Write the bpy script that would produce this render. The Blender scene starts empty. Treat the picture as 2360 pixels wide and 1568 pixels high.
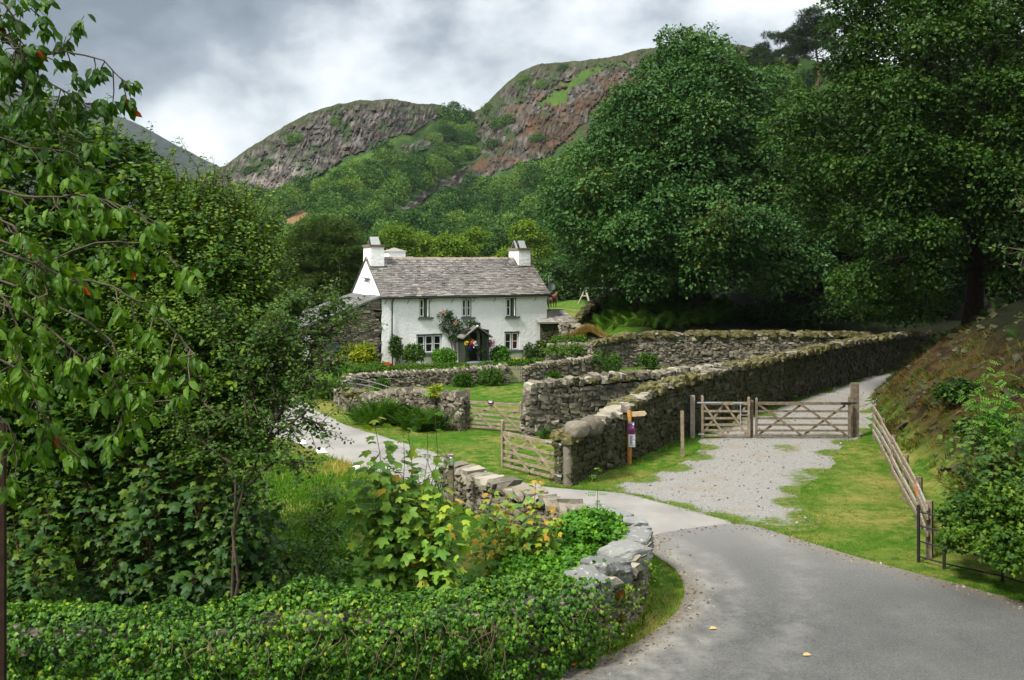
import bpy, math, numpy as np
from mathutils.geometry import delaunay_2d_cdt
from mathutils import Vector
R = math.radians
rng = np.random.default_rng(7)
scene = bpy.context.scene
COL = scene.collection
# ---------------------------------------------------------------- camera model (level camera with a lens shift)
F, CX, HY, EYE = 2267.0, 1180.0, 598.0, 6.5          # focal length, centre and horizon measured on the photograph
def W(px, py, Y): return np.array([(px-CX)/F*Y, Y, EYE-(py-HY)/F*Y])
def G(px, py):
    Y = EYE*F/(py-HY); return np.array([(px-CX)/F*Y, Y])
# ---------------------------------------------------------------- numpy noise
def _h(ix, iy, s):
    n = (ix*374761393 + iy*668265263 + s*974634777) & 0xffffffff
    n = ((n ^ (n >> 13))*1274126177) & 0xffffffff
    return ((n ^ (n >> 16)) & 0xffff)/65535.0
def vnoise(x, y, s=0):
    x = np.asarray(x, float); y = np.asarray(y, float)
    ix = np.floor(x).astype(np.int64); iy = np.floor(y).astype(np.int64)
    fx = x-ix; fy = y-iy; fx = fx*fx*(3-2*fx); fy = fy*fy*(3-2*fy)
    a = _h(ix, iy, s)*(1-fx)+_h(ix+1, iy, s)*fx
    b = _h(ix, iy+1, s)*(1-fx)+_h(ix+1, iy+1, s)*fx
    return a*(1-fy)+b*fy
def fbm(x, y, o=4, s=0):
    t = 0; a = .5; n = 0
    for k in range(o):
        t = t+a*vnoise(x, y, s+k*17); n += a; a *= .5; x = np.asarray(x)*2.03+3.1; y = np.asarray(y)*2.03+1.7
    return t/n
def ss(a, b, x):
    t = np.clip((np.asarray(x, float)-a)/(b-a), 0, 1); return t*t*(3-2*t)
def inpoly(poly, x, y):
    x = np.asarray(x, float); y = np.asarray(y, float); r = np.zeros(x.shape, bool); n = len(poly)
    for i in range(n):
        x1, y1 = poly[i]; x2, y2 = poly[(i+1) % n]
        c = ((y1 > y) != (y2 > y)) & (x < (x2-x1)*(y-y1)/((y2-y1) if y2 != y1 else 1e-9)+x1)
        r ^= c
    return r
def nrm(a): return a/np.maximum(np.linalg.norm(a, axis=-1, keepdims=True), 1e-9)
# ---------------------------------------------------------------- mesh building
def mk(name, V, Fs, mat, parent=None, tint=None, smooth=False, off=None):
    V = np.asarray(V, np.float32).reshape(-1, 3)
    if off is not None: V = V-np.asarray(off, np.float32)
    if isinstance(Fs, np.ndarray): Fs = [Fs]
    Fs = [np.asarray(f, np.int32) for f in Fs if len(f)]
    me = bpy.data.meshes.new(name)
    me.vertices.add(len(V)); me.vertices.foreach_set('co', V.ravel())
    loops = np.concatenate([f.ravel() for f in Fs]); tot = np.concatenate([np.full(len(f), f.shape[1], np.int32) for f in Fs])
    me.loops.add(len(loops)); me.loops.foreach_set('vertex_index', loops)
    me.polygons.add(len(tot)); st = np.concatenate([[0], np.cumsum(tot)[:-1]]).astype(np.int32)
    me.polygons.foreach_set('loop_start', st)
    try: me.polygons.foreach_set('loop_total', tot)
    except Exception: pass
    if tint is not None:
        a = me.attributes.new('tint', 'FLOAT', 'FACE'); a.data.foreach_set('value', np.asarray(tint, np.float32))
    me.polygons.foreach_set('use_smooth', np.full(len(tot), smooth))
    me.update(calc_edges=True); me.validate()
    if isinstance(mat, (list, tuple)):
        for m in mat: me.materials.append(m)
    else: me.materials.append(mat)
    o = bpy.data.objects.new(name, me); COL.objects.link(o)
    if parent is not None: o.parent = parent
    return o
class MB:
    def __init__(s): s.V = []; s.F = {}; s.T = {}; s.n = 0
    def add(s, V, Fs, t=.5):
        V = np.asarray(V, float).reshape(-1, 3)
        if isinstance(Fs, np.ndarray): Fs = [Fs]
        for f in Fs:
            f = np.asarray(f); k = f.shape[1]
            s.F.setdefault(k, []).append(f+s.n)
            s.T.setdefault(k, []).append(np.full(len(f), t) if np.isscalar(t) else np.asarray(t))
        s.V.append(V); s.n += len(V); return s
    def box(s, c, size, rot=None, t=.5):
        v = BOXV*np.asarray(size)*.5
        if rot is not None: v = v@np.asarray(rot).T
        return s.add(v+np.asarray(c), BOXF, t)
    def bar(s, a, b, w, h, t=.5, up=(0, 0, 1)):
        a = np.asarray(a, float); b = np.asarray(b, float); d = b-a; L = np.linalg.norm(d); d = d/L
        u = np.asarray(up, float); sd = np.cross(d, u)
        if np.linalg.norm(sd) < 1e-3: sd = np.cross(d, (1, 0, 0))
        sd = sd/np.linalg.norm(sd); u = np.cross(sd, d)
        return s.box((a+b)/2, (L, w, h), np.stack([d, sd, u], 1), t)
    def tube(s, P, r, n=6, t=.5, cap=True):
        P = np.asarray(P, float); m = len(P); r = np.broadcast_to(np.asarray(r, float), (m,))
        T = np.gradient(P, axis=0); T = nrm(T); ref = np.array([.31, .17, .93]) if abs(T[0, 2]) < .9 else np.array([1., .2, 0])
        A = nrm(np.cross(T, ref)); B = np.cross(T, A); an = np.arange(n)*2*math.pi/n
        V = P[:, None]+r[:, None, None]*(np.cos(an)[None, :, None]*A[:, None]+np.sin(an)[None, :, None]*B[:, None])
        i = np.arange(m-1)[:, None]*n; j = np.arange(n)[None]; j2 = (j+1) % n
        f = np.stack([i+j, i+j2, i+n+j2, i+n+j], -1).reshape(-1, 4)
        s.add(V.reshape(-1, 3), f, t)
        if cap: s.add(V[-1], np.arange(n)[None], t); s.add(V[0], np.arange(n)[::-1][None], t)
        return s
    def prism(s, poly, y0, y1, t=.5):          # polygon in xz extruded along y
        n = len(poly); a = np.array([[p[0], y0, p[1]] for p in poly]); b = np.array([[p[0], y1, p[1]] for p in poly])
        i = np.arange(n); j = (i+1) % n
        s.add(np.concatenate([a, b]), [np.stack([i, j, j+n, i+n], 1)], t)
        s.add(a, np.arange(n)[None], t); s.add(b, np.arange(n)[::-1][None], t); return s
    def build(s, name, mat, parent=None, smooth=False, off=None):
        ks = sorted(s.F)
        return mk(name, np.concatenate(s.V), [np.concatenate(s.F[k]) for k in ks], mat, parent,
                  np.concatenate([np.concatenate(s.T[k]) for k in ks]), smooth, off)
BOXV = np.array([[x, y, z] for x in (-1, 1) for y in (-1, 1) for z in (-1, 1)], float)
BOXF = np.array([[0, 1, 3, 2], [4, 6, 7, 5], [0, 4, 5, 1], [2, 3, 7, 6], [0, 2, 6, 4], [1, 5, 7, 3]])
def tag(o, label=None, cat=None, group=None, kind=None):
    for k, v in (('label', label), ('category', cat), ('group', group), ('kind', kind)):
        if v: o[k] = v
    return o
def thing(name, label, cat, loc=(0, 0, 0), rotz=0, group=None):
    o = bpy.data.objects.new(name, None); COL.objects.link(o); o.location = loc; o.rotation_euler = (0, 0, rotz)
    o.empty_display_size = .2
    return tag(o, label, cat, group)
def rotz(a): c, s = math.cos(a), math.sin(a); return np.array([[c, -s, 0], [s, c, 0], [0, 0, 1]])
def rotx(a): c, s = math.cos(a), math.sin(a); return np.array([[1, 0, 0], [0, c, -s], [0, s, c]])
def roty(a): c, s = math.cos(a), math.sin(a); return np.array([[c, 0, s], [0, 1, 0], [-s, 0, c]])
# ---------------------------------------------------------------- materials
class NT:
    def __init__(s, name, rough=.85, spec=.25):
        s.m = bpy.data.materials.new(name); s.m.use_nodes = True; s.t = s.m.node_tree; s.n = s.t.nodes; s.l = s.t.links
        s.b = s.n['Principled BSDF']; s.b.inputs['Roughness'].default_value = rough
        s.b.inputs['Specular IOR Level'].default_value = spec; s._c = {}
    def new(s, ty, **kw):
        n = s.n.new(ty)
        for k, v in kw.items(): setattr(n, k, v)
        return n
    def link(s, a, b): s.l.new(a, b)
    def pos(s):
        if 'p' not in s._c: s._c['p'] = s.new('ShaderNodeNewGeometry').outputs['Position']
        return s._c['p']
    def objc(s):
        if 'o' not in s._c: s._c['o'] = s.new('ShaderNodeTexCoord').outputs['Object']
        return s._c['o']
    def attr(s, name='tint'):
        n = s.new('ShaderNodeAttribute'); n.attribute_name = name; return n.outputs['Fac']
    def noise(s, scale, detail=4, rough=.55, co=None, sc=None, dist=0):
        co = co or s.pos()
        if sc is not None:
            mp = s.new('ShaderNodeMapping'); mp.inputs['Scale'].default_value = sc; s.link(co, mp.inputs[0]); co = mp.outputs[0]
        n = s.new('ShaderNodeTexNoise'); n.inputs['Scale'].default_value = scale; n.inputs['Detail'].default_value = detail
        n.inputs['Roughness'].default_value = rough; n.inputs['Distortion'].default_value = dist
        s.link(co, n.inputs['Vector']); return n.outputs['Fac']
    def ramp(s, fac, stops, const=False):
        r = s.new('ShaderNodeValToRGB'); e = r.color_ramp.elements
        if const: r.color_ramp.interpolation = 'CONSTANT'
        while len(e) < len(stops): e.new(.5)
        for k, (p, c) in enumerate(stops):
            e[k].position = p; e[k].color = (*c, 1) if not np.isscalar(c) else (c, c, c, 1)
        s.link(fac, r.inputs[0]); return r.outputs[0]
    def mix(s, f, a, b, mode='MIX'):
        n = s.new('ShaderNodeMix', data_type='RGBA', blend_type=mode)
        for v, i in ((f, 0), (a, 6), (b, 7)):
            if isinstance(v, (int, float)): n.inputs[i].default_value = v
            elif isinstance(v, tuple): n.inputs[i].default_value = (*v, 1)
            else: s.link(v, n.inputs[i])
        return n.outputs[2]
    def math(s, op, a, b=0., clamp=False):
        n = s.new('ShaderNodeMath', operation=op); n.use_clamp = clamp
        for v, i in ((a, 0), (b, 1)):
            if isinstance(v, (int, float)): n.inputs[i].default_value = v
            else: s.link(v, n.inputs[i])
        return n.outputs[0]
    def bump(s, h, st=.5, d=.02):
        n = s.new('ShaderNodeBump'); n.inputs['Strength'].default_value = st; n.inputs['Distance'].default_value = d
        s.link(h, n.inputs['Height']); s.link(n.outputs[0], s.b.inputs['Normal']); return n
    def col(s, c):
        if isinstance(c, tuple): s.b.inputs['Base Color'].default_value = (*c, 1)
        else: s.link(c, s.b.inputs['Base Color'])
        return s
def leafmat(name, stops, trans=.28, rough=.42, spec=.35, const=False, vary=0., dim=.75):
    t = NT(name, max(rough, .5), spec*.45); f = t.attr(); stops = [(p_, (c_[0]*dim, c_[1]*dim, c_[2]*.72*dim)) for p_, c_ in stops] if not const else stops
    if vary:
        oi = t.new('ShaderNodeObjectInfo'); f = t.math('ADD', f, t.math('MULTIPLY', t.math('SUBTRACT', oi.outputs['Random'], .5), vary), True)
    c = t.ramp(f, stops, const)
    t.col(c)
    tr = t.new('ShaderNodeBsdfTranslucent'); mx = t.new('ShaderNodeMixShader'); mx.inputs[0].default_value = trans
    br = t.mix(1., c, (1.5, 1.3, .35), 'MULTIPLY'); t.link(br, tr.inputs[0])
    out = t.n['Material Output']; t.link(t.b.outputs[0], mx.inputs[1]); t.link(tr.outputs[0], mx.inputs[2]); t.link(mx.outputs[0], out.inputs[0])
    return t.m
def flat(name, c, rough=.7, spec=.3, var=.25, scale=6, metal=0):
    t = NT(name, rough, spec); n = t.noise(scale, 4, co=t.objc())
    d = tuple(x*(1-var) for x in c); e = tuple(min(1, x*(1+var)) for x in c)
    t.col(t.ramp(n, [(.3, d), (.7, e)])); t.b.inputs['Metallic'].default_value = metal; return t.m
# ---------------------------------------------------------------- leaf shapes (x along the leaf, y across, z up)
def lobed(tips, notch, c=(.33, 0), droop=.12, sh=1.):
    out = [(0., 0.)]
    seq = []
    for k, (a, r) in enumerate(tips):
        for da, fr in ((11*sh, .80), (0, 1.), (-11*sh, .80)): seq.append((c[0]+fr*r*math.cos(R(a+da)), fr*r*math.sin(R(a+da))))
        if k < len(tips)-1:
            a2 = (a+tips[k+1][0])/2; seq.append((c[0]+notch*math.cos(R(a2)), notch*math.sin(R(a2))))
    out += seq
    V = [(c[0], c[1], .05)]+[(x, y, -droop*((x-c[0])**2+y*y)/.45) for x, y in out]
    n = len(out); Fc = [(0, 1+i, 1+(i+1) % n) for i in range(n)]
    return np.array(V), [np.array(Fc)]
LEAF = {
 'quad': (np.array([[0, 0, 0], [.5, .33, .07], [1, 0, -.06], [.5, -.33, .07]]), [np.array([[0, 1, 2, 3]])]),
 'round': (np.array([[0, 0, 0], [.35, .33, .07], [.82, .3, .03], [.98, 0, -.06], [.82, -.3, .03], [.35, -.33, .07]]),
           [np.array([[0, 3, 2, 1], [0, 5, 4, 3]])]),
 'cherry': (np.array([[0, 0, 0], [.36, 0, .02], [.72, 0, -.06], [1, 0, -.2], [.28, .2, .08], [.66, .19, .0], [.28, -.2, .08], [.66, -.19, 0]]),
            [np.array([[1, 2, 5, 4], [2, 1, 6, 7]]), np.array([[0, 1, 4], [0, 6, 1], [2, 3, 5], [2, 7, 3]])]),
 'maple': lobed([(126, .40), (62, .54), (0, .66), (-62, .54), (-126, .40)], .33, sh=1.25),
 'ivy': lobed([(120, .42), (58, .5), (0, .64), (-58, .5), (-120, .42)], .36, droop=.16),
 'needle': (np.array([[0, .04, 0], [0, -.04, 0], [1, 0, .0], [0, .03, .03], [0, -.03, -.03], [.85, .4, .1], [.85, -.4, .1], [.8, .1, .45], [.8, -.1, -.35]]),
            [np.array([[0, 1, 2], [3, 4, 5], [3, 4, 6], [0, 1, 7], [0, 1, 8]])]),
 'blade': (np.array([[0, .05, 0], [0, -.05, 0], [.6, .03, .06], [.6, -.03, .06], [1, 0, .2]]), [np.array([[0, 1, 3, 2]]), np.array([[2, 3, 4]])]),
}
def _ash():
    V = []; Fq = []
    for k in range(9):
        x = .15+.2*(k//2) if k < 8 else .9; sg = (1, -1)[k % 2] if k < 8 else 0
        d = np.array([.35, sg*.95]) if sg else np.array([1., 0]); d = d/np.linalg.norm(d); L = .34; w = np.array([-d[1], d[0]])*.075; b = np.array([x, 0])
        z = -.12*x*x; i = len(V)
        for q, zz in ((b, 0), (b+d*L*.5+w, .02), (b+d*L, -.05), (b+d*L*.5-w, .02)): V.append((q[0], q[1], zz+z))
        Fq.append((i, i+1, i+2, i+3))
    return np.array(V), [np.array(Fq)]
LEAF['ash'] = _ash()
def _frond(n=11, w=.24):
    V = []; Fq = []
    for k in range(n):
        x = .12+.86*k/n; z = .55*x-.62*x*x; L = w*math.sin(math.pi*(.12+.86*(k+.5)/n)**.8)+.02
        for sg in (1, -1):
            i = len(V); V += [(x-.035, 0, z), (x+.035, 0, z), (x+.07, sg*L, z-.05)]; Fq.append((i, i+1, i+2))
    return np.array(V), [np.array(Fq)]
LEAF['frond'] = _frond()
def scatter(mb, kind, P, D, N, S, T):
    V, Fs = LEAF[kind]; n = len(P)
    if n == 0: return
    D = nrm(D); sd = nrm(np.cross(N, D)); N2 = np.cross(D, sd); S = np.broadcast_to(np.asarray(S, float), (n,))
    co = P[:, None]+S[:, None, None]*(V[None, :, 0:1]*D[:, None]+V[None, :, 1:2]*sd[:, None]+V[None, :, 2:3]*N2[:, None])
    T = np.broadcast_to(np.asarray(T, float), (n,)); k = len(V); base = mb.n
    mb.V.append(co.reshape(-1, 3)); mb.n += n*k
    for f in Fs:
        ff = (f[None]+(np.arange(n)*k)[:, None, None]).reshape(-1, f.shape[1])+base
        mb.F.setdefault(f.shape[1], []).append(ff); mb.T.setdefault(f.shape[1], []).append(np.repeat(T, len(f)))
def rdir(n): return nrm(rng.normal(size=(n, 3)))
UP = np.array([0, 0, 1.])
# ---------------------------------------------------------------- foliage
def clump_leaves(C, Rr, per, mb, kind, size, tint=(.5, .22), droop=.35, up=.35, cover=.5, updir=.4, outn=.95, nj=.33):
    C = np.asarray(C, float); n = len(C); Rr = np.broadcast_to(np.asarray(Rr, float), (n, 3))
    C2 = np.repeat(C, per, 0); R2 = np.repeat(Rr, per, 0); m = len(C2)
    u = rdir(m); u[:, 2] += up; u = nrm(u); r = cover+(1-cover)*rng.random(m)**.6
    ci = np.repeat(np.arange(n)*7.31, per); lump = .72+.62*vnoise(u[:, 0]*2.6+ci, u[:, 1]*2.6+u[:, 2]*2.1+ci, 3)
    P = C2+u*R2*(r*lump)[:, None]*(1+.10*rng.normal(size=(m, 1)))
    D = u*np.array([1, 1, .35])+.55*rng.normal(size=(m, 3)); D[:, 2] -= droop
    N = u*outn+UP*updir+nj*rng.normal(size=(m, 3))
    ct = np.repeat(rng.normal(size=n)*.12, per)
    scatter(mb, kind, P, D, N, size*(.55+.95*rng.random(m)**1.6), np.clip(tint[0]+ct+tint[1]*rng.normal(size=m), 0.01, .99))
def crown_points(ells, n, mind, zmin=None, inner=.78, low=-.75):
    E = np.asarray(ells, float); wt = E[:, 3]*E[:, 5]; wt = wt/wt.sum(); out = np.zeros((0, 3)); tries = 0
    while len(out) < n and tries < 60*n:
        tries += 1
        e = E[rng.choice(len(E), p=wt)]; u = nrm(rng.normal(size=3))
        if u[2] < low: continue
        p = e[:3]+u*e[3:]*(.78+.24*rng.random())
        if zmin is not None and p[2] < zmin: continue
        q = (((p-E[:, :3])/E[:, 3:])**2).sum(1)
        if (q < inner**2).any(): continue
        if len(out) and ((out-p)**2).sum(1).min() < mind*mind: continue
        out = np.vstack([out, p])
    return out
def curve(a, b, k=6, sag=0., wob=.06):
    a = np.asarray(a, float); b = np.asarray(b, float); t = np.linspace(0, 1, k)[:, None]; L = np.linalg.norm(b-a)
    P = a+(b-a)*t; P[:, 2] += sag*L*np.sin(math.pi*t[:, 0])
    P[1:-1] += rng.normal(size=(k-2, 3))*wob*L*.5; return P
def tree(name, label, cat, base, ells, n, cr, per, kind, size, mat, bark, tr, limbs=16, group=None, mind=None, tint=(.5, .2),
         zmin=None, top=.75, flatn=.62, lean=None, parts=('trunk', 'crown'), cover=.45, low=-.75, droop=.35, limb0=.25, inner=0, shoots=None, wob=.04, updir=.4, outn=.95):
    base = np.asarray(base, float); th = thing(name, label, cat, tuple(base), 0, group)
    P = crown_points(ells, n, mind or cr*.8, zmin, low=low); E = np.asarray(ells, float)
    ctr = (E[:, :3]*E[:, 3:4]).sum(0)/E[:, 3].sum(); ztop = (E[:, 2]+E[:, 5]).max()
    tp = base.copy() if lean is None else np.asarray(lean, float)
    tp = np.array([.5*base[0]+.5*ctr[0], .5*base[1]+.5*ctr[1], base[2]+(ztop-base[2])*top]) if lean is None else tp
    tb = MB(); T = curve(base-UP*.3, tp, 9, 0, wob)
    rad = tr*np.array([1.5, 1.05, .92, .85, .75, .62, .5, .36, .2]); tb.tube(T, rad, 9)
    if limbs and len(P):
        for p in P[rng.choice(len(P), min(limbs, len(P)), replace=False)]:
            f = limb0+(.9-limb0)*np.clip((p[2]-base[2])/(ztop-base[2])-.22*rng.random(), 0, 1); i = f*8; k = int(min(i, 7)); s0 = T[k]+(T[k+1]-T[k])*(i-k)
            c = curve(s0, p, 7, .05, .07); r0 = tr*(.5-.3*f); tb.tube(c, np.linspace(r0, r0*.15, 7), 6)
            for q in range(2):
                a = c[3+q]; b = a+(rdir(1)[0]+nrm(p-s0)*.8)*cr*1.4; tb.tube(curve(a, b, 4, 0, .1), np.linspace(r0*.4, r0*.08, 4), 5)
    tb.build(parts[0], bark, th, True, base)
    lb = MB(); rr = cr*(.75+.5*rng.random((len(P), 1)))*np.array([[1, 1, flatn]])
    clump_leaves(P, rr, per, lb, kind, size, tint, cover=cover, droop=droop, updir=updir, outn=outn)
    if inner:
        E2 = np.array(E); E2[:, 3:] *= .68; P2 = crown_points(E2, inner, cr, low=low); clump_leaves(P2, np.full((len(P2), 3), cr)*np.array([1, 1, .8]), per//3, lb, kind, size*1.3, tint)
    if shoots:
        m, ln, dr = shoots; sb = MB(); dr = nrm(np.asarray(dr, float)); q = P[(((P-ctr)@dr) > np.quantile((P-ctr)@dr, .30))]
        for p in q[rng.integers(len(q), size=m)]+rng.normal(size=(m, 3))*cr*.45:
            v = nrm(nrm(p-ctr)*.75+UP*.55+rdir(1)[0]*.5); leafy_stem(sb, lb, curve(p-v*ln*.3, p+v*ln*(.6+.7*rng.random()), 5, .03, .06), .008, kind, size*.95, size*.45, .1, .35, (tint[0]+.18, tint[1]), .05)
        sb.build('shoots', bark, th, True, base)
    lb.build(parts[1], mat, th, False, base)
    return th
def along(P, t):
    P = np.asarray(P); i = t*(len(P)-1); k = np.minimum(i.astype(int), len(P)-2); f = (i-k)[:, None]
    return P[k]*(1-f)+P[k+1]*f, nrm(P[k+1]-P[k])
def leafy_stem(sb, lb, P, r0, kind, size, step, t0=.15, pet=.6, tint=(.5, .15), droop=.25, toptint=None, flatt=.9, grow=(1., .5)):
    """stem with leaves in opposite pairs on short stalks"""
    P = np.asarray(P); L = np.linalg.norm(np.diff(P, axis=0), axis=1).sum(); sb.tube(P, np.linspace(r0, r0*.3, len(P)), 5)
    m = max(2, int(L*(1-t0)/step)); t = np.linspace(t0, .995, m); Q, T = along(P, t)
    a0 = rng.random()*6.28
    for sgn in (0, 1):
        an = a0+np.arange(m)*1.57+sgn*math.pi+.4*rng.normal(size=m)
        ref = np.where(np.abs(T[:, 2:3]) > .95, np.array([[1., 0, 0]]), UP[None]); A = nrm(np.cross(T, ref)); B = np.cross(A, T)
        D = A*np.cos(an)[:, None]+B*np.sin(an)[:, None]
        sz = size*(grow[0]+(grow[1]-grow[0])*t)*(.75+.5*rng.random(m))
        D2 = D+np.array([0, 0, .25])+T*.2
        st = Q+nrm(D2)*sz[:, None]*pet
        ld = D.copy(); ld[:, 2] = ld[:, 2]*.4-droop; N = UP*flatt*.7+D*.5+np.array([-.05, -.28, 0])+.3*rng.normal(size=(m, 3))
        tt = tint[0]+tint[1]*rng.normal(size=m)
        if toptint is not None: tt = tt+(toptint-tint[0])*ss(.72, 1., t)
        scatter(lb, kind, st, ld, N, sz, np.clip(tt, .01, .99))
        if pet > .45:
            for q in range(m): sb.tube([Q[q], st[q]], [r0*.18, r0*.12], 3, cap=False)
# ================================================================ camera, sky, sun
cam = bpy.data.cameras.new('camera'); co = bpy.data.objects.new('camera', cam); COL.objects.link(co)
co.location = (0, 0, EYE); co.rotation_euler = (R(90), 0, 0)
cam.sensor_width = 36; cam.lens = 36*F/2360; cam.shift_y = -(784-HY)/2360; cam.clip_end = 6000; cam.clip_start = .1
scene.camera = co
scene.view_settings.view_transform = 'Standard'; scene.view_settings.look = 'None'
scene.view_settings.exposure = 2.3; scene.view_settings.gamma = 1
cy = scene.cycles
cy.use_denoising = True; cy.max_bounces = 6; cy.diffuse_bounces = 3; cy.glossy_bounces = 2; cy.transmission_bounces = 4; cy.volume_bounces = 0
cy.caustics_reflective = False; cy.caustics_refractive = False; cy.sample_clamp_indirect = 4
SUN_AZ, SUN_EL = math.atan2(-.52, -.62), R(50)         # the light comes over the left shoulder
sdir = np.array([math.cos(SUN_AZ)*math.cos(SUN_EL), math.sin(SUN_AZ)*math.cos(SUN_EL), math.sin(SUN_EL)])
sun = bpy.data.lights.new('sun', 'SUN'); sun.energy = 1.5; sun.angle = R(10); sun.color = (1, .95, .86)
so = bpy.data.objects.new('sun', sun); COL.objects.link(so); so.rotation_euler = Vector(sdir).to_track_quat('Z', 'Y').to_euler()
so.location = (0, 0, 60)
w = bpy.data.worlds.new('World'); scene.world = w; w.use_nodes = True
def world():
    t = NT.__new__(NT); t.t = w.node_tree; t.n = t.t.nodes; t.l = t.t.links; t._c = {}
    bg = t.n['Background']; bg.inputs[1].default_value = .058
    sky = t.new('ShaderNodeTexSky'); sky.sky_type = 'NISHITA'; sky.sun_disc = False
    sky.sun_elevation = SUN_EL; sky.sun_rotation = math.atan2(sdir[0], sdir[1])
    d = t.new('ShaderNodeTexCoord').outputs['Generated']; sp = t.new('ShaderNodeSeparateXYZ'); t.link(d, sp.inputs[0])
    x, y, z = sp.outputs
    n1 = t.noise(5.2, 8, .56, d, (1., 1., 1.5), .0)
    mp = t.new('ShaderNodeMapping'); mp.inputs['Location'].default_value = (3.3, 1.2, 0); mp.inputs['Scale'].default_value = (1, 1, 1.7); t.link(d, mp.inputs[0])
    n2 = t.noise(2.0, 3, .5, mp.outputs[0])
    # brightness: dark cloud upper left, thin bright cloud to the right and low down
    gx = t.new('ShaderNodeMapRange', interpolation_type='SMOOTHSTEP'); gx.inputs[1].default_value = -.42; gx.inputs[2].default_value = .14; t.link(x, gx.inputs[0])
    gz_ = t.new('ShaderNodeMapRange', interpolation_type='SMOOTHSTEP'); gz_.inputs[1].default_value = .02; gz_.inputs[2].default_value = .26
    gz_.inputs[3].default_value = 1; gz_.inputs[4].default_value = 0; t.link(z, gz_.inputs[0])
    hi = t.new('ShaderNodeMapRange', interpolation_type='SMOOTHSTEP'); hi.inputs[1].default_value = .3; hi.inputs[2].default_value = .6; t.link(z, hi.inputs[0])
    v = t.math('ADD', t.math('MULTIPLY', gx.outputs[0], .62), t.math('MULTIPLY', gz_.outputs[0], .72))
    v = t.math('ADD', v, t.math('MULTIPLY', hi.outputs[0], .2))
    v = t.math('ADD', v, t.math('MULTIPLY', t.math('SUBTRACT', n1, .5), 1.9))
    v = t.math('ADD', v, t.math('MULTIPLY', t.math('SUBTRACT', n2, .5), .7))
    c = t.ramp(t.math('ADD', v, -.06, True), [(0., (.72, .85, .98)), (.25, (1.3, 1.48, 1.65)), (.5, (2.8, 2.98, 3.08)), (.72, (3.75, 3.85, 3.88)), (1., (4.75, 4.75, 4.7))])
    up = t.math('ADD', 1., t.math('MULTIPLY', hi.outputs[0], 1.0))      # sky above the frame brightened to light the ground
    cm = t.new('ShaderNodeVectorMath', operation='SCALE'); t.link(c, cm.inputs[0]); t.link(up, cm.inputs['Scale'])
    t.link(t.mix(.93, sky.outputs[0], cm.outputs[0]), bg.inputs[0])
world()
# ================================================================ terrain
BF = np.array([(-60, 12), (0, 13), (15, 13.2), (19, 12.4), (22, 10.9), (29, 12.3), (36.6, 13.7), (42, 15.3), (46, 16.8), (50, 19.2), (56, 24.2), (62, 30), (75, 40), (120, 60), (400, 200)], float)
def gz(X, Y, fine=True):
    X = np.asarray(X, float); Y = np.asarray(Y, float)
    z = .10*(fbm(X*.12, Y*.12, 2, 3)-.5)
    z = z+4.7*np.clip((9.5-Y)/9.5, 0, 1.3)
    d = X-np.interp(Y, BF[:, 0], BF[:, 1])
    dj = d+1.5*(fbm(X*.35+9, Y*.35, 3, 5)-.5)*ss(0, 2, d)
    bank = 9*(1-np.exp(-np.clip(dj, 0, None)*1.0/9))+.22*np.clip(d-14, 0, None)
    bank = bank+.9*(fbm(X*.7, Y*.7, 4, 8)-.5)*ss(.5, 3, d)
    a = ss(3.2, 7.5, X)
    kn = 2.0*np.exp(-(((X-10.5)/4.6)**2+((Y-69)/4.5)**2))
    yt = Y-np.interp(X, [4.5, 8, 20, 26], [59.0, 60.0, 60.9, 63.2])
    rear = a*(2.0*ss(.35, 2.2, yt)+kn*ss(.3, 2, yt)+.10*np.clip(Y-66, 0, 60)*ss(11, 17, X))
    bk = (1-a)*(2.35*ss(66.5, 71.5, Y)*ss(-4, 2, X)-.75*ss(82, 103, Y)*ss(-4, 2, X)+(2.6)*ss(100, 150, Y))
    z = z+np.maximum(bank, rear+bk)
    z = z-.35*ss(63, 66, Y)*ss(1.5, 3, X)*(1-ss(4, 6, X))*(1-ss(66, 68, Y))
    return z
def gp(X, Y): return np.array([X, Y, float(gz(X, Y))])
def dens(a, b, n): return np.linspace(a, b, n, endpoint=False)
GX = np.concatenate([dens(-700, -120, 16), dens(-120, -40, 27), dens(-40, 45, 200), dens(45, 130, 40), np.linspace(130, 700, 16)])
GY = np.concatenate([dens(-60, 8, 20), dens(8, 75, 168), dens(75, 160, 60), np.linspace(160, 700, 24)])
# ---- outlines of the made surfaces, read from the photograph on the flat valley floor
def grow(P, d):
    T = nrm(np.roll(P, -1, 0)-np.roll(P, 1, 0)); A = .5*np.sum(P[:, 0]*np.roll(P[:, 1], -1)-np.roll(P[:, 0], -1)*P[:, 1]); N = np.stack([T[:, 1], -T[:, 0]], 1)*np.sign(A); return P+N*d
def gl(pts): return np.array([G(*p) for p in pts])
def smoothpoly(P, it=2):
    P = np.asarray(P)
    for _ in range(it):
        Q = np.roll(P, -1, 0); P = np.stack([P*.75+Q*.25, P*.25+Q*.75], 1).reshape(-1, 2)
    return P
ROAD = smoothpoly(gl([(1478, 1236), (1600, 1216), (1712, 1204), (1850, 1247), (2000, 1294), (2200, 1348), (2360, 1392), (2600, 1470), (2900, 1640), (2700, 1900),
                      (1400, 1900), (500, 1900), (300, 1760), (700, 1700), (1000, 1640), (1200, 1570), (1330, 1533), (1440, 1500), (1520, 1452), (1572, 1400), (1580, 1350), (1555, 1308), (1500, 1275)]), 2)
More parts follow.
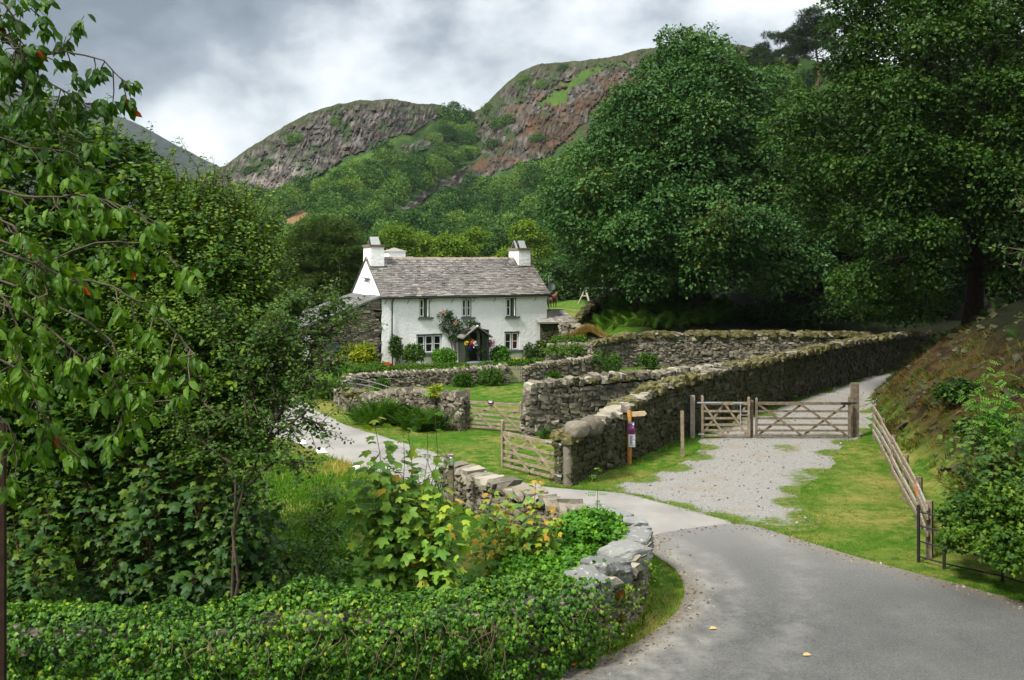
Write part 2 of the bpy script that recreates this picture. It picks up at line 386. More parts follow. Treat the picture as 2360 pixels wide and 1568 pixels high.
LANE = smoothpoly(gl([(1476, 1243), (1600, 1222), (1713, 1210), (1600, 1180), (1500, 1152), (1420, 1134), (1300, 1127), (1220, 1117), (1140, 1095), (1050, 1065), (960, 1032), (870, 1003), (780, 974), (720, 942), (690, 922),
                      (672, 902), (662, 884), (640, 868), (560, 856), (440, 856), (330, 872), (300, 905), (380, 938), (500, 970), (600, 995), (690, 1024), (740, 1046), (850, 1084), (960, 1112), (1060, 1140), (1180, 1172), (1300, 1205), (1390, 1235)]), 1)
GRAV = smoothpoly(gl([(1400, 1136), (1480, 1112), (1560, 1088), (1625, 1060), (1643, 1035), (1640, 1012), (1690, 985), (1760, 962), (1830, 940), (1900, 910), (1960, 884), (2010, 866), (2080, 852), (2150, 838), (2200, 832),
                      (2230, 846), (2120, 860), (2070, 880), (2030, 912), (1990, 940), (1985, 985), (1940, 1012), (1900, 1030), (1880, 1075), (1820, 1120), (1790, 1150), (1830, 1185), (1850, 1212), (1800, 1219), (1712, 1197), (1600, 1170), (1500, 1146)]), 1)
GRAV = grow(GRAV, .45)
def sheet(name, poly, z, mat, step=.7, jit=0., kind='structure'):
    P = []
    n = len(poly)
    for i in range(n):                                   # densify the edge, with a ragged wander where asked
        a, b = poly[i], poly[(i+1) % n]; m = max(1, int(np.linalg.norm(b-a)/.35))
        for k in range(m): P.append(a+(b-a)*k/m)
    P = np.array(P)
    if jit: P = P+jit*np.stack([fbm(P[:, 0]*1.3, P[:, 1]*1.3, 3, 2)-.5, fbm(P[:, 0]*1.3, P[:, 1]*1.3, 3, 4)-.5], 1)*2
    lo = P.min(0); hi = P.max(0)
    gx, gy = np.meshgrid(np.arange(lo[0], hi[0], step), np.arange(lo[1], hi[1], step)); gx = gx.ravel(); gy = gy.ravel()
    k = inpoly(P, gx, gy); Q = np.stack([gx[k], gy[k]], 1)
    d = np.min(((Q[:, None]-P[None, ::2])**2).sum(-1), 1) if len(Q) else np.zeros(0); Q = Q[d > .1]
    A = [Vector(p) for p in np.concatenate([P, Q])]; m = len(P)
    v, e, f, *_ = delaunay_2d_cdt(A, [(i, (i+1) % m) for i in range(m)], [], 1, 1e-5)
    v = np.array([(p.x, p.y) for p in v]); V = np.column_stack([v, gz(v[:, 0], v[:, 1])+z])
    o = mk(name, V, np.array([q for q in f if len(q) == 3]), mat, smooth=True); tag(o, kind=kind); return o
def m_ground():
    t = NT('grass_ground', .95, .12); n1 = t.noise(.22, 5, .6); n2 = t.noise(2.6, 5, .65); n3 = t.noise(38, 3, .7, sc=(1, .55, 1)); n5 = t.noise(9, 4, .7)
    g = t.ramp(t.math('ADD', t.math('MULTIPLY', n2, .55), t.math('MULTIPLY', n5, .45)), [(.34, (.024, .080, .003)), (.5, (.051, .135, .006)), (.66, (.098, .180, .011))])
    dry = t.ramp(n3, [(.35, (.24, .20, .05)), (.65, (.37, .30, .10))])
    f = t.ramp(t.math('ADD', t.math('MULTIPLY', n1, .6), t.math('MULTIPLY', n2, .5)), [(.535, 0.), (.68, .75)])
    f = t.math('MAXIMUM', f, t.math('MULTIPLY', t.attr('dry'), t.ramp(t.math('ADD', t.math('MULTIPLY', n2, .5), t.math('MULTIPLY', n5, .5)), [(.38, .1), (.54, 1.)])))
    c = t.mix(f, g, dry)
    c = t.mix(t.math('MULTIPLY', n3, .5), c, t.mix(1., c, (.45, .5, .4), 'MULTIPLY'))
    bk = t.noise(1.1, 6, .7); b = t.ramp(bk, [(.3, (.008, .006, .004)), (.44, (.026, .017, .008)), (.54, (.075, .047, .015)), (.62, (.028, .036, .007)), (.75, (.042, .028, .011))])
    c = t.mix(t.attr('bank'), c, b)
    wd = t.ramp(n2, [(.3, (.005, .007, .003)), (.7, (.013, .018, .006))])  # woodland floor: dark litter, deepened to stand for the shade under the trees
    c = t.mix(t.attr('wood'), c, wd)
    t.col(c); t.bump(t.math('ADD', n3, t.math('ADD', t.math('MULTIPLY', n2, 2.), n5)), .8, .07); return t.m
def dryf(X, Y):                                                       # where the turf is burnt dry
    dry = .9*np.exp(-(((X-5)/2)**2+((Y-75)/5)**2))                                    # straw edge behind the shed
    for px, py, sx, sy, am in ((760, 940, 90, 30, .8), (800, 1075, 60, 20, .8), (720, 1030, 60, 22, .8), (960, 985, 200, 10, .45), (1480, 1098, 90, 14, .8), (2010, 1120, 80, 60, .55), (1960, 1190, 110, 30, .75), (2030, 1110, 70, 25, .9), (1880, 1240, 90, 12, .6), (1980, 1150, 120, 12, .8), (1870, 1190, 50, 14, .7), (2060, 1200, 60, 12, .8), (1600, 1060, 30, 10, .6), (1420, 1115, 60, 8, .5), (1100, 1030, 120, 8, .4), (960, 1000, 60, 8, .5),
                           (1500, 1450, 90, 60, .95), (1560, 1390, 30, 40, .8), (1350, 1530, 120, 20, 1.), (1570, 1100, 60, 20, .55), (1950, 1020, 40, 14, .6), (2100, 1290, 160, 30, .4), (1960, 1060, 60, 30, .35)):
        c = G(px, py); s1 = abs(G(px+sx, py)[0]-c[0]); s2 = abs(G(px, py+sy)[1]-c[1])
        dry = np.maximum(dry, am*np.exp(-(((X-c[0])/s1)**2+((Y-c[1])/s2)**2)))
    return dry
def ground():
    gx, gy = np.meshgrid(GX, GY); X = gx.ravel(); Y = gy.ravel(); Z = gz(X, Y)
    Z = np.where((Y > 160) | (np.abs(X) > 150), np.minimum(Z, 4.)-.02*np.clip(Y-160, 0, 40), Z)
    nx, ny = len(GX), len(GY); i = np.arange(nx-1)[None]+np.arange(ny-1)[:, None]*nx; i = i.ravel()
    o = mk('ground', np.column_stack([X, Y, Z]), np.stack([i, i+1, i+nx+1, i+nx], 1), m_ground(), smooth=True)
    d = X-np.interp(Y, BF[:, 0], BF[:, 1])
    bank = ss(.1, 1.2, d+.8*(fbm(X*.5, Y*.5, 3, 9)-.5))*ss(14, 18, Y)
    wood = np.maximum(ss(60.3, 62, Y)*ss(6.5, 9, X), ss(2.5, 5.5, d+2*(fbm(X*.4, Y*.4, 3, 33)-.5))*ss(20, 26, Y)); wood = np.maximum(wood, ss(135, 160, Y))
    dry = dryf(X, Y)
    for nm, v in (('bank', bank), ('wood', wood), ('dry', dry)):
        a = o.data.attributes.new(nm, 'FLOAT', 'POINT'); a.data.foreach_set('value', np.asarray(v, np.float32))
    tag(o, kind='structure')
ground()
def m_asphalt():
    t = NT('asphalt', .82, .35); n1 = t.noise(.35, 4, .6); n2 = t.noise(26, 5, .8); n3 = t.noise(1.6, 6, .75); n4 = t.noise(230, 1, .5)
    c = t.ramp(t.math('ADD', t.math('MULTIPLY', n1, .6), t.math('MULTIPLY', n3, .4)), [(.35, (.062, .064, .061)), (.5, (.088, .09, .085)), (.65, (.118, .116, .106))])
    c = t.mix(t.ramp(n2, [(.36, 1.), (.62, 0.)]), c, t.mix(1., c, (.40, .40, .41), 'MULTIPLY'))
    c = t.mix(t.ramp(n4, [(.66, 0.), (.72, .6)]), c, (.3, .3, .29))
    c = t.mix(t.math('MULTIPLY', t.attr('edge'), t.ramp(n2, [(.36, 0.), (.56, 1.)])), c, (.135, .105, .062)); c = t.mix(t.ramp(t.noise(5.5, 2, .5), [(.70, 0.), (.74, .55)]), c, (.045, .045, .044))
    # dusty wheel tracks round the bend (a mask on the mesh)
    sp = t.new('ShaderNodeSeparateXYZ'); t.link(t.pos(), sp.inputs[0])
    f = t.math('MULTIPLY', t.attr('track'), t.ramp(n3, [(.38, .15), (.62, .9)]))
    c = t.mix(f, c, (.25, .24, .215)); jd = t.math('ADD', t.math('ABSOLUTE', t.math('SUBTRACT', sp.outputs[1], 24.4)), t.math('MULTIPLY', t.math('SUBTRACT', n3, .5), 3.)); c = t.mix(t.ramp(t.math('DIVIDE', jd, 6.), [(0., .75), (1., 0.)]), c, t.mix(.55, (.29, .28, .262), c)); t.col(c); t.bump(n2, .35, .01); return t.m  # paler near the lane join: wear, plus grazing sheen painted into the colour
def m_lane():
    t = NT('pale_lane_surface', .9, .2); n1 = t.noise(.5, 5, .6); n2 = t.noise(45, 3, .7); n3 = t.noise(2.2, 4, .65, sc=(.5, 1.4, 1))
    c = t.ramp(n1, [(.35, (.19, .184, .172)), (.6, (.262, .252, .234))]); c = t.mix(t.ramp(n3, [(.58, 0.), (.72, .5)]), c, (.26, .225, .18))
    c = t.mix(t.math('MULTIPLY', n2, .5), c, t.mix(1., c, (.7, .7, .7), 'MULTIPLY')); t.col(c); t.bump(n2, .4, .012); return t.m
def m_gravel():
    t = NT('grey_gravel', .92, .2); v = t.new('ShaderNodeTexVoronoi'); v.inputs['Scale'].default_value = 38; t.link(t.pos(), v.inputs['Vector'])
    n1 = t.noise(.8, 5, .65); n2 = t.noise(55, 3, .7)
    sc = t.new('ShaderNodeSeparateColor'); t.link(v.outputs['Color'], sc.inputs[0])
    c = t.ramp(sc.outputs[0], [(0., (.20, .195, .18)), (.5, (.275, .268, .25)), (1., (.36, .35, .325))])
    c = t.mix(t.ramp(n1, [(.52, 0.), (.66, .55)]), c, (.27, .215, .14)); c = t.mix(t.math('MULTIPLY', n2, .45), c, t.mix(1., c, (.5, .5, .5), 'MULTIPLY'))
    n26 = t.noise(2.6, 5, .65); gr = t.ramp(t.math('ADD', t.math('MULTIPLY', n26, .55), t.math('MULTIPLY', t.noise(9, 4, .7), .45)), [(.34, (.024, .080, .003)), (.5, (.051, .135, .006)), (.66, (.098, .180, .011))]); gr = t.mix(t.ramp(t.noise(5, 5, .7), [(.44, 0.), (.62, .8)]), gr, (.22, .17, .06)); gr = t.mix(.25, gr, t.mix(1., gr, (.45, .5, .4), 'MULTIPLY'))
    nw = t.noise(3.4, 9, .9); gm = t.ramp(t.math('ADD', t.math('MULTIPLY', nw, .5), t.math('MULTIPLY', t.attr('weed'), .6)), [(.49, 0.), (.57, 1.)])
    c = t.mix(gm, c, gr); t.col(c); t.bump(t.math('ADD', v.outputs['Distance'], n2), .8, .03); return t.m
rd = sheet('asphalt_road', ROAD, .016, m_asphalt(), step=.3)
def tracks():
    me = rd.data; V = np.zeros(len(me.vertices)*3); me.vertices.foreach_get('co', V); V = V.reshape(-1, 3)[:, :2]; f = np.zeros(len(V))
    for pl, wd, am in (([(1500, 1252), (1560, 1282), (1615, 1325), (1628, 1365), (1605, 1420), (1540, 1480), (1440, 1545), (1300, 1610)], .22, .75), ([(1560, 1252), (1640, 1290), (1690, 1345), (1690, 1410), (1640, 1480), (1540, 1560), (1400, 1640)], .3, .5), ([(1750, 1230), (1830, 1290), (1860, 1370), (1830, 1470), (1760, 1570)], .35, .35)):
        P = densify2(gl(pl), .15); d = np.sqrt(((V[:, None]-P[None])**2).sum(-1).min(1)); f = np.maximum(f, am*np.exp(-(d/wd)**2))
    P = np.concatenate([densify2(ROAD, .2), densify2(ROAD[[-1, 0]], .2)]); d = np.sqrt(((V[:, None]-P[None, ::2])**2).sum(-1).min(1)); e = np.clip(1-d/.55, 0, 1)*(np.abs(V[:, 1]-24.4) > 1.2); b_ = me.attributes.new('edge', 'FLOAT', 'POINT'); b_.data.foreach_set('value', e.astype(np.float32))
    a = me.attributes.new('track', 'FLOAT', 'POINT'); a.data.foreach_set('value', f.astype(np.float32))
def densify2(P, st):
    d = np.concatenate([[0], np.cumsum(np.linalg.norm(np.diff(P, axis=0), axis=1))]); s = np.arange(0, d[-1], st); return np.stack([np.interp(s, d, P[:, 0]), np.interp(s, d, P[:, 1])], 1)
tracks()
sheet('lane', LANE, .010, m_lane(), jit=.12)
gv = sheet('gravel_track', GRAV, .005, m_gravel(), step=.35, jit=.2)
def weed():
    me = gv.data; V = np.zeros(len(me.vertices)*3); me.vertices.foreach_get('co', V); V = V.reshape(-1, 3); f = np.zeros(len(V))
    for px, py, sx, sy, am in ((1810, 1030, 50, 18, .75), (1800, 970, 50, 20, .6), (1650, 1180, 180, 22, .5), (1870, 1120, 60, 70, .8), (1780, 1200, 70, 16, .8), (1900, 1000, 50, 12, .7)):
        c = G(px, py); s1 = abs(G(px+sx, py)[0]-c[0]); s2 = abs(G(px, py+sy)[1]-c[1])
        f = np.maximum(f, am*np.exp(-(((V[:, 0]-c[0])/s1)**2+((V[:, 1]-c[1])/s2)**2)))
    P = GRAV[::2]; d = np.sqrt(((V[:, None, :2]-P[None])**2).sum(-1).min(1)); f = np.maximum(f*.62, (1-d/1.1)*1.0)
    a = me.attributes.new('weed', 'FLOAT', 'POINT'); a.data.foreach_set('value', (.12+.9*f).clip(0, 1).astype(np.float32))
weed()
# ================================================================ hills
SKY = np.array([(-1500, 610), (-300, 600), (100, 560), (300, 490), (400, 440), (470, 402), (520, 381), (560, 350), (600, 325), (640, 300), (700, 266), (740, 250), (780, 240), (830, 231), (915, 229), (940, 236), (960, 241), (1000, 240), (1022, 245), (1040, 257),
                (1090, 259), (1110, 250), (1150, 210), (1175, 185), (1200, 165), (1225, 155), (1250, 146), (1350, 140), (1420, 128), (1480, 113), (1600, 98), (1710, 104), (1800, 128), (1885, 142), (2000, 150), (2400, 150), (3200, 260), (4200, 560)], float)
YR = np.array([(-1500, 330), (470, 420), (900, 440), (1060, 520), (1300, 500), (1500, 420), (1700, 270), (1880, 200), (2400, 165), (4200, 150)], float)
YB = np.array([(-1500, 160), (1400, 160), (1800, 125), (2400, 112), (4200, 110)], float)
PB = 646.
def hillpt(px, py, disp=True):
    px = np.asarray(px, float); py = np.asarray(py, float)
    s = np.interp(px, SKY[:, 0], SKY[:, 1]); t = np.clip((PB-py)/(PB-s), 0, 1.05)
    Y = np.interp(px, YB[:, 0], YB[:, 1])*(1-t**.85)+np.interp(px, YR[:, 0], YR[:, 1])*t**.85
    return Y
P_ROCKA = [(455, 410), (520, 375), (640, 295), (780, 234), (915, 222), (1035, 240), (1040, 262), (985, 285), (915, 318), (880, 322), (800, 362), (740, 400), (690, 432), (640, 462), (600, 470), (555, 452), (500, 446), (450, 470)]
P_ROCKC = [(1082, 275), (1110, 245), (1200, 160), (1250, 140), (1480, 108), (1720, 95), (1720, 230), (1400, 215), (1340, 262), (1290, 350), (1230, 372), (1150, 402), (1080, 418), (1000, 455), (935, 495), (890, 530), (872, 530), (930, 480), (1010, 430), (1080, 380), (1120, 330), (1090, 320)]
P_ROCKB = [(880, 372), (930, 335), (1000, 312), (1040, 312), (1030, 328), (960, 348), (905, 372), (850, 400), (830, 398)]
P_SCREE = [(545, 566), (600, 530), (660, 500), (700, 494), (715, 508), (670, 522), (620, 548), (575, 560)]
P_HEATH = [(1240, 262), (1330, 215), (1400, 190), (1480, 170), (1480, 220), (1380, 270), (1290, 350), (1230, 350), (1120, 398), (1050, 425), (1110, 360), (1180, 320)]
P_GRASS1 = [(1010, 285), (985, 300), (930, 322), (870, 350), (800, 395), (700, 440), (680, 436), (760, 390), (870, 335), (950, 300)]
P_GRASS2 = [(1240, 232), (1300, 180), (1370, 150), (1440, 140), (1460, 152), (1370, 172), (1300, 205), (1290, 228), (1250, 245)]
P_GULLY = [(1040, 262), (1085, 270), (1100, 330), (1070, 360), (1000, 400), (1010, 360), (1060, 310)]
def hills():
    us = np.concatenate([np.linspace(-1500, 380, 60, endpoint=False), np.linspace(380, 1760, 520, endpoint=False), np.linspace(1760, 2500, 110, endpoint=False), np.linspace(2500, 4200, 40)])
    vs = np.concatenate([np.linspace(0, 1, 150), [1.02]]); U, Vv = np.meshgrid(us, vs); s = np.interp(U, SKY[:, 0], SKY[:, 1])
    s = s-5*(fbm(U*.05, U*0, 4, 31)-.5)-2*(fbm(U*.2, U*0, 2, 3)-.5)
    py = PB+(s-PB)*np.minimum(Vv, 1); Y = hillpt(U, py)
    nx, ny = fbm(U*.02, py*.02, 4, 40)-.5, fbm(U*.02+50, py*.02, 4, 41)-.5; qx, qy = U+46*nx, py+40*ny
    m = lambda P: inpoly(P, qx, qy).astype(float)
    rock = np.maximum(np.maximum(m(P_ROCKA), m(P_ROCKC)), m(P_ROCKB)); scree = m(P_SCREE); heath = m(P_HEATH); g = np.maximum(np.maximum(m(P_GRASS1), m(P_GRASS2)), m(P_GULLY))
    gl_ = inpoly(P_GULLY, U, py)
    rock = rock*(1-g*ss(.3, .5, fbm(U*.05, py*.07, 4, 99)));
    # crags: ledges and vertical clefts pushed to and fro along the slope
    q1 = fbm(U*.06+py*.02, py*.05, 6, 50); cle = np.abs(fbm(U*.14+py*.05+2*fbm(U*.05, py*.05, 2, 3), py*.032, 5, 52)-.5)*2; led = fbm(U*.05-py*.02, py*.15, 5, 55)
    dsp = rock*(-4.5*(q1-.5)*2-5*(1-cle)**3*1.0+2.6*(led-.5)*2)+(1-rock)*(3*(fbm(U*.02, py*.03, 3, 60)-.5))
    # smooth the step at the border of the rock
    fade = ss(0, .04, 1-Vv); k = 1+(dsp*(.35+.65*fade))/Y
    dirx = (U-CX)/F; dz = -(py-HY)/F; Yd = Y*k
    X = dirx*Yd; Z = EYE+dz*Yd
    back = Vv > 1.01; Yd = np.where(back, Yd+90, Yd); Z = np.where(back, Z-25, Z)
    # surface colours
    A = lambda *c: np.array(c); n2 = fbm(U*.06, py*.06, 4, 70)[..., None]; n3 = fbm(U*.3, py*.22, 3, 71)[..., None]; n4 = fbm(U*.16+py*.05, py*.10, 5, 73)[..., None]
    base = A(.032, .066, .015)*(.5+1.1*n2)
    grass = A(.058, .115, .016)*(.55+.9*n2)
    rk = A(.042, .039, .033)+(A(.140, .130, .110)-A(.042, .039, .033))*ss(.35, .75, n4)
    pale = np.exp(-(((U-640)/75)**2+((py-405)/42)**2))[..., None]*ss(.4, .6, fbm(U*.05, py*.07, 3, 77))[..., None]
    rk = rk+(A(.27, .255, .215)-rk)*pale*.7
    rk = rk*(.35+1.3*n3)
    rust = ss(.52, .66, fbm(U*.04, py*.08, 4, 80))[..., None]*(.18+.35*ss(0, 1., (U-950)/300)[..., None])+.28*ss(.0, 1., (U-900)/500)[..., None]*ss(.5, .6, n2); rk = rk+(A(.115, .066, .034)-rk)*np.clip(rust, 0, .85)
    veg = ss(.56, .64, fbm(U*.035+7, py*.035, 4, 83))[..., None]; rk = rk+(A(.03, .06, .016)*(.5+1.*n3)-rk)*veg*.75
    ht = A(.065, .042, .026)*(.5+n3)+A(.05, .018, .006)*ss(.5, .7, n2); sc = A(.24, .15, .07)*(.55+.8*n3)
    c = base+(grass-base)*g[..., None]; r3 = rock[..., None]; c = c+(rk-c)*r3; hh = (heath*(1-g))[..., None]*ss(.36, .5, fbm(U*.03, py*.05, 3, 85))[..., None]*.85; c = c+(ht-c)*hh; c = c+(sc-c)*scree[..., None]
    top = (ss(.93, .99, Vv)*(U > 440)*(U < 1750))[..., None]*.6; c = c+(A(.05, .06, .02)-c)*top
    t = NT('fellside', .95, .1); at = t.new('ShaderNodeAttribute'); at.attribute_name = 'Col'; nz = t.noise(.9, 5, .7)
    t.col(t.mix(t.math('MULTIPLY', nz, .7), at.outputs['Color'], t.mix(1., at.outputs['Color'], (.4, .4, .42), 'MULTIPLY'))); t.bump(t.noise(.5, 6, .7), .9, 1.2)
    nxu = U.shape[1]; i = (np.arange(nxu-1)[None]+np.arange(U.shape[0]-1)[:, None]*nxu).ravel()
    o = mk('crag_hill', np.column_stack([X.ravel(), Yd.ravel(), Z.ravel()]), np.stack([i, i+1, i+nxu+1, i+nxu], 1), t.m, smooth=False)
    ca = o.data.attributes.new('Col', 'FLOAT_COLOR', 'POINT'); ca.data.foreach_set('color', np.column_stack([c.reshape(-1, 3), np.ones(c.shape[0]*c.shape[1])]).astype(np.float32).ravel())
    tag(o, kind='structure')
    # far blue fell
    FS = np.array([(-1600, 420), (-600, 180), (-100, 190), (150, 225), (230, 250), (330, 292), (430, 347), (512, 387), (640, 450), (1000, 600)], float)
    us = np.linspace(-1600, 1000, 330); vs = np.linspace(0, 1, 40); U, Vv = np.meshgrid(us, vs); s = np.interp(U, FS[:, 0], FS[:, 1])-4*(fbm(U*.03, U*0, 4, 90)-.5)
    py = 640+(s-640)*Vv; Y = 900+700*Vv+40*(fbm(U*.03, py*.02, 5, 91)-.5); X = (U-CX)/F*Y; Z = EYE-(py-HY)/F*Y
    t = NT('far_fellside', .95, .1); n = t.noise(.012, 7, .65); t.col(t.ramp(n, [(.3, (.012, .017, .018)), (.55, (.024, .033, .030)), (.75, (.045, .048, .042))])); t.bump(t.noise(.03, 6, .7), .8, 12)
    nxu = 330; i = (np.arange(nxu-1)[None]+np.arange(39)[:, None]*nxu).ravel()
    tag(mk('far_fell', np.column_stack([X.ravel(), Y.ravel(), Z.ravel()]), np.stack([i, i+1, i+nxu+1, i+nxu], 1), t.m, smooth=True), kind='structure')
hills()

# ---- the air of the valley: one closed box of thin even haze
def haze():
    b = MB(); b.box((0, 850, 150), (5200, 2000, 400)); m = bpy.data.materials.new('haze_air'); m.use_nodes = True; n = m.node_tree.nodes; n.remove(n['Principled BSDF'])
    v = n.new('ShaderNodeVolumePrincipled'); v.inputs['Color'].default_value = (.80, .88, 1., 1); v.inputs['Density'].default_value = .00006; v.inputs['Anisotropy'].default_value = .2
    m.node_tree.links.new(v.outputs[0], n['Material Output'].inputs['Volume']); tag(b.build('haze', m), kind='stuff')
haze()
# ================================================================ shared materials
def m_stone(name, stops, lichen=(.30, .30, .24), lf=.25, moss=None, mf=0.):
    t = NT(name, .9, .2); n1 = t.noise(7, 5, .7); n2 = t.noise(30, 4, .7); n3 = t.noise(1.3, 4, .65)
    c = t.ramp(t.attr(), stops); c = t.mix(t.math('MULTIPLY', n2, .9), c, t.mix(1., c, (.42, .42, .43), 'MULTIPLY'))
    c = t.mix(t.ramp(n1, [(.56, 0.), (.66, lf)]), c, lichen)
    if moss: c = t.mix(t.ramp(t.math('ADD', t.math('MULTIPLY', n3, .7), t.math('MULTIPLY', n1, .3)), [(.5-mf*.3, 0.), (.62-mf*.3, .85)]), c, moss)
    t.col(c); t.bump(t.math('ADD', n1, t.math('MULTIPLY', n2, .6)), .7, .03); return t.m
ST_A = m_stone('grey_brown_stone', [(0., (.060, .053, .041)), (.35, (.145, .126, .094)), (.7, (.25, .218, .162)), (1., (.40, .36, .28))])
ST_L = m_stone('pale_lichened_stone', [(0., (.066, .059, .046)), (.4, (.165, .147, .112)), (.75, (.275, .245, .188)), (1., (.45, .41, .325))], (.38, .36, .28), .4)
ST_D = m_stone('dark_mossy_stone', [(0., (.040, .036, .028)), (.4, (.095, .084, .064)), (.8, (.165, .148, .112)), (1., (.30, .28, .23))], (.22, .22, .17), .35, (.038, .042, .014), .42)
ST_S = m_stone('blue_grey_slate_stone', [(0., (.10, .102, .098)), (.5, (.20, .205, .195)), (1., (.31, .315, .295))], (.42, .42, .37), .6)
GAP = flat('earth_in_the_joints', (.022, .019, .015), .95, .05, .3, 5)
MOSS = None
def m_moss():
    t = NT('wall_top_moss', .97, .05); n = t.noise(3., 5, .7); n2 = t.noise(40, 3, .7)
    c = t.ramp(n, [(.3, (.055, .050, .018)), (.45, (.115, .105, .040)), (.6, (.23, .205, .105)), (.75, (.31, .28, .17))]); c = t.mix(t.math('MULTIPLY', n2, .6), c, t.mix(1., c, (.35, .4, .3), 'MULTIPLY'))
    t.col(c); t.bump(n2, .9, .05); return t.m
MOSS = m_moss()
g = np.array([(x, y, z) for x in (-1, 0, 1) for y in (-1, 0, 1) for z in (-1, 0, 1) if (x, y, z) != (0, 0, 0)], float)
_gi = {tuple(int(q) for q in v): i for i, v in enumerate(g)}
_sf = []
for ax in range(3):
    for sg in (-1, 1):
        for a in (-1, 0):
            for b in (-1, 0):
                q = []
                for da, db in ((0, 0), (1, 0), (1, 1), (0, 1)):
                    v = [0, 0, 0]; v[ax] = sg; v[(ax+1) % 3] = a+da; v[(ax+2) % 3] = b+db; q.append(_gi[tuple(v)])
                _sf.append(q if sg > 0 else q[::-1])
STF = np.array(_sf); STV = g/((np.abs(g)**9).sum(1)**(1/9))[:, None]
def stones(mb, C, S, Rm, T, jit=.13):
    """many deformed boulders at once: centres, half sizes, rotation matrices"""
    n = len(C)
    if n == 0: return
    V = STV[None]*(1+jit*.9*rng.normal(size=(n, 26, 1)))+.085*rng.normal(size=(n, 26, 3))
    V = np.einsum('nij,nkj->nki', Rm, V*S[:, None]); V = V+C[:, None]
    F_ = (STF[None]+(np.arange(n)*26)[:, None, None]).reshape(-1, 4); mb.add(V.reshape(-1, 3), [F_], np.repeat(T, 24))
def path_at(P, s):
    d = np.concatenate([[0], np.cumsum(np.linalg.norm(np.diff(P[:, :2], axis=0), axis=1))])
    o = np.stack([np.interp(s, d, P[:, k]) for k in range(P.shape[1])], 1)
    o2 = np.stack([np.interp(np.minimum(s+.05, d[-1]), d, P[:, k])-np.interp(np.maximum(s-.05, 0), d, P[:, k]) for k in range(2)], 1)
    return o, np.arctan2(o2[:, 1], o2[:, 0]), d[-1]
def densify(P, step=.5):
    P = np.asarray(P, float); _, _, L = path_at(P, np.array([0.])); n = max(2, int(L/step)); o, _, _ = path_at(P, np.linspace(0, L, n)); return o
def euler(rz, ry, rx):
    c, s = np.cos, np.sin; n = len(rz); M = np.zeros((n, 3, 3))
    cz, sz, cy_, sy, cx, sx = c(rz), s(rz), c(ry), s(ry), c(rx), s(rx)
    M[:, 0, 0] = cz*cy_; M[:, 0, 1] = cz*sy*sx-sz*cx; M[:, 0, 2] = cz*sy*cx+sz*sx
    M[:, 1, 0] = sz*cy_; M[:, 1, 1] = sz*sy*sx+cz*cx; M[:, 1, 2] = sz*sy*cx-cz*sx
    M[:, 2, 0] = -sy; M[:, 2, 1] = cy_*sx; M[:, 2, 2] = cy_*cx; return M
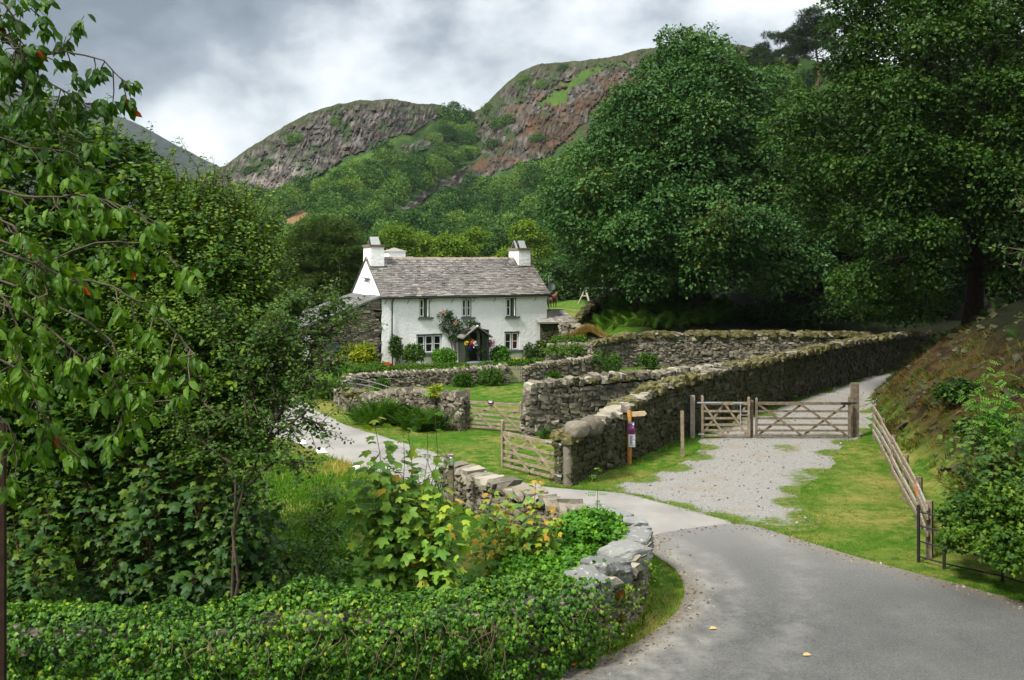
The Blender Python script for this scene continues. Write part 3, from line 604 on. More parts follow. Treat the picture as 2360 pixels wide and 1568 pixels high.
def stone_wall(name, label, P, th=.5, mat=None, L=(.16, .42), ch=.13, coping='slant', cop_mat=None, moss=0., base=None, cop=None, group=None, sides=(-1, 1), ends=True, mossh=.1):
    """dry stone wall along P = rows of x, y, height above the ground"""
    mat = mat or ST_A; P = densify(P); c0 = P[len(P)//2]
    th_ = thing(name, label, 'stone wall', (c0[0], c0[1], float(gz(c0[0], c0[1]))), 0, group); off = np.array(th_.location)
    _, _, Ltot = path_at(P, np.array([0.])); mb = MB(); Cs, Ss, Rs, Ts = [], [], [], []
    hmax = P[:, 2].max(); z = -.12; row = 0
    chh = .0 if coping is None else {'slant': .16, 'rough': .14, 'flat': .06, 'slab': .2}[coping]
    while z < hmax:
        h = ch*(.7+.75*rng.random()); 
        for sd in sides:
            s = -rng.random()*.2
            while s < Ltot:
                l = L[0]+(L[1]-L[0])*rng.random()**1.4
                if rng.random() < .08: l *= 1.4
                sm = min(max(s+l/2, .02), Ltot-.02); Cs.append((sm, sd, z+h/2)); Ss.append((l/2*.985, h/2*(.97+.25*(rng.random() < .12)))); s += l
        z += h*.97
    C = np.array(Cs); S2 = np.array(Ss); o, an, _ = path_at(P, C[:, 0]); ok = C[:, 2]+S2[:, 1] < o[:, 2]-chh+.05
    C, S2, o, an = C[ok], S2[ok], o[ok], an[ok]; n = len(C)
    dep = th*(.17+.05*rng.random(n)); batter = (1-.12*C[:, 2]/max(hmax, .5)); lat = C[:, 1]*(th/2*batter-dep+.03*rng.normal(size=n))
    X = o[:, 0]-np.sin(an)*lat; Y = o[:, 1]+np.cos(an)*lat; Z = gz(o[:, 0], o[:, 1])+C[:, 2]
    stones(mb, np.stack([X, Y, Z], 1), np.stack([S2[:, 0], dep, S2[:, 1]], 1), euler(an+.05*rng.normal(size=n), .07*rng.normal(size=n), .05*rng.normal(size=n)), np.clip(rng.beta(2, 2.3, n), 0, 1))
    if ends:
        for e in (0., Ltot):
            z = -.1; oe, ae, _ = path_at(P, np.array([e])); h0 = oe[0, 2]-chh; cs = []
            while z < h0-.05:
                h = ch*(.9+.8*rng.random()); w_ = th*(.3+.4*rng.random()); cs.append((-th/2+w_/2, z+h/2, w_/2, h/2)); cs.append((w_/2, z+h/2, (th-w_)/2, h/2)); z += h
            if not cs: continue
            cs = np.array(cs); m = len(cs); q = path_at(P, np.full(m, e))[0]; aa = np.full(m, ae[0]); sg = 1 if e > 0 else -1
            X = q[:, 0]-np.sin(aa)*cs[:, 0]-np.cos(aa)*sg*.08; Y = q[:, 1]+np.cos(aa)*cs[:, 0]-np.sin(aa)*sg*.08
            stones(mb, np.stack([X, Y, gz(q[:, 0], q[:, 1])+cs[:, 1]], 1), np.stack([np.full(m, .13), cs[:, 2]*1.02, cs[:, 3]*1.03], 1), euler(aa+.04*rng.normal(size=m), .04*rng.normal(size=m), .04*rng.normal(size=m)), rng.beta(2, 2, m))
    mb.build('stonework', mat, th_, False, off)
    # packed core behind the face stones
    k = densify(P, .4); _, ak, _ = path_at(k, np.concatenate([[0], np.cumsum(np.linalg.norm(np.diff(k[:, :2], axis=0), axis=1))])); nv = len(k); hw = th*.30
    zb = gz(k[:, 0], k[:, 1]); L_ = np.stack([k[:, 0]-np.sin(ak)*hw, k[:, 1]+np.cos(ak)*hw], 1); R_ = np.stack([k[:, 0]+np.sin(ak)*hw, k[:, 1]-np.cos(ak)*hw], 1); zt = zb+k[:, 2]-chh
    V = np.concatenate([np.column_stack([L_, zb-.2]), np.column_stack([L_, zt]), np.column_stack([R_, zt]), np.column_stack([R_, zb-.2])]); i = np.arange(nv-1); Fq = []
    for a, b in ((0, 1), (1, 2), (2, 3)): Fq.append(np.stack([a*nv+i, a*nv+i+1, b*nv+i+1, b*nv+i], 1))
    cm = MB(); cm.add(V, [np.concatenate(Fq+[np.array([[0, nv, 2*nv, 3*nv], [nv-1, 2*nv-1, 3*nv-1, 4*nv-1]])])]); cm.build('core', GAP, th_, False, off)
    # coping
    if coping:
        cb = MB(); s = 0.; rows = []
        cl, chh2, cw = {'slant': ((.07, .13), .15, .5), 'rough': ((.2, .42), .13, .5), 'flat': ((.4, .8), .055, .56), 'slab': ((.5, .95), .22, .62)}[coping]
        if cop: cl, chh2, cw = cop
        while s < Ltot:
            l = cl[0]+(cl[1]-cl[0])*rng.random(); rows.append((min(s+l/2, Ltot-.01), l)); s += l*.96
        rows = np.array(rows); o, an, _ = path_at(P, rows[:, 0]); n = len(rows); hh = chh2*(.7+.6*rng.random(n)); ww = th*cw*(.9+.25*rng.random(n))
        if coping == 'slant': ry = -.62+.12*rng.normal(size=n); sz = np.stack([rows[:, 1]*.55, ww, hh*.95], 1)
        else: ry = .12*rng.normal(size=n); sz = np.stack([rows[:, 1]*.53, ww, hh*.8], 1)
        Z = gz(o[:, 0], o[:, 1])+o[:, 2]-chh+hh*.55
        stones(cb, np.stack([o[:, 0], o[:, 1], Z], 1), sz, euler(an+.08*rng.normal(size=n), ry, .09*rng.normal(size=n)), np.clip(rng.beta(2.4, 1.8, n), 0, 1), .12)
        cb.build('coping', cop_mat or mat, th_, False, off)
    if moss > 0:
        m = int(Ltot*16*moss); s = rng.random(m)*Ltot; o, an, _ = path_at(P, s); keep = fbm(o[:, 0]*.7, o[:, 1]*.7, 3, 21) > .62-.20*moss; o, an = o[keep], an[keep]; m = len(o); lat = th*.33*rng.normal(size=m).clip(-1.3, 1.3)
        hb = mossh*(.6+.8*rng.random(m)); C = np.stack([o[:, 0]-np.sin(an)*lat, o[:, 1]+np.cos(an)*lat, gz(o[:, 0], o[:, 1])+o[:, 2]-.02-np.abs(lat)*.25], 1)
        mm = MB(); stones(mm, C, np.stack([.16+.16*rng.random(m), .13+.1*rng.random(m), hb], 1), euler(an, .1*rng.normal(size=m), .1*rng.normal(size=m)), rng.random(m), .1)
        k = len(C)*14; P0 = np.repeat(C, 14, 0)+rng.normal(size=(k, 3))*np.array([.14, .12, .03])+np.array([0, 0, mossh*.6]); D = rdir(k)*.8+UP*.7
        scatter(mm, 'blade', P0, D, rdir(k), .06+.09*rng.random(k), rng.random(k)); mm.build('moss', MOSS, th_, False, off)
    return th_
def gh(px, py, h): a = G(px, py); return (a[0], a[1], h)
def gt(px, ptop, Y):                       # wall point whose top is seen at ptop
    a = W(px, ptop, Y); return (a[0], a[1], a[2]-float(gz(a[0], a[1])))
# ================================================================ the walls
NEARW = [(1.5, 28.5, 1.42), (2.75, 30.5, 1.62), (3.6, 31.8, 1.85), (5.05, 34.5, 2.1), (7.65, 38.6, 2.12), (10.8, 42.9, 2.12), (14.6, 48.2, 2.12), (19., 54., 2.1), (22.4, 58., 2.05), (26.5, 62.4, 1.9)]
stone_wall('dry_stone_wall', 'tall dark wall with straw-coloured moss on top, running back past the wide track gates', NEARW, .62, ST_D, (.16, .46), .15, 'rough', ST_L, 1., mossh=.12)
PENW = [(.55, 36.3, 1.8), (2.6, 37.4, 1.95), (5.2, 39.2, 1.95), (8., 41.2, 1.9), (10.3, 42.9, 1.9)]
stone_wall('dry_stone_wall', 'grey rubble wall with upright coping stones starting right of the field gate behind the signpost', PENW, .6, ST_L, (.15, .5), .17, 'rough', ST_L, .25, cop=((.18, .34), .2, .5))
stone_wall('dry_stone_wall', 'long high pale-faced stone wall topped with brown moss beneath the big sycamore', [gt(1392, 782, 58.4), gt(1460, 770, 59.2), gt(1600, 768, 59.7), gt(1800, 767, 60.2), gt(1990, 770, 60.8), gt(2090, 776, 62.)], .6, ST_L, (.16, .42), .15, 'rough', ST_A, 1., mossh=.15)
stone_wall('dry_stone_wall', 'short darker wall turning forward from the left end of the high mossy wall', [gt(1375, 790, 54.7), gt(1380, 788, 57.), gt(1388, 784, 58.6)], .5, ST_A, (.16, .4), .13, 'rough', ST_A, .5)
stone_wall('garden_wall', 'long low garden wall with slanting coping stones left of the wicket gate', [gt(792, 872, 49.0), gt(830, 862, 49.6), gt(900, 859, 50.), gt(1000, 855, 50.6), gt(1100, 848, 51.2), gt(1169, 843, 51.6)], .5, ST_A, (.15, .4), .12, 'slant', ST_L)
stone_wall('garden_wall', 'low garden wall with slanting coping stones right of the wicket gate', [gt(1207, 846, 51.8), gt(1240, 840, 52.2), gt(1300, 832, 53.1), gt(1374, 822, 54.3)], .5, ST_A, (.15, .4), .12, 'slant', ST_A)
stone_wall('garden_wall', 'pale retaining wall of the raised flower bed at the right corner of the cottage', [gt(1262, 795, 57.2), gt(1310, 793, 57.0), gt(1372, 789, 56.4)], .45, ST_L, (.16, .4), .13, 'rough', ST_L)
stone_wall('dry_stone_wall', 'low wall of small stones and leaning slates left of the field gate behind the ferns', [gt(800, 897, 42.7), gt(845, 908, 41.8), gt(858, 914, 41.2), gt(900, 900, 40.), gt(950, 897, 39.0), gt(1010, 905, 38.2), gt(1066, 907, 37.4)], .5, ST_A, (.14, .42), .12, 'slant', ST_A, .25)
stone_wall('dry_stone_wall', 'short curved end wall of small stones where the pale lane bends below the garden', [gt(790, 878, 48.6), gt(781, 890, 46.5), gt(783, 900, 44.4), gt(800, 898, 42.9)], .5, ST_L, (.12, .28), .16, 'flat', ST_L)
stone_wall('dry_stone_wall', 'dark tumbled wall climbing from the slate-roofed shed up into the trees', [gt(1305, 745, 65.2), gt(1345, 716, 67.5), gt(1385, 690, 69.5), gt(1420, 675, 71.5), gt(1480, 655, 74.)], .6, ST_D, (.2, .5), .17, 'rough', ST_D, .7)
stone_wall('dry_stone_wall', 'weathered rough wall sloping down behind the raised flower bed beside the slate-roofed shed', [gt(1296, 742, 62.6), gt(1330, 748, 61.2), gt(1350, 765, 60.), gt(1376, 782, 59.)], .5, ST_A, (.2, .4), .15, 'rough', ST_A, .5)
# curved foreground wall: rubble along the lane, big slate blocks at the bend, ivy along the front
FW = []
for px, py, z in ((-420, 1510, 1.0), (0, 1468, 1.0), (500, 1440, 1.0), (900, 1425, 1.0), (1200, 1398, 1.0), (1340, 1365, 1.0), (1425, 1302, .98), (1458, 1252, .95), (1440, 1216, .92), (1385, 1190, .9), (1300, 1160, .85), (1200, 1126, .85), (1110, 1098, .85), (1040, 1072, .85)):
    Y = (EYE-z)*F/(py-HY); FW.append(((px-CX)/F*Y, Y, z))
FW = np.array(FW)
FWD = densify(FW, .3)
def bend(P, a, b): 
    o, _, L = path_at(P, np.array([0.])); s = np.linspace(a*L, b*L, max(3, int((b-a)*L/.4))); return path_at(P, s)[0]
i_b = .0
fw = stone_wall('roadside_wall', 'low curving roadside wall round the bend with big blue-grey slate blocks at the corner', FW, .62, ST_A, (.16, .4), .12, 'rough', ST_L, 0., cop=((.22, .4), .17, .55))
def cubegrid(n):
    u = np.linspace(-1, 1, n+1); V = []; Fq = []
    for ax in range(3):
        for sg in (-1, 1):
            A, B = np.meshgrid(u, u, indexing='ij'); q = np.zeros((n+1, n+1, 3)); q[..., ax] = sg; q[..., (ax+1) % 3] = A; q[..., (ax+2) % 3] = B; k = len(V)*(n+1)**2; V.append(q.reshape(-1, 3)); i = (np.arange(n)[:, None]*(n+1)+np.arange(n)[None]).ravel()+k; f = np.stack([i, i+n+1, i+n+2, i+1], 1); Fq.append(f if sg > 0 else f[:, ::-1])
    return np.concatenate(V), np.concatenate(Fq)
CGV, CGF = cubegrid(9)
def rock(mb, c, size, Rm, t, p=7, amp=.10, strata=.05, sd=0):  # size: half extents
    """weathered block with bedding steps"""
    V = CGV/((np.abs(CGV)**p).sum(1)**(1/p))[:, None]; n = fbm(V[:, 0]*1.7+sd, V[:, 1]*1.7+V[:, 2]*1.3+sd*2, 4, 7)-.5; m = vnoise(V[:, 2]*4.5+sd, V[:, 0]*.7, 9)-.5
    V = V*(1+amp*2*n)[:, None]; V[:, :2] *= (1+strata*2*m)[:, None]; V[:, 2] += .18*(fbm(V[:, 0]*1.1+sd, V[:, 1]*1.1, 3, 5)-.5)*(V[:, 2] > .3)
    mb.add((V*np.asarray(size))@Rm.T+np.asarray(c), [CGF], t)
def big_blocks():
    """great slate coping blocks on the bend, children of the roadside wall, and the mossy ones beside the ivy"""
    off = np.array(fw.location); mb = MB(); mo = MB()
    for k, (px, py, Y, sx, sy, sz, a, t, tl) in enumerate(((1440, 1278, 18.3, .50, .34, .22, .95, .8, .10), (1462, 1250, 19.3, .36, .31, .19, 1.25, .6, -.06), (1450, 1222, 20.3, .40, .34, .18, 1.9, .85, .08), (1418, 1203, 20.9, .36, .34, .15, 2.3, .7, .03),
                                            (1395, 1322, 17.3, .34, .36, .27, .7, .35, .07), (1352, 1360, 16.55, .30, .34, .27, .5, .5, -.1), (1380, 1192, 21.4, .3, .3, .13, 2.4, .6, -.05))):
        c = W(px, py, Y); c[2] = .96; rock(mb, c, (sx, sy, sz), rotz(a)@roty(tl)@rotx(.08*rng.normal()), t, 9, .15, .13, k*3.7)
    for px, py, z in ((1400, 1345, .82), (1378, 1372, .75), (1352, 1380, .9), (1398, 1408, .35), (1370, 1440, .12)):
        Y = (EYE-z)*F/(py-HY); c = W(px, py, Y)
        for q in range(3): mo.add((STV*(1+.1*rng.normal(size=(26, 1)))*np.array([.11, .09, .045])*(.6+.8*rng.random()))@rotz(rng.random()*3).T+c+rng.normal(size=3)*np.array([.12, .1, .04]), [STF], rng.random())
    # standing end stones on the outer face
    for px, py, z, h in ((1470, 1300, .6, .45), (1440, 1330, .55, .5), (1415, 1352, .5, .5), (1478, 1275, .55, .4)):
        Y = (EYE-z)*F/(py-HY); c = W(px, py, Y); rock(mb, c, (.11, .2, h*.85), rotz(.9+.2*rng.normal()), rng.random()*.6, 6, .12, .06, px)
    mb.build('slate_block', ST_S, fw, False, off)
    t = NT('rust_moss', .97, .05); n = t.noise(9, 4, .7); t.col(t.ramp(n, [(.35, (.04, .028, .006)), (.5, (.10, .052, .010)), (.68, (.085, .085, .016))])); t.bump(n, .9, .04); mo.build('moss', t.m, fw, False, off)
big_blocks()
# two boulders and an upright post on the end of the near wall
for k, (px, py, Y, s, lb) in enumerate(((1330, 1003, 28.5, (.36, .3, .25), 'rounded pale boulder lying at the very end of the mossy wall, left of its twin'), (1362, 1001, 28.95, (.32, .33, .29), 'rounded dark grey boulder beside the pale one on the end of the mossy wall'))):
    mb = MB(); c = W(px, py, Y); c[2] = 1.38+s[2]*.75; rock(mb, c, s, rotz(.6), .6-.25*k, 2.8, .12, .02, k*5+1)
    o = mb.build('boulder', ST_L if k == 0 else ST_A, None); tag(o, lb, 'boulder')
# ================================================================ cottage
TH = R(27); CO = np.array([-7.94, 60., 0.0]); LC, DC = 11.5, 5.8
cth, sth = math.cos(TH), math.sin(TH)
def fx(px): k = (px-CX)/F; return (60*k+7.94)/(cth-k*sth)                # photograph column -> metres along the front
def fz(px, py): t = fx(px); return EYE-(py-HY)/F*(60+t*sth)
def c2(x): return (x/3.371+740)/1.0847
def c2y(y): return (y/3.371+560)/1.0847
cot = thing('white_cottage', 'whitewashed two-storey farmhouse with grey slate roof and white chimneys', 'house', tuple(CO), TH)
def m_white():
    t = NT('whitewash', .85, .2); n = t.noise(2.2, 5, .6, co=t.objc()); n2 = t.noise(.5, 4, .6, co=t.objc(), sc=(2., 2., .35)); b1 = t.noise(5.5, 3, .55, co=t.objc()); b2 = t.noise(28, 3, .6, co=t.objc())
    c = t.ramp(n, [(.3, (.80, .805, .80)), (.6, (.86, .86, .85))]); c = t.mix(t.ramp(n2, [(.55, 0.), (.75, .35)]), c, (.60, .60, .54)); sx = t.noise(1.6, 5, .7, co=t.objc(), sc=(3.5, 3.5, .25)); c = t.mix(t.ramp(sx, [(.60, 0.), (.72, .28)]), c, (.52, .53, .47))
    t.col(c); t.bump(t.math('ADD', b1, t.math('MULTIPLY', b2, .25)), .38, .08); return t.m
WHITE = m_white()
def m_slate(name, lo, hi):
    t = NT(name, .75, .35); n = t.noise(9, 4, .7, co=t.objc()); n2 = t.noise(1.1, 4, .6, co=t.objc())
    c = t.ramp(t.attr(), [(0., lo), (.55, tuple((a+b)/2 for a, b in zip(lo, hi))), (1., hi)]); c = t.mix(t.ramp(n, [(.5, 0.), (.68, .55)]), c, (.30, .285, .26)); c = t.mix(t.ramp(n2, [(.5, 0.), (.7, .4)]), c, (.10, .092, .088))
    t.col(c); t.bump(n, .4, .01); return t.m
SLATE = m_slate('roof_slate', (.055, .051, .046), (.27, .25, .225)); SLATE_D = m_slate('dark_roof_slate', (.06, .06, .063), (.15, .15, .15))
BLACK = flat('black_ironwork', (.012, .012, .013), .5, .4, .2); GREEN = flat('dark_green_paint', (.022, .032, .018), .45, .4, .25, 3); GREYP = flat('grey_green_sill', (.085, .10, .09), .7, .3, .2); WHITEP = flat('white_gloss_paint', (.78, .78, .75), .4, .4, .05)
GLASS = NT('window_glass', .08, .6); GLASS.col((.012, .013, .014)); GLASS = GLASS.m
LEAD = flat('lead_grey', (.28, .30, .30), .55, .4, .15)
def wallgrid(mb, x0, x1, z0, z1, y, holes, dep, nx=None):
    xs = sorted({x0, x1, *[h[0] for h in holes], *[h[1] for h in holes]}); zs = sorted({z0, z1, *[h[2] for h in holes], *[h[3] for h in holes]})
    for a, b in zip(xs[:-1], xs[1:]):
        for c, d in zip(zs[:-1], zs[1:]):
            mx, mz = (a+b)/2, (c+d)/2
            if any(h[0] < mx < h[1] and h[2] < mz < h[3] for h in holes): continue
            mb.add([(a, y, c), (b, y, c), (b, y, d), (a, y, d)], np.array([[0, 1, 2, 3]]))
    for a, b, c, d in holes:
        mb.add([(a, y, c), (b, y, c), (b, y, d), (a, y, d), (a, y+dep, c), (b, y+dep, c), (b, y+dep, d), (a, y+dep, d)], np.array([[0, 4, 5, 1], [1, 5, 6, 2], [2, 6, 7, 3], [3, 7, 4, 0]]))
EV, RZ, RD = 4.30, 6.62, 2.9
def wr(x0, x1, y0, y1):                      # crop columns/rows -> local hole x0,x1,z0,z1
    X0, X1 = c2(x0), c2(x1); return [fx(X0), fx(X1), fz((X0+X1)/2, c2y(y1)), fz((X0+X1)/2, c2y(y0))]
HOLES = [wr(1038, 1128, 628, 788), wr(1398, 1480, 630, 786), wr(1770, 1857, 626, 782), wr(1016, 1230, 935, 1090), wr(1758, 1880, 914, 1066)]
DOORX = fx(c2(1468)); DOORH = [DOORX-.55, DOORX+.55, .0, 2.12]
def cottage():
    mb = MB(); wallgrid(mb, 0, LC, -.5, EV, 0, HOLES+[DOORH], .22)
    gab = [(0, -.5), (DC, -.5), (DC, EV), (RD, RZ-.06), (0, EV)]
    for x in (0., LC):
        mb.add([(x, y, z) for y, z in gab], np.array([[0, 1, 2, 3, 4]]))
    mb.add([(0, DC, -.5), (LC, DC, -.5), (LC, DC, EV), (0, DC, EV)], np.array([[0, 1, 2, 3]]))
    mb.add([(0.1, .5, EV-.15), (LC-.1, .5, EV-.15), (LC-.1, DC-.1, EV-.15), (.1, DC-.1, EV-.15)], np.array([[0, 1, 2, 3]]))
    # bulging chimney breast on the left gable
    mb.prism([(-.10, -.4), (.0, -.4), (.0, 5.35), (-.10, 5.1)], 2.2, 3.6)
    mb.build('wall', WHITE, cot)
    # ---- roof: underlay slabs and individual slates
    rb = MB(); sl = MB(); ex = .16
    for sgn in (0, 1):
        y0, z0 = (-.22, EV-.10) if sgn == 0 else (DC+.22, EV-.10); y1, z1 = RD, RZ
        d = np.array([0, y1-y0, z1-z0]); Ls = np.linalg.norm(d); d = d/Ls; nn = np.array([0, -d[2], d[1]]) if sgn == 0 else np.array([0, d[2]*1., d[1]*1.])
        nn = nn*np.sign(nn[2]); x0, x1 = -.08, LC+ex
        a = np.array([x0, y0, z0]); V = [a, a+(x1-x0, 0, 0), a+(x1-x0, 0, 0)+d*Ls, a+d*Ls]; V = np.array(V); rb.add(np.concatenate([V-nn*.02, V-nn*.10]), BOXlike, .2)
        rows = 21
        for r in range(rows):
            s0 = Ls*(1-(1-r/rows)**.88); s1 = Ls*(1-(1-(r+1)/rows)**.88)+.06; w0 = .36-.17*r/rows; x = x0-(r % 2)*w0*.5
            while x < x1:
                wd = w0*(.7+.6*rng.random()); xa, xb = max(x, x0), min(x+wd-.012, x1); x += wd
                if xb-xa < .05: continue
                sag = -.035*math.sin(math.pi*(xa+xb)/2/LC)*(s0/Ls)+.012*rng.normal()*.5
                lf = .034+.012*rng.random(); j = .015*rng.normal()
                V = np.array([(xa, 0, 0), (xb, 0, 0), (xb, 0, 0), (xa, 0, 0)], float)+np.array([0, y0, z0]); V = V+np.outer([s0+j, s0+j, min(s1, Ls), min(s1, Ls)], d)+np.outer([lf, lf, .006, .006], nn)+UP*sag
                sl.add(np.concatenate([V, V-nn*.02]), BOXlike, float(np.clip(.46+.19*rng.normal()-.12*r/rows+.3*(fbm(xa*.5, s0*.6, 3, 17+sgn)-.5), 0, 1)))
    rf = rb.build('roof', SLATE_D, cot); sl.build('slates', SLATE, rf)
    rg = MB(); x = -.1
    while x < LC+.1:
        l = .42+.1*rng.random(); rg.prism([(RD-.17, RZ-.11), (RD, RZ+.05+.012*rng.normal()), (RD+.17, RZ-.11), (RD, RZ-.03)], 0, l-.01, .6+.2*rng.normal()); k = rg.V[-3:]
        for v in rg.V[-3:]:
            t = v.copy(); v[:, 0] = x+t[:, 1]; v[:, 1] = t[:, 0]; v[:, 2] = t[:, 2]-.035*math.sin(math.pi*np.clip(x/LC, 0, 1))
        x += l
    rg.build('ridge_tiles', flat('sandstone_ridge', (.24, .20, .16), .85, .2, .3, 5), rf)
    # ---- gutter and downpipe
    gb = MB(); gb.tube([(-.05, -.27, EV-.17), (LC*.5, -.27, EV-.19), (LC+.12, -.27, EV-.17)], .055, 8); gb.box((LC/2, -.13, EV-.11), (LC+.1, .24, .03)); gt_ = gb.build('gutter', BLACK, cot)
    for q in np.linspace(.25, LC-.9, 8): b = MB(); b.tube([(q, -.25, EV-.2), (q-.07, -.02, EV-.55)], .014, 5); b.build('gutter_bracket', BLACK, cot)
    dp = MB(); xd = fx(c2(806)); dp.tube([(xd+.06, -.25, EV-.2), (xd, -.1, EV-.4), (xd, -.08, 2.), (xd+.04, -.08, -.3)], .042, 8); dp.box((xd, -.07, 1.9), (.12, .1, .06)); dp.build('downpipe', BLACK, cot)
    # ---- chimneys
    def stack(x0, x1, y0, y1, zb, zt, cowl, top, lab):
        b = MB(); b.prism([(x0, zb), (x1, zb), (x1-.03, zt), (x0+.03, zt)], y0, y1); ch = b.build('chimney', WHITE, cot)
        k = MB(); k.box(((x0+x1)/2, (y0+y1)/2, zt+.075), (x1-x0+.1, y1-y0+.1, .15)); k.build('chimney_cap', flat('brown_cap_stone', (.15, .12, .09), .9, .2, .3, 4), ch)
        for cx, w_ in cowl:
            k = MB(); yc = (y0+y1)/2; hw = .36
            for sg in (-1, 1):   # two slates leant together
                A = np.array([(cx-w_/2, yc+sg*hw, zt+.15), (cx+w_/2, yc+sg*hw, zt+.15), (cx+w_/2-.03, yc+sg*.02, zt+top), (cx-w_/2+.03, yc+sg*.02, zt+top)]); nn = np.array([0, -sg*.03, -.01])
                k.add(np.concatenate([A, A+nn]), BOXlike, .7)
            k.build('chimney_cowl', LEAD, ch)
        k = MB(); k.box(((x0+x1)/2+.05, y0-.06, zb+.62 if zb > 5.3 else zb+.6), (x1-x0+.2, .12, .04)); k.build('flashing', BLACK, ch)
        return ch
    stack(.02, .94, 2.15, 3.65, 5.42, 7.28, [(.5, .62)], .66, '')
    stack(LC-1.0, LC-.06, 2.15, 3.65, 5.42, 7.12, [(LC-.42, .52), (LC-.93, .16)], .66, '')
    b = MB(); b.box((3.75, 8., 5.9), (1.25, 1.1, 2.3)); ch = b.build('chimney', WHITE, cot)
    k = MB(); k.add([(3.0, 7.3, 7.05), (4.5, 7.3, 7.05), (4.5, 8.7, 7.05), (3., 8.7, 7.05), (3.75, 8., 7.32)], [np.array([[0, 1, 4], [1, 2, 4], [2, 3, 4], [3, 0, 4]]), np.array([[3, 2, 1, 0]])], .8); k.build('chimney_cap', SLATE, ch)
    b = MB(); b.box((4., 7.7, 2.), (5., 4., 4.6)); b.prism([(1.5, 4.3), (6.5, 4.3), (4., 5.7)], 5.7, 9.7); b.build('rear_wing', WHITE, cot)
    # ledge stone on the gable
    b = MB(); b.box((-.16, 2.6, 5.3), (.26, 1.0, .05), rotx(.05)); b.build('ledge', GREYP, cot)
    # ---- windows
    for k, (h, n, opened, curt) in enumerate(((HOLES[0], 2, 1, 1), (HOLES[1], 2, 0, 0), (HOLES[2], 2, 1, 1), (HOLES[3], 3, 0, 0), (HOLES[4], 2, 0, 2))):
        x0, x1, z0, z1 = h; f = MB(); y = .12; e = .045
        for a, b_ in (((x0, z0), (x1, z0)), ((x0, z1), (x1, z1))): f.box(((a[0]+b_[0])/2, y, a[1]+(e/2 if a[1] == z0 else -e/2)), (x1-x0, .1, e))
        for xx in (x0+e/2, x1-e/2): f.box((xx, y, (z0+z1)/2), (e, .096, z1-z0-2*e))
        for q in range(1, n): f.box((x0+(x1-x0)*q/n, y, (z0+z1)/2), (.05, .094, z1-z0-2*e))
        win = f.build('window', GREYP if k < 4 else GREYP, cot)
        for q in range(n):
            a = x0+(x1-x0)*q/n+(e if q == 0 else .025)+.004; b_ = x0+(x1-x0)*(q+1)/n-(e if q == n-1 else .025)-.004; c = MB(); s = .062; zz0, zz1 = z0+e+.004, z1-e-.004; yy = .095
            op = opened and q == n-1; Rm = rotz(-R(48)) if op else np.eye(3); piv = np.array([b_, yy, 0])
            def bx(cx, cz, sx, sz, sy=.05): 
                p = np.array([cx, yy, cz])-piv; p = Rm@p+piv if not op else rotz(R(55))@p+piv; c.box(p, (sx, sy, sz), rotz(R(55)) if op else None)
            bx((a+b_)/2, zz0+s/2, b_-a, s); bx((a+b_)/2, zz1-s/2, b_-a, s); bx(a+s/2, (zz0+zz1)/2, s, zz1-zz0-2*s); bx(b_-s/2, (zz0+zz1)/2, s, zz1-zz0-2*s); bx((a+b_)/2, (zz0+zz1)/2, b_-a-2*s, .034, .04)
            c.build('casement', WHITEP, win)
            p = MB(); p.box(((a+b_)/2, .15, (zz0+zz1)/2), (b_-a, .01, zz1-zz0)); p.build('pane', GLASS, win)
        if curt == 1:
            c = MB(); xs = np.linspace(x1-.27, x1-.06, 9); V = [(x, .135+.010*(i % 2), z) for z in (z0+.06, z1-.06) for i, x in enumerate(xs)]; c.add(V, [np.array([[i, i+1, i+10, i+9] for i in range(8)])]); c.build('curtain', flat('beige_curtain', (.17, .15, .125), .9, .1), win)
        if curt == 2:
            c = MB(); xs = np.linspace(x0+.62*(x1-x0), x0+.76*(x1-x0), 7); V = [(x, .136+.008*(i % 2), z) for z in (z0+.1, z1-.1) for i, x in enumerate(xs)]; c.add(V, [np.array([[i, i+1, i+8, i+7] for i in range(6)])]); c.build('curtain', flat('red_curtain', (.13, .03, .022), .9, .1), win)
        s = MB(); s.box(((x0+x1)/2+.06, -.01, z0-.045), (x1-x0+.3, .28, .09 if k < 3 else .13)); s.build('sill', GREYP, win)
        if k >= 3: s = MB(); s.box(((x0+x1)/2, -.005, z1+.03), (x1-x0+.05, .05, .06)); s.build('lintel', GREYP, win)
    # ---- door and porch
    d = MB(); d.box((DOORX, .16, 1.05), (1.0, .06, 2.1)); 
    for q in range(5): d.box((DOORX-.4+.2*q, .125, 1.05), (.17, .014, 2.05))
    door = d.build('door', GREEN, cot); k = MB(); k.box((DOORX+.32, .1, 1.18), (.05, .05, .22)); k.build('door_handle', flat('pale_metal', (.6, .58, .5), .3, .6, .1, 6, .6), door)
    p = MB(); xa, xb = DOORX-.80, DOORX+.72; py0 = -1.05
    for xx in (xa, xb): 
        p.box((xx, py0/2, .98), (.07, -py0-.02, 2.1))
        for q in range(5): p.box((xx+(.04 if xx < DOORX else -.04), py0/2+(-.4+.2*q), .98), (.02, .17, 2.08))
        p.box((xx, py0-.02, 1.0), (.13, .1, 2.14))
    p.box((xb-.2, py0+.02, .98), (.4, .05, 2.08)); p.box((xa+.12, py0+.02, .98), (.26, .05, 2.08)); p.box((DOORX-.04, py0, 2.0), (xb-xa, .07, .12))
    po = p.build('porch', GREEN, cot)
    rb2 = MB(); mid = DOORX-.04; zap = fz(c2(1482), c2y(852)); zev = fz(c2(1580), c2y(935)); hw = fx(c2(1585))-mid
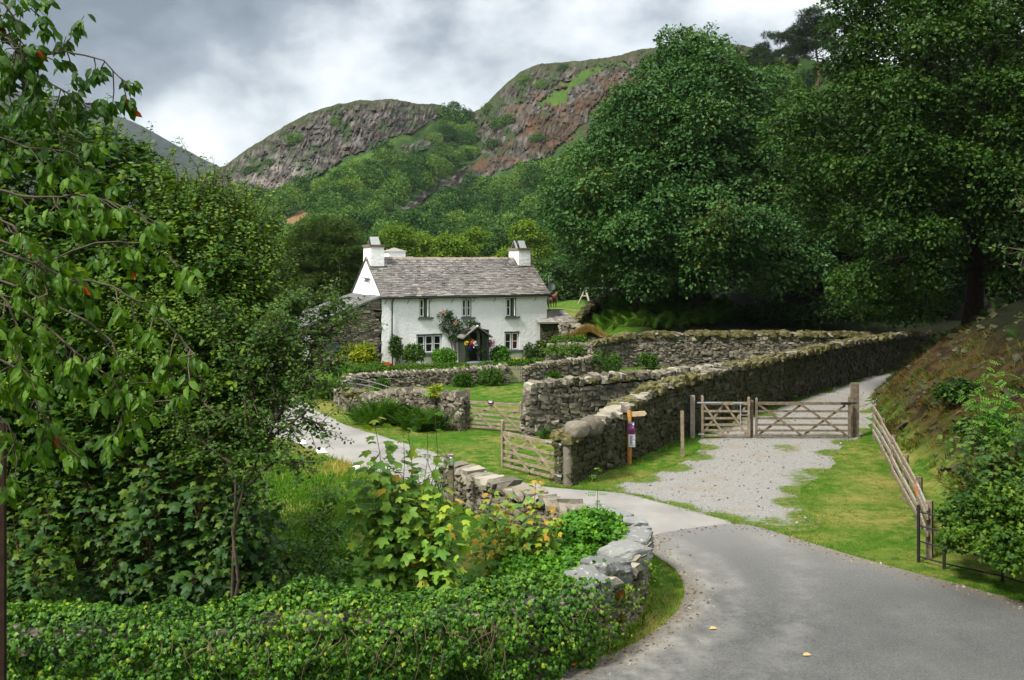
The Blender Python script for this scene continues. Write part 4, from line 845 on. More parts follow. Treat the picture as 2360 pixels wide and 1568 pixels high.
    for sg in (-1, 1):
        A = np.array([(mid, py0-.22, zap), (mid, 0.0, zap), (mid+sg*hw, 0, zev-.05), (mid+sg*hw, py0-.22, zev-.05)]); rb2.add(np.concatenate([A, A-np.array([0, 0, .055])]), BOXlike, .35)
        for r in range(5):
            for q in range(5):
                u0, u1 = 1-(r+1)/5-.03, 1-r/5; v0, v1 = q/5, (q+1)/5-.015; f = lambda u, v, dz: np.array([mid+sg*hw*(1-u), (py0-.22)*(1-v), zap+(zev-.05-zap)*(1-u)+dz])
                rb2.add(np.concatenate([[f(max(u0, 0), v0, .035), f(max(u0, 0), v1, .035), f(u1, v1, .012), f(u1, v0, .012)], [f(max(u0, 0), v0, .012), f(max(u0, 0), v1, .012), f(u1, v1, .002), f(u1, v0, .002)]]), BOXlike, float(np.clip(.45+.2*rng.normal(), 0, 1)))
    rb2.build('porch_roof', SLATE, po)
    gb = MB(); gb.add([(xa, py0+.03, 2.06), (xb, py0+.03, 2.06), (mid, py0+.03, zap-.1)], np.array([[0, 1, 2]])); gb.build('gable_boards', GREEN, po)
    s = MB(); s.box((mid+.1, py0-.3, -.02), (1.7, .9, .24)); s.build('doorstep', flat('slate_flag', (.16, .17, .17), .8, .3), cot)
    b = MB(); V = g/np.linalg.norm(g, axis=1)[:, None]*.075; b.add(V*np.array([1, 1, 1.4])+np.array([mid+.02, py0-.1, 2.28]), [STF]); l = b.build('porch_lamp', flat('white_lamp_glass', (.8, .8, .78), .3, .4, .03), cot, True); k = MB(); k.tube([(mid+.02, py0-.1, 2.38), (mid+.02, py0-.1, 2.52)], .03, 6); k.build('lamp_holder', BLACK, l)
BOXlike = np.array([[0, 1, 2, 3], [7, 6, 5, 4], [0, 4, 5, 1], [1, 5, 6, 2], [2, 6, 7, 3], [3, 7, 4, 0]])
cottage()
# ---- stone wing on the left gable
def wing():
    wg = thing('stone_barn', 'low rubble stone barn with lean-to slate roof against the left gable of the cottage', 'barn', tuple(CO), TH); WL = 5.0
    zt = lambda x: 4.22+x*.345; mb = MB(); Cs = []; z = -.3
    wd0, wd1, wdz = -WL+.1, -WL+.62, 2.0
    while z < 4.3:
        h = .11*(.7+.9*rng.random()); x = -WL
        while x < -.02:
            l = .18+.42*rng.random()**1.3; xm = x+l/2
            if z+h < zt(xm)-.02 and xm+l/2 < .05 and not (wd0 < xm < wd1 and z < wdz): Cs.append((xm, z+h/2, l/2, h/2))
            x += l
        z += h*.97
    c = np.array(Cs); n = len(c); stones(mb, np.stack([c[:, 0], .08+.015*rng.normal(size=n), c[:, 1]], 1), np.stack([c[:, 2]*1.02, np.full(n, .1), c[:, 3]*1.02], 1), euler(.03*rng.normal(size=n), .04*rng.normal(size=n), .03*rng.normal(size=n)), rng.beta(2, 2.2, n), .1)
    mb.build('wall', ST_A, wg)
    b = MB(); b.add([(-WL, .10, -.4), (-.01, .10, -.4), (-.01, .10, 4.15), (-WL, .10, zt(-WL)-.05), (-WL, DC-.2, -.4), (-.01, DC-.2, -.4), (-.01, DC-.2, 4.15), (-WL, DC-.2, zt(-WL)-.05)], [BOXlike]); b.build('inner_wall', GAP, wg)
    r = MB(); A = np.array([(-WL-.25, -.12, zt(-WL-.25)), (-.005, -.12, 4.26), (-.005, DC+.1, 4.26), (-WL-.25, DC+.1, zt(-WL-.25))]); r.add(np.concatenate([A, A-UP*.09]), [BOXlike], .2)
    for q in range(13):
        for k in range(15):
            u0, u1 = q/13, (q+1)/13+.02; v0, v1 = k/15, (k+.97)/15; f = lambda u, v, dz: A[0]*(1-u)*(1-v)+A[1]*u*(1-v)+A[2]*u*v+A[3]*(1-u)*v+UP*dz
            t = [f(u0, v0, .04), f(min(u1, 1), v0, .015), f(min(u1, 1), v1, .015), f(u0, v1, .04)]; t = np.array(t)+UP*.01*rng.random(); r.add(np.concatenate([t, t-UP*.02]), [BOXlike], float(np.clip(.5+.25*rng.normal(), 0, 1)))
    r.build('roof', SLATE_D, wg)
    b = MB(); b.box(((wd0+wd1)/2, .12, 1.), (.5, .05, 2.)); b.build('door', flat('white_door', (.72, .72, .7), .5, .3, .08), wg)
    b = MB(); xw = fx(765); b.box((xw, -.04, fz(765, 802)), (.95, .07, .50)); b.build('shutter', flat('slate_blue_board', (.075, .085, .088), .6, .3, .2), wg)
    b = MB(); b.box((xw+.02, -.05, fz(765, 802)+.3), (1.2, .12, .05)); b.build('ledge', GREYP, wg)
    b = MB(); b.tube([(fx(742), -.1, 2.9), (fx(742), -.1, -.2)], .045, 6); b.build('downpipe', BLACK, wg)
wing()
# ---- shed on the right with a slate roof
def shed():
    c = W(1280, 745, 66.); sh = thing('stone_shed', 'small dark stone shed with stained slate roof behind the right corner of the cottage', 'shed', (c[0], c[1], float(gz(c[0], c[1]))), R(12)); zb = float(gz(c[0], c[1]))
    zt = EYE-(742-HY)/F*65.-zb; zr = EYE-(714-HY)/F*67.5-zb
    mb = MB(); z = -.2; Cs = []
    while z < zt:
        h = .15; x = -1.2
        while x < 1.: l = .2+.25*rng.random(); Cs.append((x+l/2, z+h/2, l/2, h/2)); x += l
        z += h
    k = np.array(Cs); n = len(k); stones(mb, np.stack([k[:, 0], np.full(n, -.95), k[:, 1]], 1), np.stack([k[:, 2], np.full(n, .12), k[:, 3]], 1), euler(.03*rng.normal(size=n), .03*rng.normal(size=n), .03*rng.normal(size=n)), rng.beta(2, 2, n)*.6)
    mb.box((-.1, .3, zt/2-.1), (2.3, 2.4, zt)); mb.build('wall', ST_D, sh)
    r = MB(); A = np.array([(-1.5, -1.3, zt-.02), (1.15, -1.3, zt-.02), (.75, .75, zr), (-1.5, .75, zr)]); r.add(np.concatenate([A, A-UP*.07]), [BOXlike], .4)
    for q in range(8):
        for m in range(9):
            v0, v1 = q/8, (q+1)/8+.02; u0, u1 = m/9, (m+.96)/9; f = lambda u, v, dz: A[0]*(1-u)*(1-v)+A[1]*u*(1-v)+A[2]*u*v+A[3]*(1-u)*v+UP*dz
            t = np.array([f(u0, v0, .045), f(u1, v0, .045), f(u1, min(v1, 1), .015), f(u0, min(v1, 1), .015)]); r.add(np.concatenate([t, t-UP*.02]), [BOXlike], float(np.clip(.6+.3*rng.normal(), 0, 1)))
    r.build('roof', m_slate('lichened_slate', (.12, .115, .10), (.33, .31, .27)), sh)
    r = MB(); r.bar((-1.5, .75, zr+.03), (.77, .75, zr+.03), .16, .07); r.build('ridge', SLATE_D, sh)
shed()
def dish():
    Y = 69.; c = W(1265, 706, Y); zb = float(gz(c[0], Y)); top = EYE-(635-HY)/F*Y; th = thing('satellite_dish', 'grey satellite dish on a thin pole rising behind the right end of the cottage roof', 'satellite dish', (c[0], Y, zb))
    b = MB(); b.tube([(0, 0, -.2), (0, 0, top-zb)], .035, 6); b.build('pole', LEAD, th); zc = EYE-(661-HY)/F*Y-zb
    a = np.arange(20)*2*math.pi/20; V = [(0, .1, 0)]; 
    for rr, yy in ((.12, .085), (.24, .03), (.28, 0)): V += [(rr*math.cos(q), yy, rr*math.sin(q)) for q in a]
    V = np.array(V)@rotz(R(-25)).T+np.array([.16, -.15, zc]); i = np.arange(20); j = (i+1) % 20; b = MB(); b.add(V, [np.stack([np.zeros(20, int), 1+i, 1+j], 1), np.stack([1+i, 21+i, 21+j, 1+j], 1), np.stack([21+i, 41+i, 41+j, 21+j], 1)]); b.bar((.16, -.14, zc-.25), (.2, -.45, zc-.05), .02, .02); b.box((.2, -.45, zc-.03), (.06, .08, .06)); b.bar((0, 0, zc), (.16, -.05, zc), .05, .05); b.build('dish', flat('dish_grey', (.20, .21, .23), .5, .4, .1), th)
dish()
# ---- pony seen from behind, partly hidden by the cottage
def pony():
    Y = 97.; c = W(1270, 706, Y); z0 = float(gz(c[0], Y)); s = .92; H = W(0, 679, Y)[2]-z0
    o0 = np.array([c[0], Y, z0]); me = bpy.data.meshes.new('pony')
    J = {'pel': (0, 0, .86), 'rump': (-.0, .28, .93), 'back': (0, -.3, .9), 'wit': (0, -.75, .95), 'nek': (0, -1.0, 1.02), 'poll': (0, -1.18, 1.15), 'nose': (0, -1.5, .85)}
    V = []; E = []; r = []
    def av(p, rad): V.append(tuple(np.array(p)*np.array([1, 1, H/1.08]))); r.append(rad); return len(V)-1
    p0 = av((0, 0, .82), .27); p1 = av((0, -.4, .80), .29); p2 = av((0, -.8, .84), .25); p3 = av((0, -1.08, 1.0), .15); p4 = av((0, -1.3, 1.14), .12); p5 = av((0, -1.55, .92), .075); p6 = av((0, .3, .87), .24); E += [(p0, p1), (p1, p2), (p2, p3), (p3, p4), (p4, p5), (p0, p6)]
    for sx in (-1, 1):
        a = av((sx*.15, .28, .62), .14); b = av((sx*.16, .24, .46), .085); d = av((sx*.16, .38, .30), .06); e = av((sx*.16, .32, .08), .045); h = av((sx*.16, .30, .0), .06); E += [(p6, a), (a, b), (b, d), (d, e), (e, h)]
        a = av((sx*.13, -.82, .55), .10); b = av((sx*.13, -.84, .32), .055); d = av((sx*.13, -.84, .07), .042); h = av((sx*.13, -.86, .0), .055); E += [(p2, a), (a, b), (b, d), (d, h)]
        e1 = av((sx*.07, -1.3, 1.3), .03); E.append((p4, e1))
    me.from_pydata(V, E, []); o = bpy.data.objects.new('pony', me); COL.objects.link(o); o.location = o0; o.rotation_euler = (0, 0, R(180-28))
    m = o.modifiers.new('skin', 'SKIN'); m.use_smooth_shade = True
    for i, sv in enumerate(me.skin_vertices[0].data): sv.radius = (r[i], r[i]); sv.use_root = (i == 0)
    s_ = o.modifiers.new('sub', 'SUBSURF'); s_.levels = 1; s_.render_levels = 2
    t = NT('chestnut_coat', .7, .3); sp = t.new('ShaderNodeSeparateXYZ'); t.link(t.objc(), sp.inputs[0]); t.col(t.ramp(sp.outputs[2], [(.12, (.010, .007, .005)), (.38, (.025, .011, .006)), (.55, (.075, .026, .011)), (.9, (.11, .038, .016))])); me.materials.append(t.m)
    tag(o, 'brown pony grazing on the bank, seen from behind past the cottage corner', 'pony')
    b = MB(); b.tube([(0, .5, .95*H/1.08), (0, .62, .8*H/1.08), (.02, .62, .4*H/1.08), (.03, .58, .15)], [.06, .1, .1, .03], 7); b.build('tail', flat('black_tail', (.010, .008, .007), .8, .2), o, True)
pony()
def swing():
    Y = 98.; a = W(1338, 664, Y); b_ = W(1420, 665, Y+2.5); zt = a[2]; th = thing('swing_frame', 'pale timber garden swing frame standing on the bank under the trees', 'swing', (a[0], Y, float(gz(a[0], Y)))); off = np.array(th.location); wood = flat('pale_timber', (.34, .30, .225), .8, .2, .15)
    b = MB(); b.bar(a, b_, .11, .13); b.build('top_beam', wood, th, off=off)
    top = W(1349, 666, Y+.2); f1 = W(1360, 699, Y-.9); f1[2] = float(gz(f1[0], f1[1])); f2 = W(1332, 700, Y+1.1); f2[2] = float(gz(f2[0], f2[1]))
    for q in (f1, f2): b = MB(); b.bar(q-UP*.1, top, .13, .13); b.build('leg', wood, th, off=off)
    m1 = f1*.45+top*.55; m2 = f2*.45+top*.55; b = MB(); b.bar(m1, m2, .09, .09); b.build('cross_bar', wood, th, off=off)
    for q in (f1, f2): b = MB(); b.bar(q+b_-a-UP*.1, top+b_-a*1.0-np.array([.3, 0, 0]), .13, .13); b.build('leg', wood, th, off=off)
    b = MB(); b.box(top, (.16, .2, .14)); b.build('bracket', flat('blue_bracket', (.03, .16, .30), .5, .3), th, off=off)
    for f in (.55, .8):
        p = a*(1-f)+b_*f; z = float(gz(p[0], p[1]))
        sb = MB(); sb.box((p[0], p[1], z+.45), (.45, .18, .04)); s = sb.build('swing_seat', flat('dark_seat', (.03, .035, .03), .7, .2), th, off=off)
        for q in (-.2, .2): r_ = MB(); r_.tube([(p[0]+q, p[1], zt-.05), (p[0]+q, p[1], z+.45)], .018, 4); r_.build('rope', flat('rope', (.28, .28, .24), .9, .1), s, off=off)
swing()
# ================================================================ gates, posts, fences
def m_oak(name, a, b, c):
    t = NT(name, .85, .2); n = t.noise(6, 5, .7, co=t.objc(), sc=(1, 1, 1)); n2 = t.noise(22, 4, .7)
    k = t.ramp(n, [(.3, a), (.5, b), (.7, c)]); k = t.mix(t.math('MULTIPLY', n2, .7), k, t.mix(1., k, (.45, .43, .4), 'MULTIPLY')); t.col(k); t.bump(n2, .5, .01); return t.m
OAK = m_oak('weathered_oak', (.15, .118, .082), (.26, .21, .15), (.38, .32, .235)); OAK_D = m_oak('dark_old_oak', (.08, .062, .042), (.165, .132, .092), (.27, .225, .16)); OAK_P = m_oak('silvered_oak', (.20, .168, .138), (.31, .27, .225), (.43, .385, .33))
GALV = flat('galvanised_steel', (.42, .45, .48), .4, .5, .15, 8, .5)
def frame_at(A, B):
    A = np.asarray(A, float); B = np.asarray(B, float); return math.atan2(B[1]-A[1], B[0]-A[0]), np.linalg.norm((B-A)[:2])
def gate(label, A, B, H, mat, rails, heads=(.3, .12), braces=((0., 1, .5, 0), (.5, 1, 1., 0)), back=((.02, .18, .5, 1), (.5, .02, 1., .9)), hinge=None, zoff=.08, name='field_gate', group=None, dz=0.):
    a, L = frame_at(A, B); th = thing(name, label, 'gate', (A[0], A[1], float(gz(A[0], A[1]))), a, group)
    sl = (float(gz(B[0], B[1]))-float(gz(A[0], A[1]))+dz)/L
    z = lambda x, h: h+zoff+sl*x
    for x, w_, ex in ((0.04, .08, heads[0]), (L-.04, .08, heads[1])):
        b = MB(); b.bar((x, 0, z(x, -.02)), (x, 0, z(x, H+ex)), w_, .09, up=(0, 1, 0)); 
        if ex > .05: b.add([(x-.04, -.045, z(x, H+ex)), (x+.04, -.045, z(x, H+ex)), (x+.04, .045, z(x, H+ex)), (x-.04, .045, z(x, H+ex)), (x, 0, z(x, H+ex)+.06)], [np.array([[0, 1, 4], [1, 2, 4], [2, 3, 4], [3, 0, 4]])])
        b.build('stile', mat, th)
    hs = [0.]+list(np.cumsum(np.linspace(.8, 1.25, rails-1))); hs = np.array(hs)/hs[-1]
    for k, f in enumerate(hs):
        b = MB(); zz = f*(H-.1)+.05; w_ = .10 if k == rails-1 else .075
        b.bar((.08, 0, z(.08, zz)), (L-.08, 0, z(L-.08, zz)), .035 if k < rails-1 else .07, w_); b.build('top_rail' if k == rails-1 else 'rail', mat, th)
    for (x0, f0, x1, f1), yy in [(q, -.036) for q in braces]+[(q, .036) for q in back]:
        b = MB(); xa, xb = .08+x0*(L-.16), .08+x1*(L-.16); b.bar((xa, yy, z(xa, .03+f0*(H-.1))), (xb, yy, z(xb, .03+f1*(H-.1))), .03, .075); b.build('brace', mat, th)
    for xs, zz, l in (hinge or ()):
        b = MB(); sg = 1 if xs < L/2 else -1; b.bar((xs-sg*.14, -.045, z(xs, zz)), (xs+sg*l, -.05, z(xs, zz)), .02, .055); b.build('hinge', GALV, th)
    return th, L
def post(label, X, Y, H, w_, mat, shape='square', name='gate_post', cat='post', rot=0., lean=0., group=None):
    b = MB(); zb = float(gz(X, Y)); n = 4 if shape in ('square', 'point') else 9
    if shape in ('square', 'point'):
        b.box((0, 0, H/2-.1), (w_, w_, H+.2)); 
        if shape == 'point': b.add([(-w_/2, -w_/2, H), (w_/2, -w_/2, H), (w_/2, w_/2, H), (-w_/2, w_/2, H), (0, 0, H+w_*.6)], [np.array([[0, 1, 4], [1, 2, 4], [2, 3, 4], [3, 0, 4]])])
    elif shape == 'stone': b.tube([(0, 0, -.2), (.01, 0, H*.5), (-.01, .01, H*.85), (0, 0, H*.97), (0, 0, H)], [w_*.56, w_*.55, w_*.52, w_*.4, w_*.15], 9)
    else: b.tube([(0, 0, -.2), (0, 0, H-.04), (0, 0, H)], [w_/2, w_/2, w_*.3], 10)
    o = b.build(name, mat, None, shape == 'stone'); o.location = (X, Y, zb); o.rotation_euler = (0, lean, rot); tag(o, label, cat, group); return o
# field gate into the paddock
A = G(1073, 990); B = G(1203, 1000)
fg, L = gate('weathered wooden field gate with a small purple plate on its top bar closing the paddock', A, B, 1.02, OAK, 6, (.22, .06), hinge=((0.1, .0, .0),)[:0])
b = MB(); b.box((L*.46, -.06, 1.12), (.24, .02, .115)); pl = b.build('name_plate', flat('purple_enamel', (.085, .012, .075), .4, .4, .1), fg)
b = MB(); b.box((L*.46, -.073, 1.145), (.17, .004, .018)); b.box((L*.46, -.073, 1.105), (.12, .004, .03)); b.build('lettering', WHITEP, pl)
post('square dark gatepost at the left end of the field gate with the purple plate', *(G(1078, 990)+np.array([-.02, .35])), 1.5, .17, OAK_D)
post('mossy short post against the grey rubble wall at the right end of the field gate', *(G(1209, 1003)+np.array([.02, .1])), 1.22, .13, OAK)
post('low wooden stump in the grass under the field gate', *G(1173, 1012), .24, .09, OAK_P, name='post_stump')
# open gate by the stone post
A = G(1157, 1080); B = G(1290, 1114)
og, L = gate('open five-bar gate swung back on the grass beside the rounded stone gatepost', A, B, 1.08, OAK, 5, (.32, .02), hinge=None)
for zz, l in ((1.14, .55), (.22, .16)): b = MB(); b.bar((L-l, -.06, zz), (L+.14, -.06, zz), .025, .055); b.build('hinge', GALV, og)
post('rounded old stone gatepost at the end of the mossy wall beside the open gate', *G(1309, 1117), 1.27, .26, ST_L, 'stone', cat='gatepost')
post('short dark post standing in the grass just behind the open gate', *G(1180, 1075), .55, .10, OAK_D)
# track gates
GY0 = 35.9
def gx(px, Y=GY0): return np.array([(px-CX)/F*Y, Y])
wg_, LL = gate('wide wooden track gate with crossed braces at the far end of the gravel', gx(1741), gx(1960, 35.75), 1.27, OAK_D, 6, (.12, .18), braces=((.0, 1, .5, 0), (.47, 1, 1., 0.)), back=((.02, .05, .49, .98), (.52, .05, .97, .95)), zoff=.06)
b = MB(); b.bar((LL-.35, -.06, 1.32), (LL+.2, -.06, 1.32), .03, .06); b.build('hinge', BLACK, wg_)
pg_, LL = gate('narrow wooden pedestrian gate with a steel latch bar left of the wide track gate', gx(1616), gx(1728), 1.27, OAK, 6, (.20, .15), braces=((.0, 1, .48, 0), (.48, 1, 1., 0.)), back=((.02, .1, .46, 1), (.55, .1, 1., 1)), zoff=.06, name='pedestrian_gate')
b = MB(); b.bar((-.16, -.05, 1.31), (.75, -.05, 1.31), .02, .05); b.bar((1.15, -.05, 1.30), (1.5, -.05, 1.30), .02, .04); b.tube([(1.42, -.06, 1.28), (1.42, -.06, .55)], .018, 6); b.bar((1.42, -.06, .86), (1.68, -.06, .86), .02, .02); b.bar((-.1, -.05, .16), (.1, -.05, .16), .02, .05); b.build('latch', GALV, pg_)
p_ = gx(1596); post('pale square gatepost left of the narrow pedestrian gate', p_[0], p_[1]+.05, 1.56, .17, OAK_P)
p_ = gx(1734.5); post('thin closing post between the narrow gate and the wide track gate', p_[0], p_[1]+.12, 1.38, .09, OAK_D)
p_ = gx(1967.5, 36.1); post('tall square gatepost at the right end of the wide track gate', p_[0]+.04, p_[1], 1.98, .24, OAK_D)
p_ = G(1573, 1050); post('slim bare wooden post standing against the mossy wall between signpost and gates', p_[0], p_[1], 1.5, .10, OAK, lean=-.01)
# garden wicket gate
def wicket():
    A = W(1172, 885, 51.6); B = W(1204, 885, 51.8); a, L = frame_at(A, B); th = thing('wicket_gate', 'little pale picket gate in the garden wall in front of the cottage door', 'gate', (A[0], A[1], float(gz(A[0], A[1]))), a)
    for z in (.25, .72): b = MB(); b.box((L/2, .03, z), (L, .03, .07)); b.build('rail', OAK_P, th)
    for q in range(8): b = MB(); x = .04+(L-.08)*q/7; b.box((x, 0, .47), (.055, .025, .86)); b.build('picket', OAK_P, th)
wicket()
# post and rail fence
def rail_fence():
    pts = np.array([(13.0, 35.4), (12.25, 32.6), (11.35, 29.4), (10.5, 26.4), (9.75, 23.7), (9.0, 21.35)]); th = thing('post_and_rail_fence', 'long weathered post and rail fence running down the right verge towards the road', 'fence', (*pts[2], float(gz(*pts[2])))); off = np.array(th.location)
    hs = (.30, .58, .88, 1.16)
    for k, p in enumerate(pts):
        zb = float(gz(*p)); b = MB(); b.box((p[0]+.07, p[1]+.02, zb+.55), (.12, .13, 1.4), rotz(.9)); b.build('post', OAK_D, th, off=off)
    for k in range(len(pts)-1):
        a, c = pts[k], pts[k+1]; za, zc = float(gz(*a)), float(gz(*c)); d = nrm(c-a)
        for h in hs:
            if k == 4 and h == .30: continue
            b = MB(); j = .04*rng.normal(size=2); b.bar((*(a-d*.12), za+h+j[0]), (*(c+d*.12), zc+h+j[1]), .045, .105); b.build('rail', OAK if rng.random() < .6 else OAK_P, th, off=off)
    b = MB(); p = pts[4]*.85+pts[5]*.15; b.tube([(p[0]-.06, p[1]-.02, .95), (p[0]-.08, p[1]-.05, 1.2), (p[0]-.05, p[1]-.08, .9)], .009, 5); b.build('twine', flat('orange_twine', (.75, .13, .03), .8, .1, .1), th, off=off)
rail_fence()
def iron_fence():
    pts = np.array([(8.72, 21.1), (9.05, 20.6), (9.85, 19.75), (10.35, 18.9), (11.0, 17.9), (11.6, 16.9)]); th = thing('iron_railing', 'black iron railing with thin bars in front of the leafy bushes at the right edge', 'railing', (*pts[2], float(gz(*pts[2])))); off = np.array(th.location)
    for k, p in enumerate(pts):
        zb = float(gz(*p)); b = MB(); b.box((p[0], p[1], zb+.55), (.075 if k < 2 else .045, .05, 1.35 if k < 2 else 1.25), rotz(.9)); b.build('post', BLACK, th, off=off)
    for h in (.12, .45, .78, 1.08):
        b = MB(); P = np.array([(*p, float(gz(*p))+h) for p in pts]); b.tube(P, .017, 5); b.build('bar', BLACK, th, off=off)
iron_fence()
p_ = G(2, 1500); post('rusty iron post standing at the very left edge beside the dark sycamore leaves', W(6, 1300, 13.3)[0], 13.3, 4.3, .075, flat('rust', (.022, .011, .008), .85, .2, .4, 7), name='iron_post')
# signpost with finger and two posters
def signpost():
    p = G(1450, 1068); zb = float(gz(*p)); th = thing('signpost', 'orange-brown wooden signpost with a single finger board and two small posters', 'signpost', (p[0], p[1], zb)); H = 1.72
    ow = m_oak('varnished_pine', (.33, .145, .03), (.42, .20, .045), (.50, .26, .07)); pw = m_oak('fresh_oak', (.46, .34, .2), (.55, .43, .27), (.62, .5, .34))
    b = MB(); b.tube([(0, 0, -.2), (0, 0, H-.05), (0, 0, H)], [.08, .078, .03], 12); b.build('pole', ow, th, True)
    b = MB(); h0, h1 = H-.22, H-.07; L0, L1 = .06, .56; A = np.array([(L0, -.02, h0), (L1-.06, -.02, h0+.03), (L1, -.02, (h0+h1)/2+.03), (L1-.06, -.02, h1+.03), (L0, -.02, h1)]); n = 5; V = np.concatenate([A, A+np.array([0, .045, 0])]); i = np.arange(n); j = (i+1) % n
    b.add(V, [np.stack([i, j, j+n, i+n], 1), np.array([[0, 1, 2, 3, 4], [9, 8, 7, 6, 5]])]); b.build('finger_board', pw, th)
    b = MB(); b.box((.055, -.09, 1.15), (.21, .008, .40)); q = b.build('poster', flat('purple_poster', (.13, .018, .12), .4, .3, .08), th)
    b = MB(); b.box((.055, -.096, 1.315), (.205, .004, .06)); b.build('header', flat('blue_header', (.10, .16, .27), .4, .3, .15), q); b = MB(); b.box((.12, -.097, 1.27), (.035, .004, .06)); b.build('emblem', WHITEP, q)
    b = MB()
    for z in (1.2, 1.17, 1.14, 1.11): b.box((.02, -.096, z), (.09, .003, .008))
    b.build('lettering', flat('pink_ink', (.42, .25, .4), .5, .2, .05), q); b = MB(); b.box((.11, -.096, 1.17), (.05, .003, .05)); b.build('picture', flat('amber_picture', (.45, .22, .05), .5, .2, .3, 30), q)
    b = MB(); b.box((.075, -.094, .75), (.21, .008, .40)); q = b.build('notice', flat('pale_lilac_paper', (.62, .62, .66), .4, .3, .05), th)
    b = MB(); b.box((.05, -.1, .77), (.085, .003, .28)); b.build('text_panel', flat('lilac', (.33, .25, .36), .5, .2, .1), q); b = MB(); b.box((.125, -.1, .76), (.07, .003, .1)); b.build('picture', WHITEP, q); b = MB(); b.box((.125, -.102, .78), (.05, .003, .025)); b.build('emblem', BLACK, q); b = MB(); b.box((.075, -.1, .60), (.18, .003, .05)); b.build('footer', flat('teal_strip', (.28, .45, .47), .5, .2, .05), q)
signpost()
def noticepost():
    Y = 24.9; X = (1040-CX)/F*Y; zb = float(gz(X, Y)); th = thing('notice_post', 'short wooden post with grey notice box and poster beside the lane', 'notice post', (X, Y, zb), R(-12)); zt = EYE-(1046-HY)/F*Y-zb
    b = MB(); b.box((0, 0, zt/2-.1), (.12, .12, zt+.1)); b.build('post', OAK_D, th); b = MB(); b.box((-.03, -.1, zt-.13), (.24, .1, .27)); q = b.build('board', OAK_P, th)
    b = MB(); b.box((.035, -.156, zt-.12), (.11, .006, .23)); n = b.build('poster', flat('photo_paper', (.20, .23, .22), .4, .3, .35, 14), q); b = MB(); b.box((.035, -.161, zt-.025), (.10, .003, .03)); b.build('header', flat('plum_ink', (.14, .03, .12), .5, .2, .1), n); b = MB(); b.box((.03, -.161, zt-.07), (.05, .003, .035)); b.build('emblem', WHITEP, n)
noticepost()
# bent metal hurdle by the low wall
def hurdle():
    A = W(800, 912, 45.); B = W(955, 905, 42.); z0 = .0; th = thing('metal_hurdle', 'bent rusty-grey metal hurdle leaning behind the low wall left of the ferns', 'hurdle', (A[0], A[1], 0.)); off = np.array(th.location); m = flat('dull_steel', (.17, .165, .15), .6, .4, .2, 8, .3)
    for f in (.08, .35, .6, .85): p = A*(1-f)+B*f; b = MB(); b.bar((p[0], p[1], 0.), (p[0], p[1], 1.1-.2*f), .03, .03); b.build('upright', m, th, off=off)
    for h in (.35, .6, .85, 1.1):
        P = np.array([[*(A*(1-f)+B*f)[:2], h*(1-.28*f)+.06*math.sin(5*f)] for f in np.linspace(0, 1, 7)]); b = MB(); b.tube(P, .02, 5); b.build('bar', m, th, off=off)
hurdle()
def pole_on_grass():
    a = W(676, 883, 52.); b_ = W(726, 876, 53.); mb = MB(); a[2] = .12; b_[2] = .2; mb.bar(a, b_, .16, .13); tag(mb.build('timber_baulk', WHITEP), 'long pale painted timber baulk lying at the yard edge behind the left bushes', 'timber')
pole_on_grass()
for px, py, s, lb in ((741, 1045, .17, 'white painted marker stone with a pointed top on the left lane verge'), (822, 1083, .15, 'flat white painted stone nearest the tall sapling on the lane verge'), (697, 1024, .15, 'white painted stone farthest up the left lane verge below the branches')):
    p = G(px, py); mb = MB(); V = g/np.linalg.norm(g, axis=1)[:, None]**.8*(1+.12*rng.normal(size=(26, 1)))*np.array([1.25, .9, .75])*s; mb.add(V@rotz(rng.random()*3).T+np.array([p[0], p[1], float(gz(*p))+s*.35]), [STF]); o = mb.build('marker_stone', flat('white_limewash', (.74, .74, .70), .9, .1, .12, 8)); tag(o, lb, 'stone')
p = G(1725, 1160)
# ================================================================ leaf and bark materials
BARK = flat('grey_brown_bark', (.075, .058, .044), .95, .1, .4, 9); BARK_D = flat('dark_bark', (.035, .026, .02), .95, .1, .4, 9); BARK_R = flat('ruddy_pine_bark', (.085, .048, .032), .95, .1, .35, 6); TWIG = flat('pale_twig', (.075, .060, .044), .9, .15, .3, 12); STEMR = flat('ruddy_green_stem', (.085, .045, .025), .7, .2, .3, 15)
L_SYC = leafmat('sycamore_leaves', [(0., (.014, .046, .016)), (.5, (.036, .100, .030)), (.85, (.070, .150, .042)), (1., (.14, .13, .04))], .22, .42, .4, dim=1.0)
L_OAK = leafmat('oak_leaves', [(0., (.010, .034, .007)), (.5, (.029, .080, .013)), (1., (.088, .18, .024))], .25, .42, .4)
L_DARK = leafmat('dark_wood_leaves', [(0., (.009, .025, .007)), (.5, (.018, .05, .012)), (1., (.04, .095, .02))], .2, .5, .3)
L_HILL = leafmat('hillside_leaves', [(0., (.012, .036, .013)), (.35, (.028, .070, .022)), (.65, (.052, .110, .030)), (1., (.105, .175, .042))], .12, .7, .12, vary=.9, dim=1.15)
L_LITE = leafmat('fresh_green_leaves', [(0., (.050, .110, .014)), (.5, (.110, .205, .026)), (1., (.19, .30, .038))], .25, .6, .15, vary=.45)
L_YEW = leafmat('yew_needles', [(0., (.016, .040, .008)), (.5, (.046, .092, .016)), (1., (.11, .17, .03))], .12, .6, .25)
L_PINE = leafmat('pine_needles', [(0., (.012, .028, .014)), (.5, (.024, .05, .022)), (1., (.045, .08, .03))], .1, .6, .25)
L_MAP = leafmat('field_maple_leaves', [(0., (.014, .046, .008)), (.5, (.040, .108, .013)), (.9, (.105, .205, .018)), (1., (.18, .28, .03))], .32, .4, .42)
L_ALD = leafmat('alder_leaves', [(0., (.018, .058, .012)), (.5, (.046, .118, .016)), (.85, (.115, .22, .02)), (1., (.19, .30, .03))], .3, .38, .45)
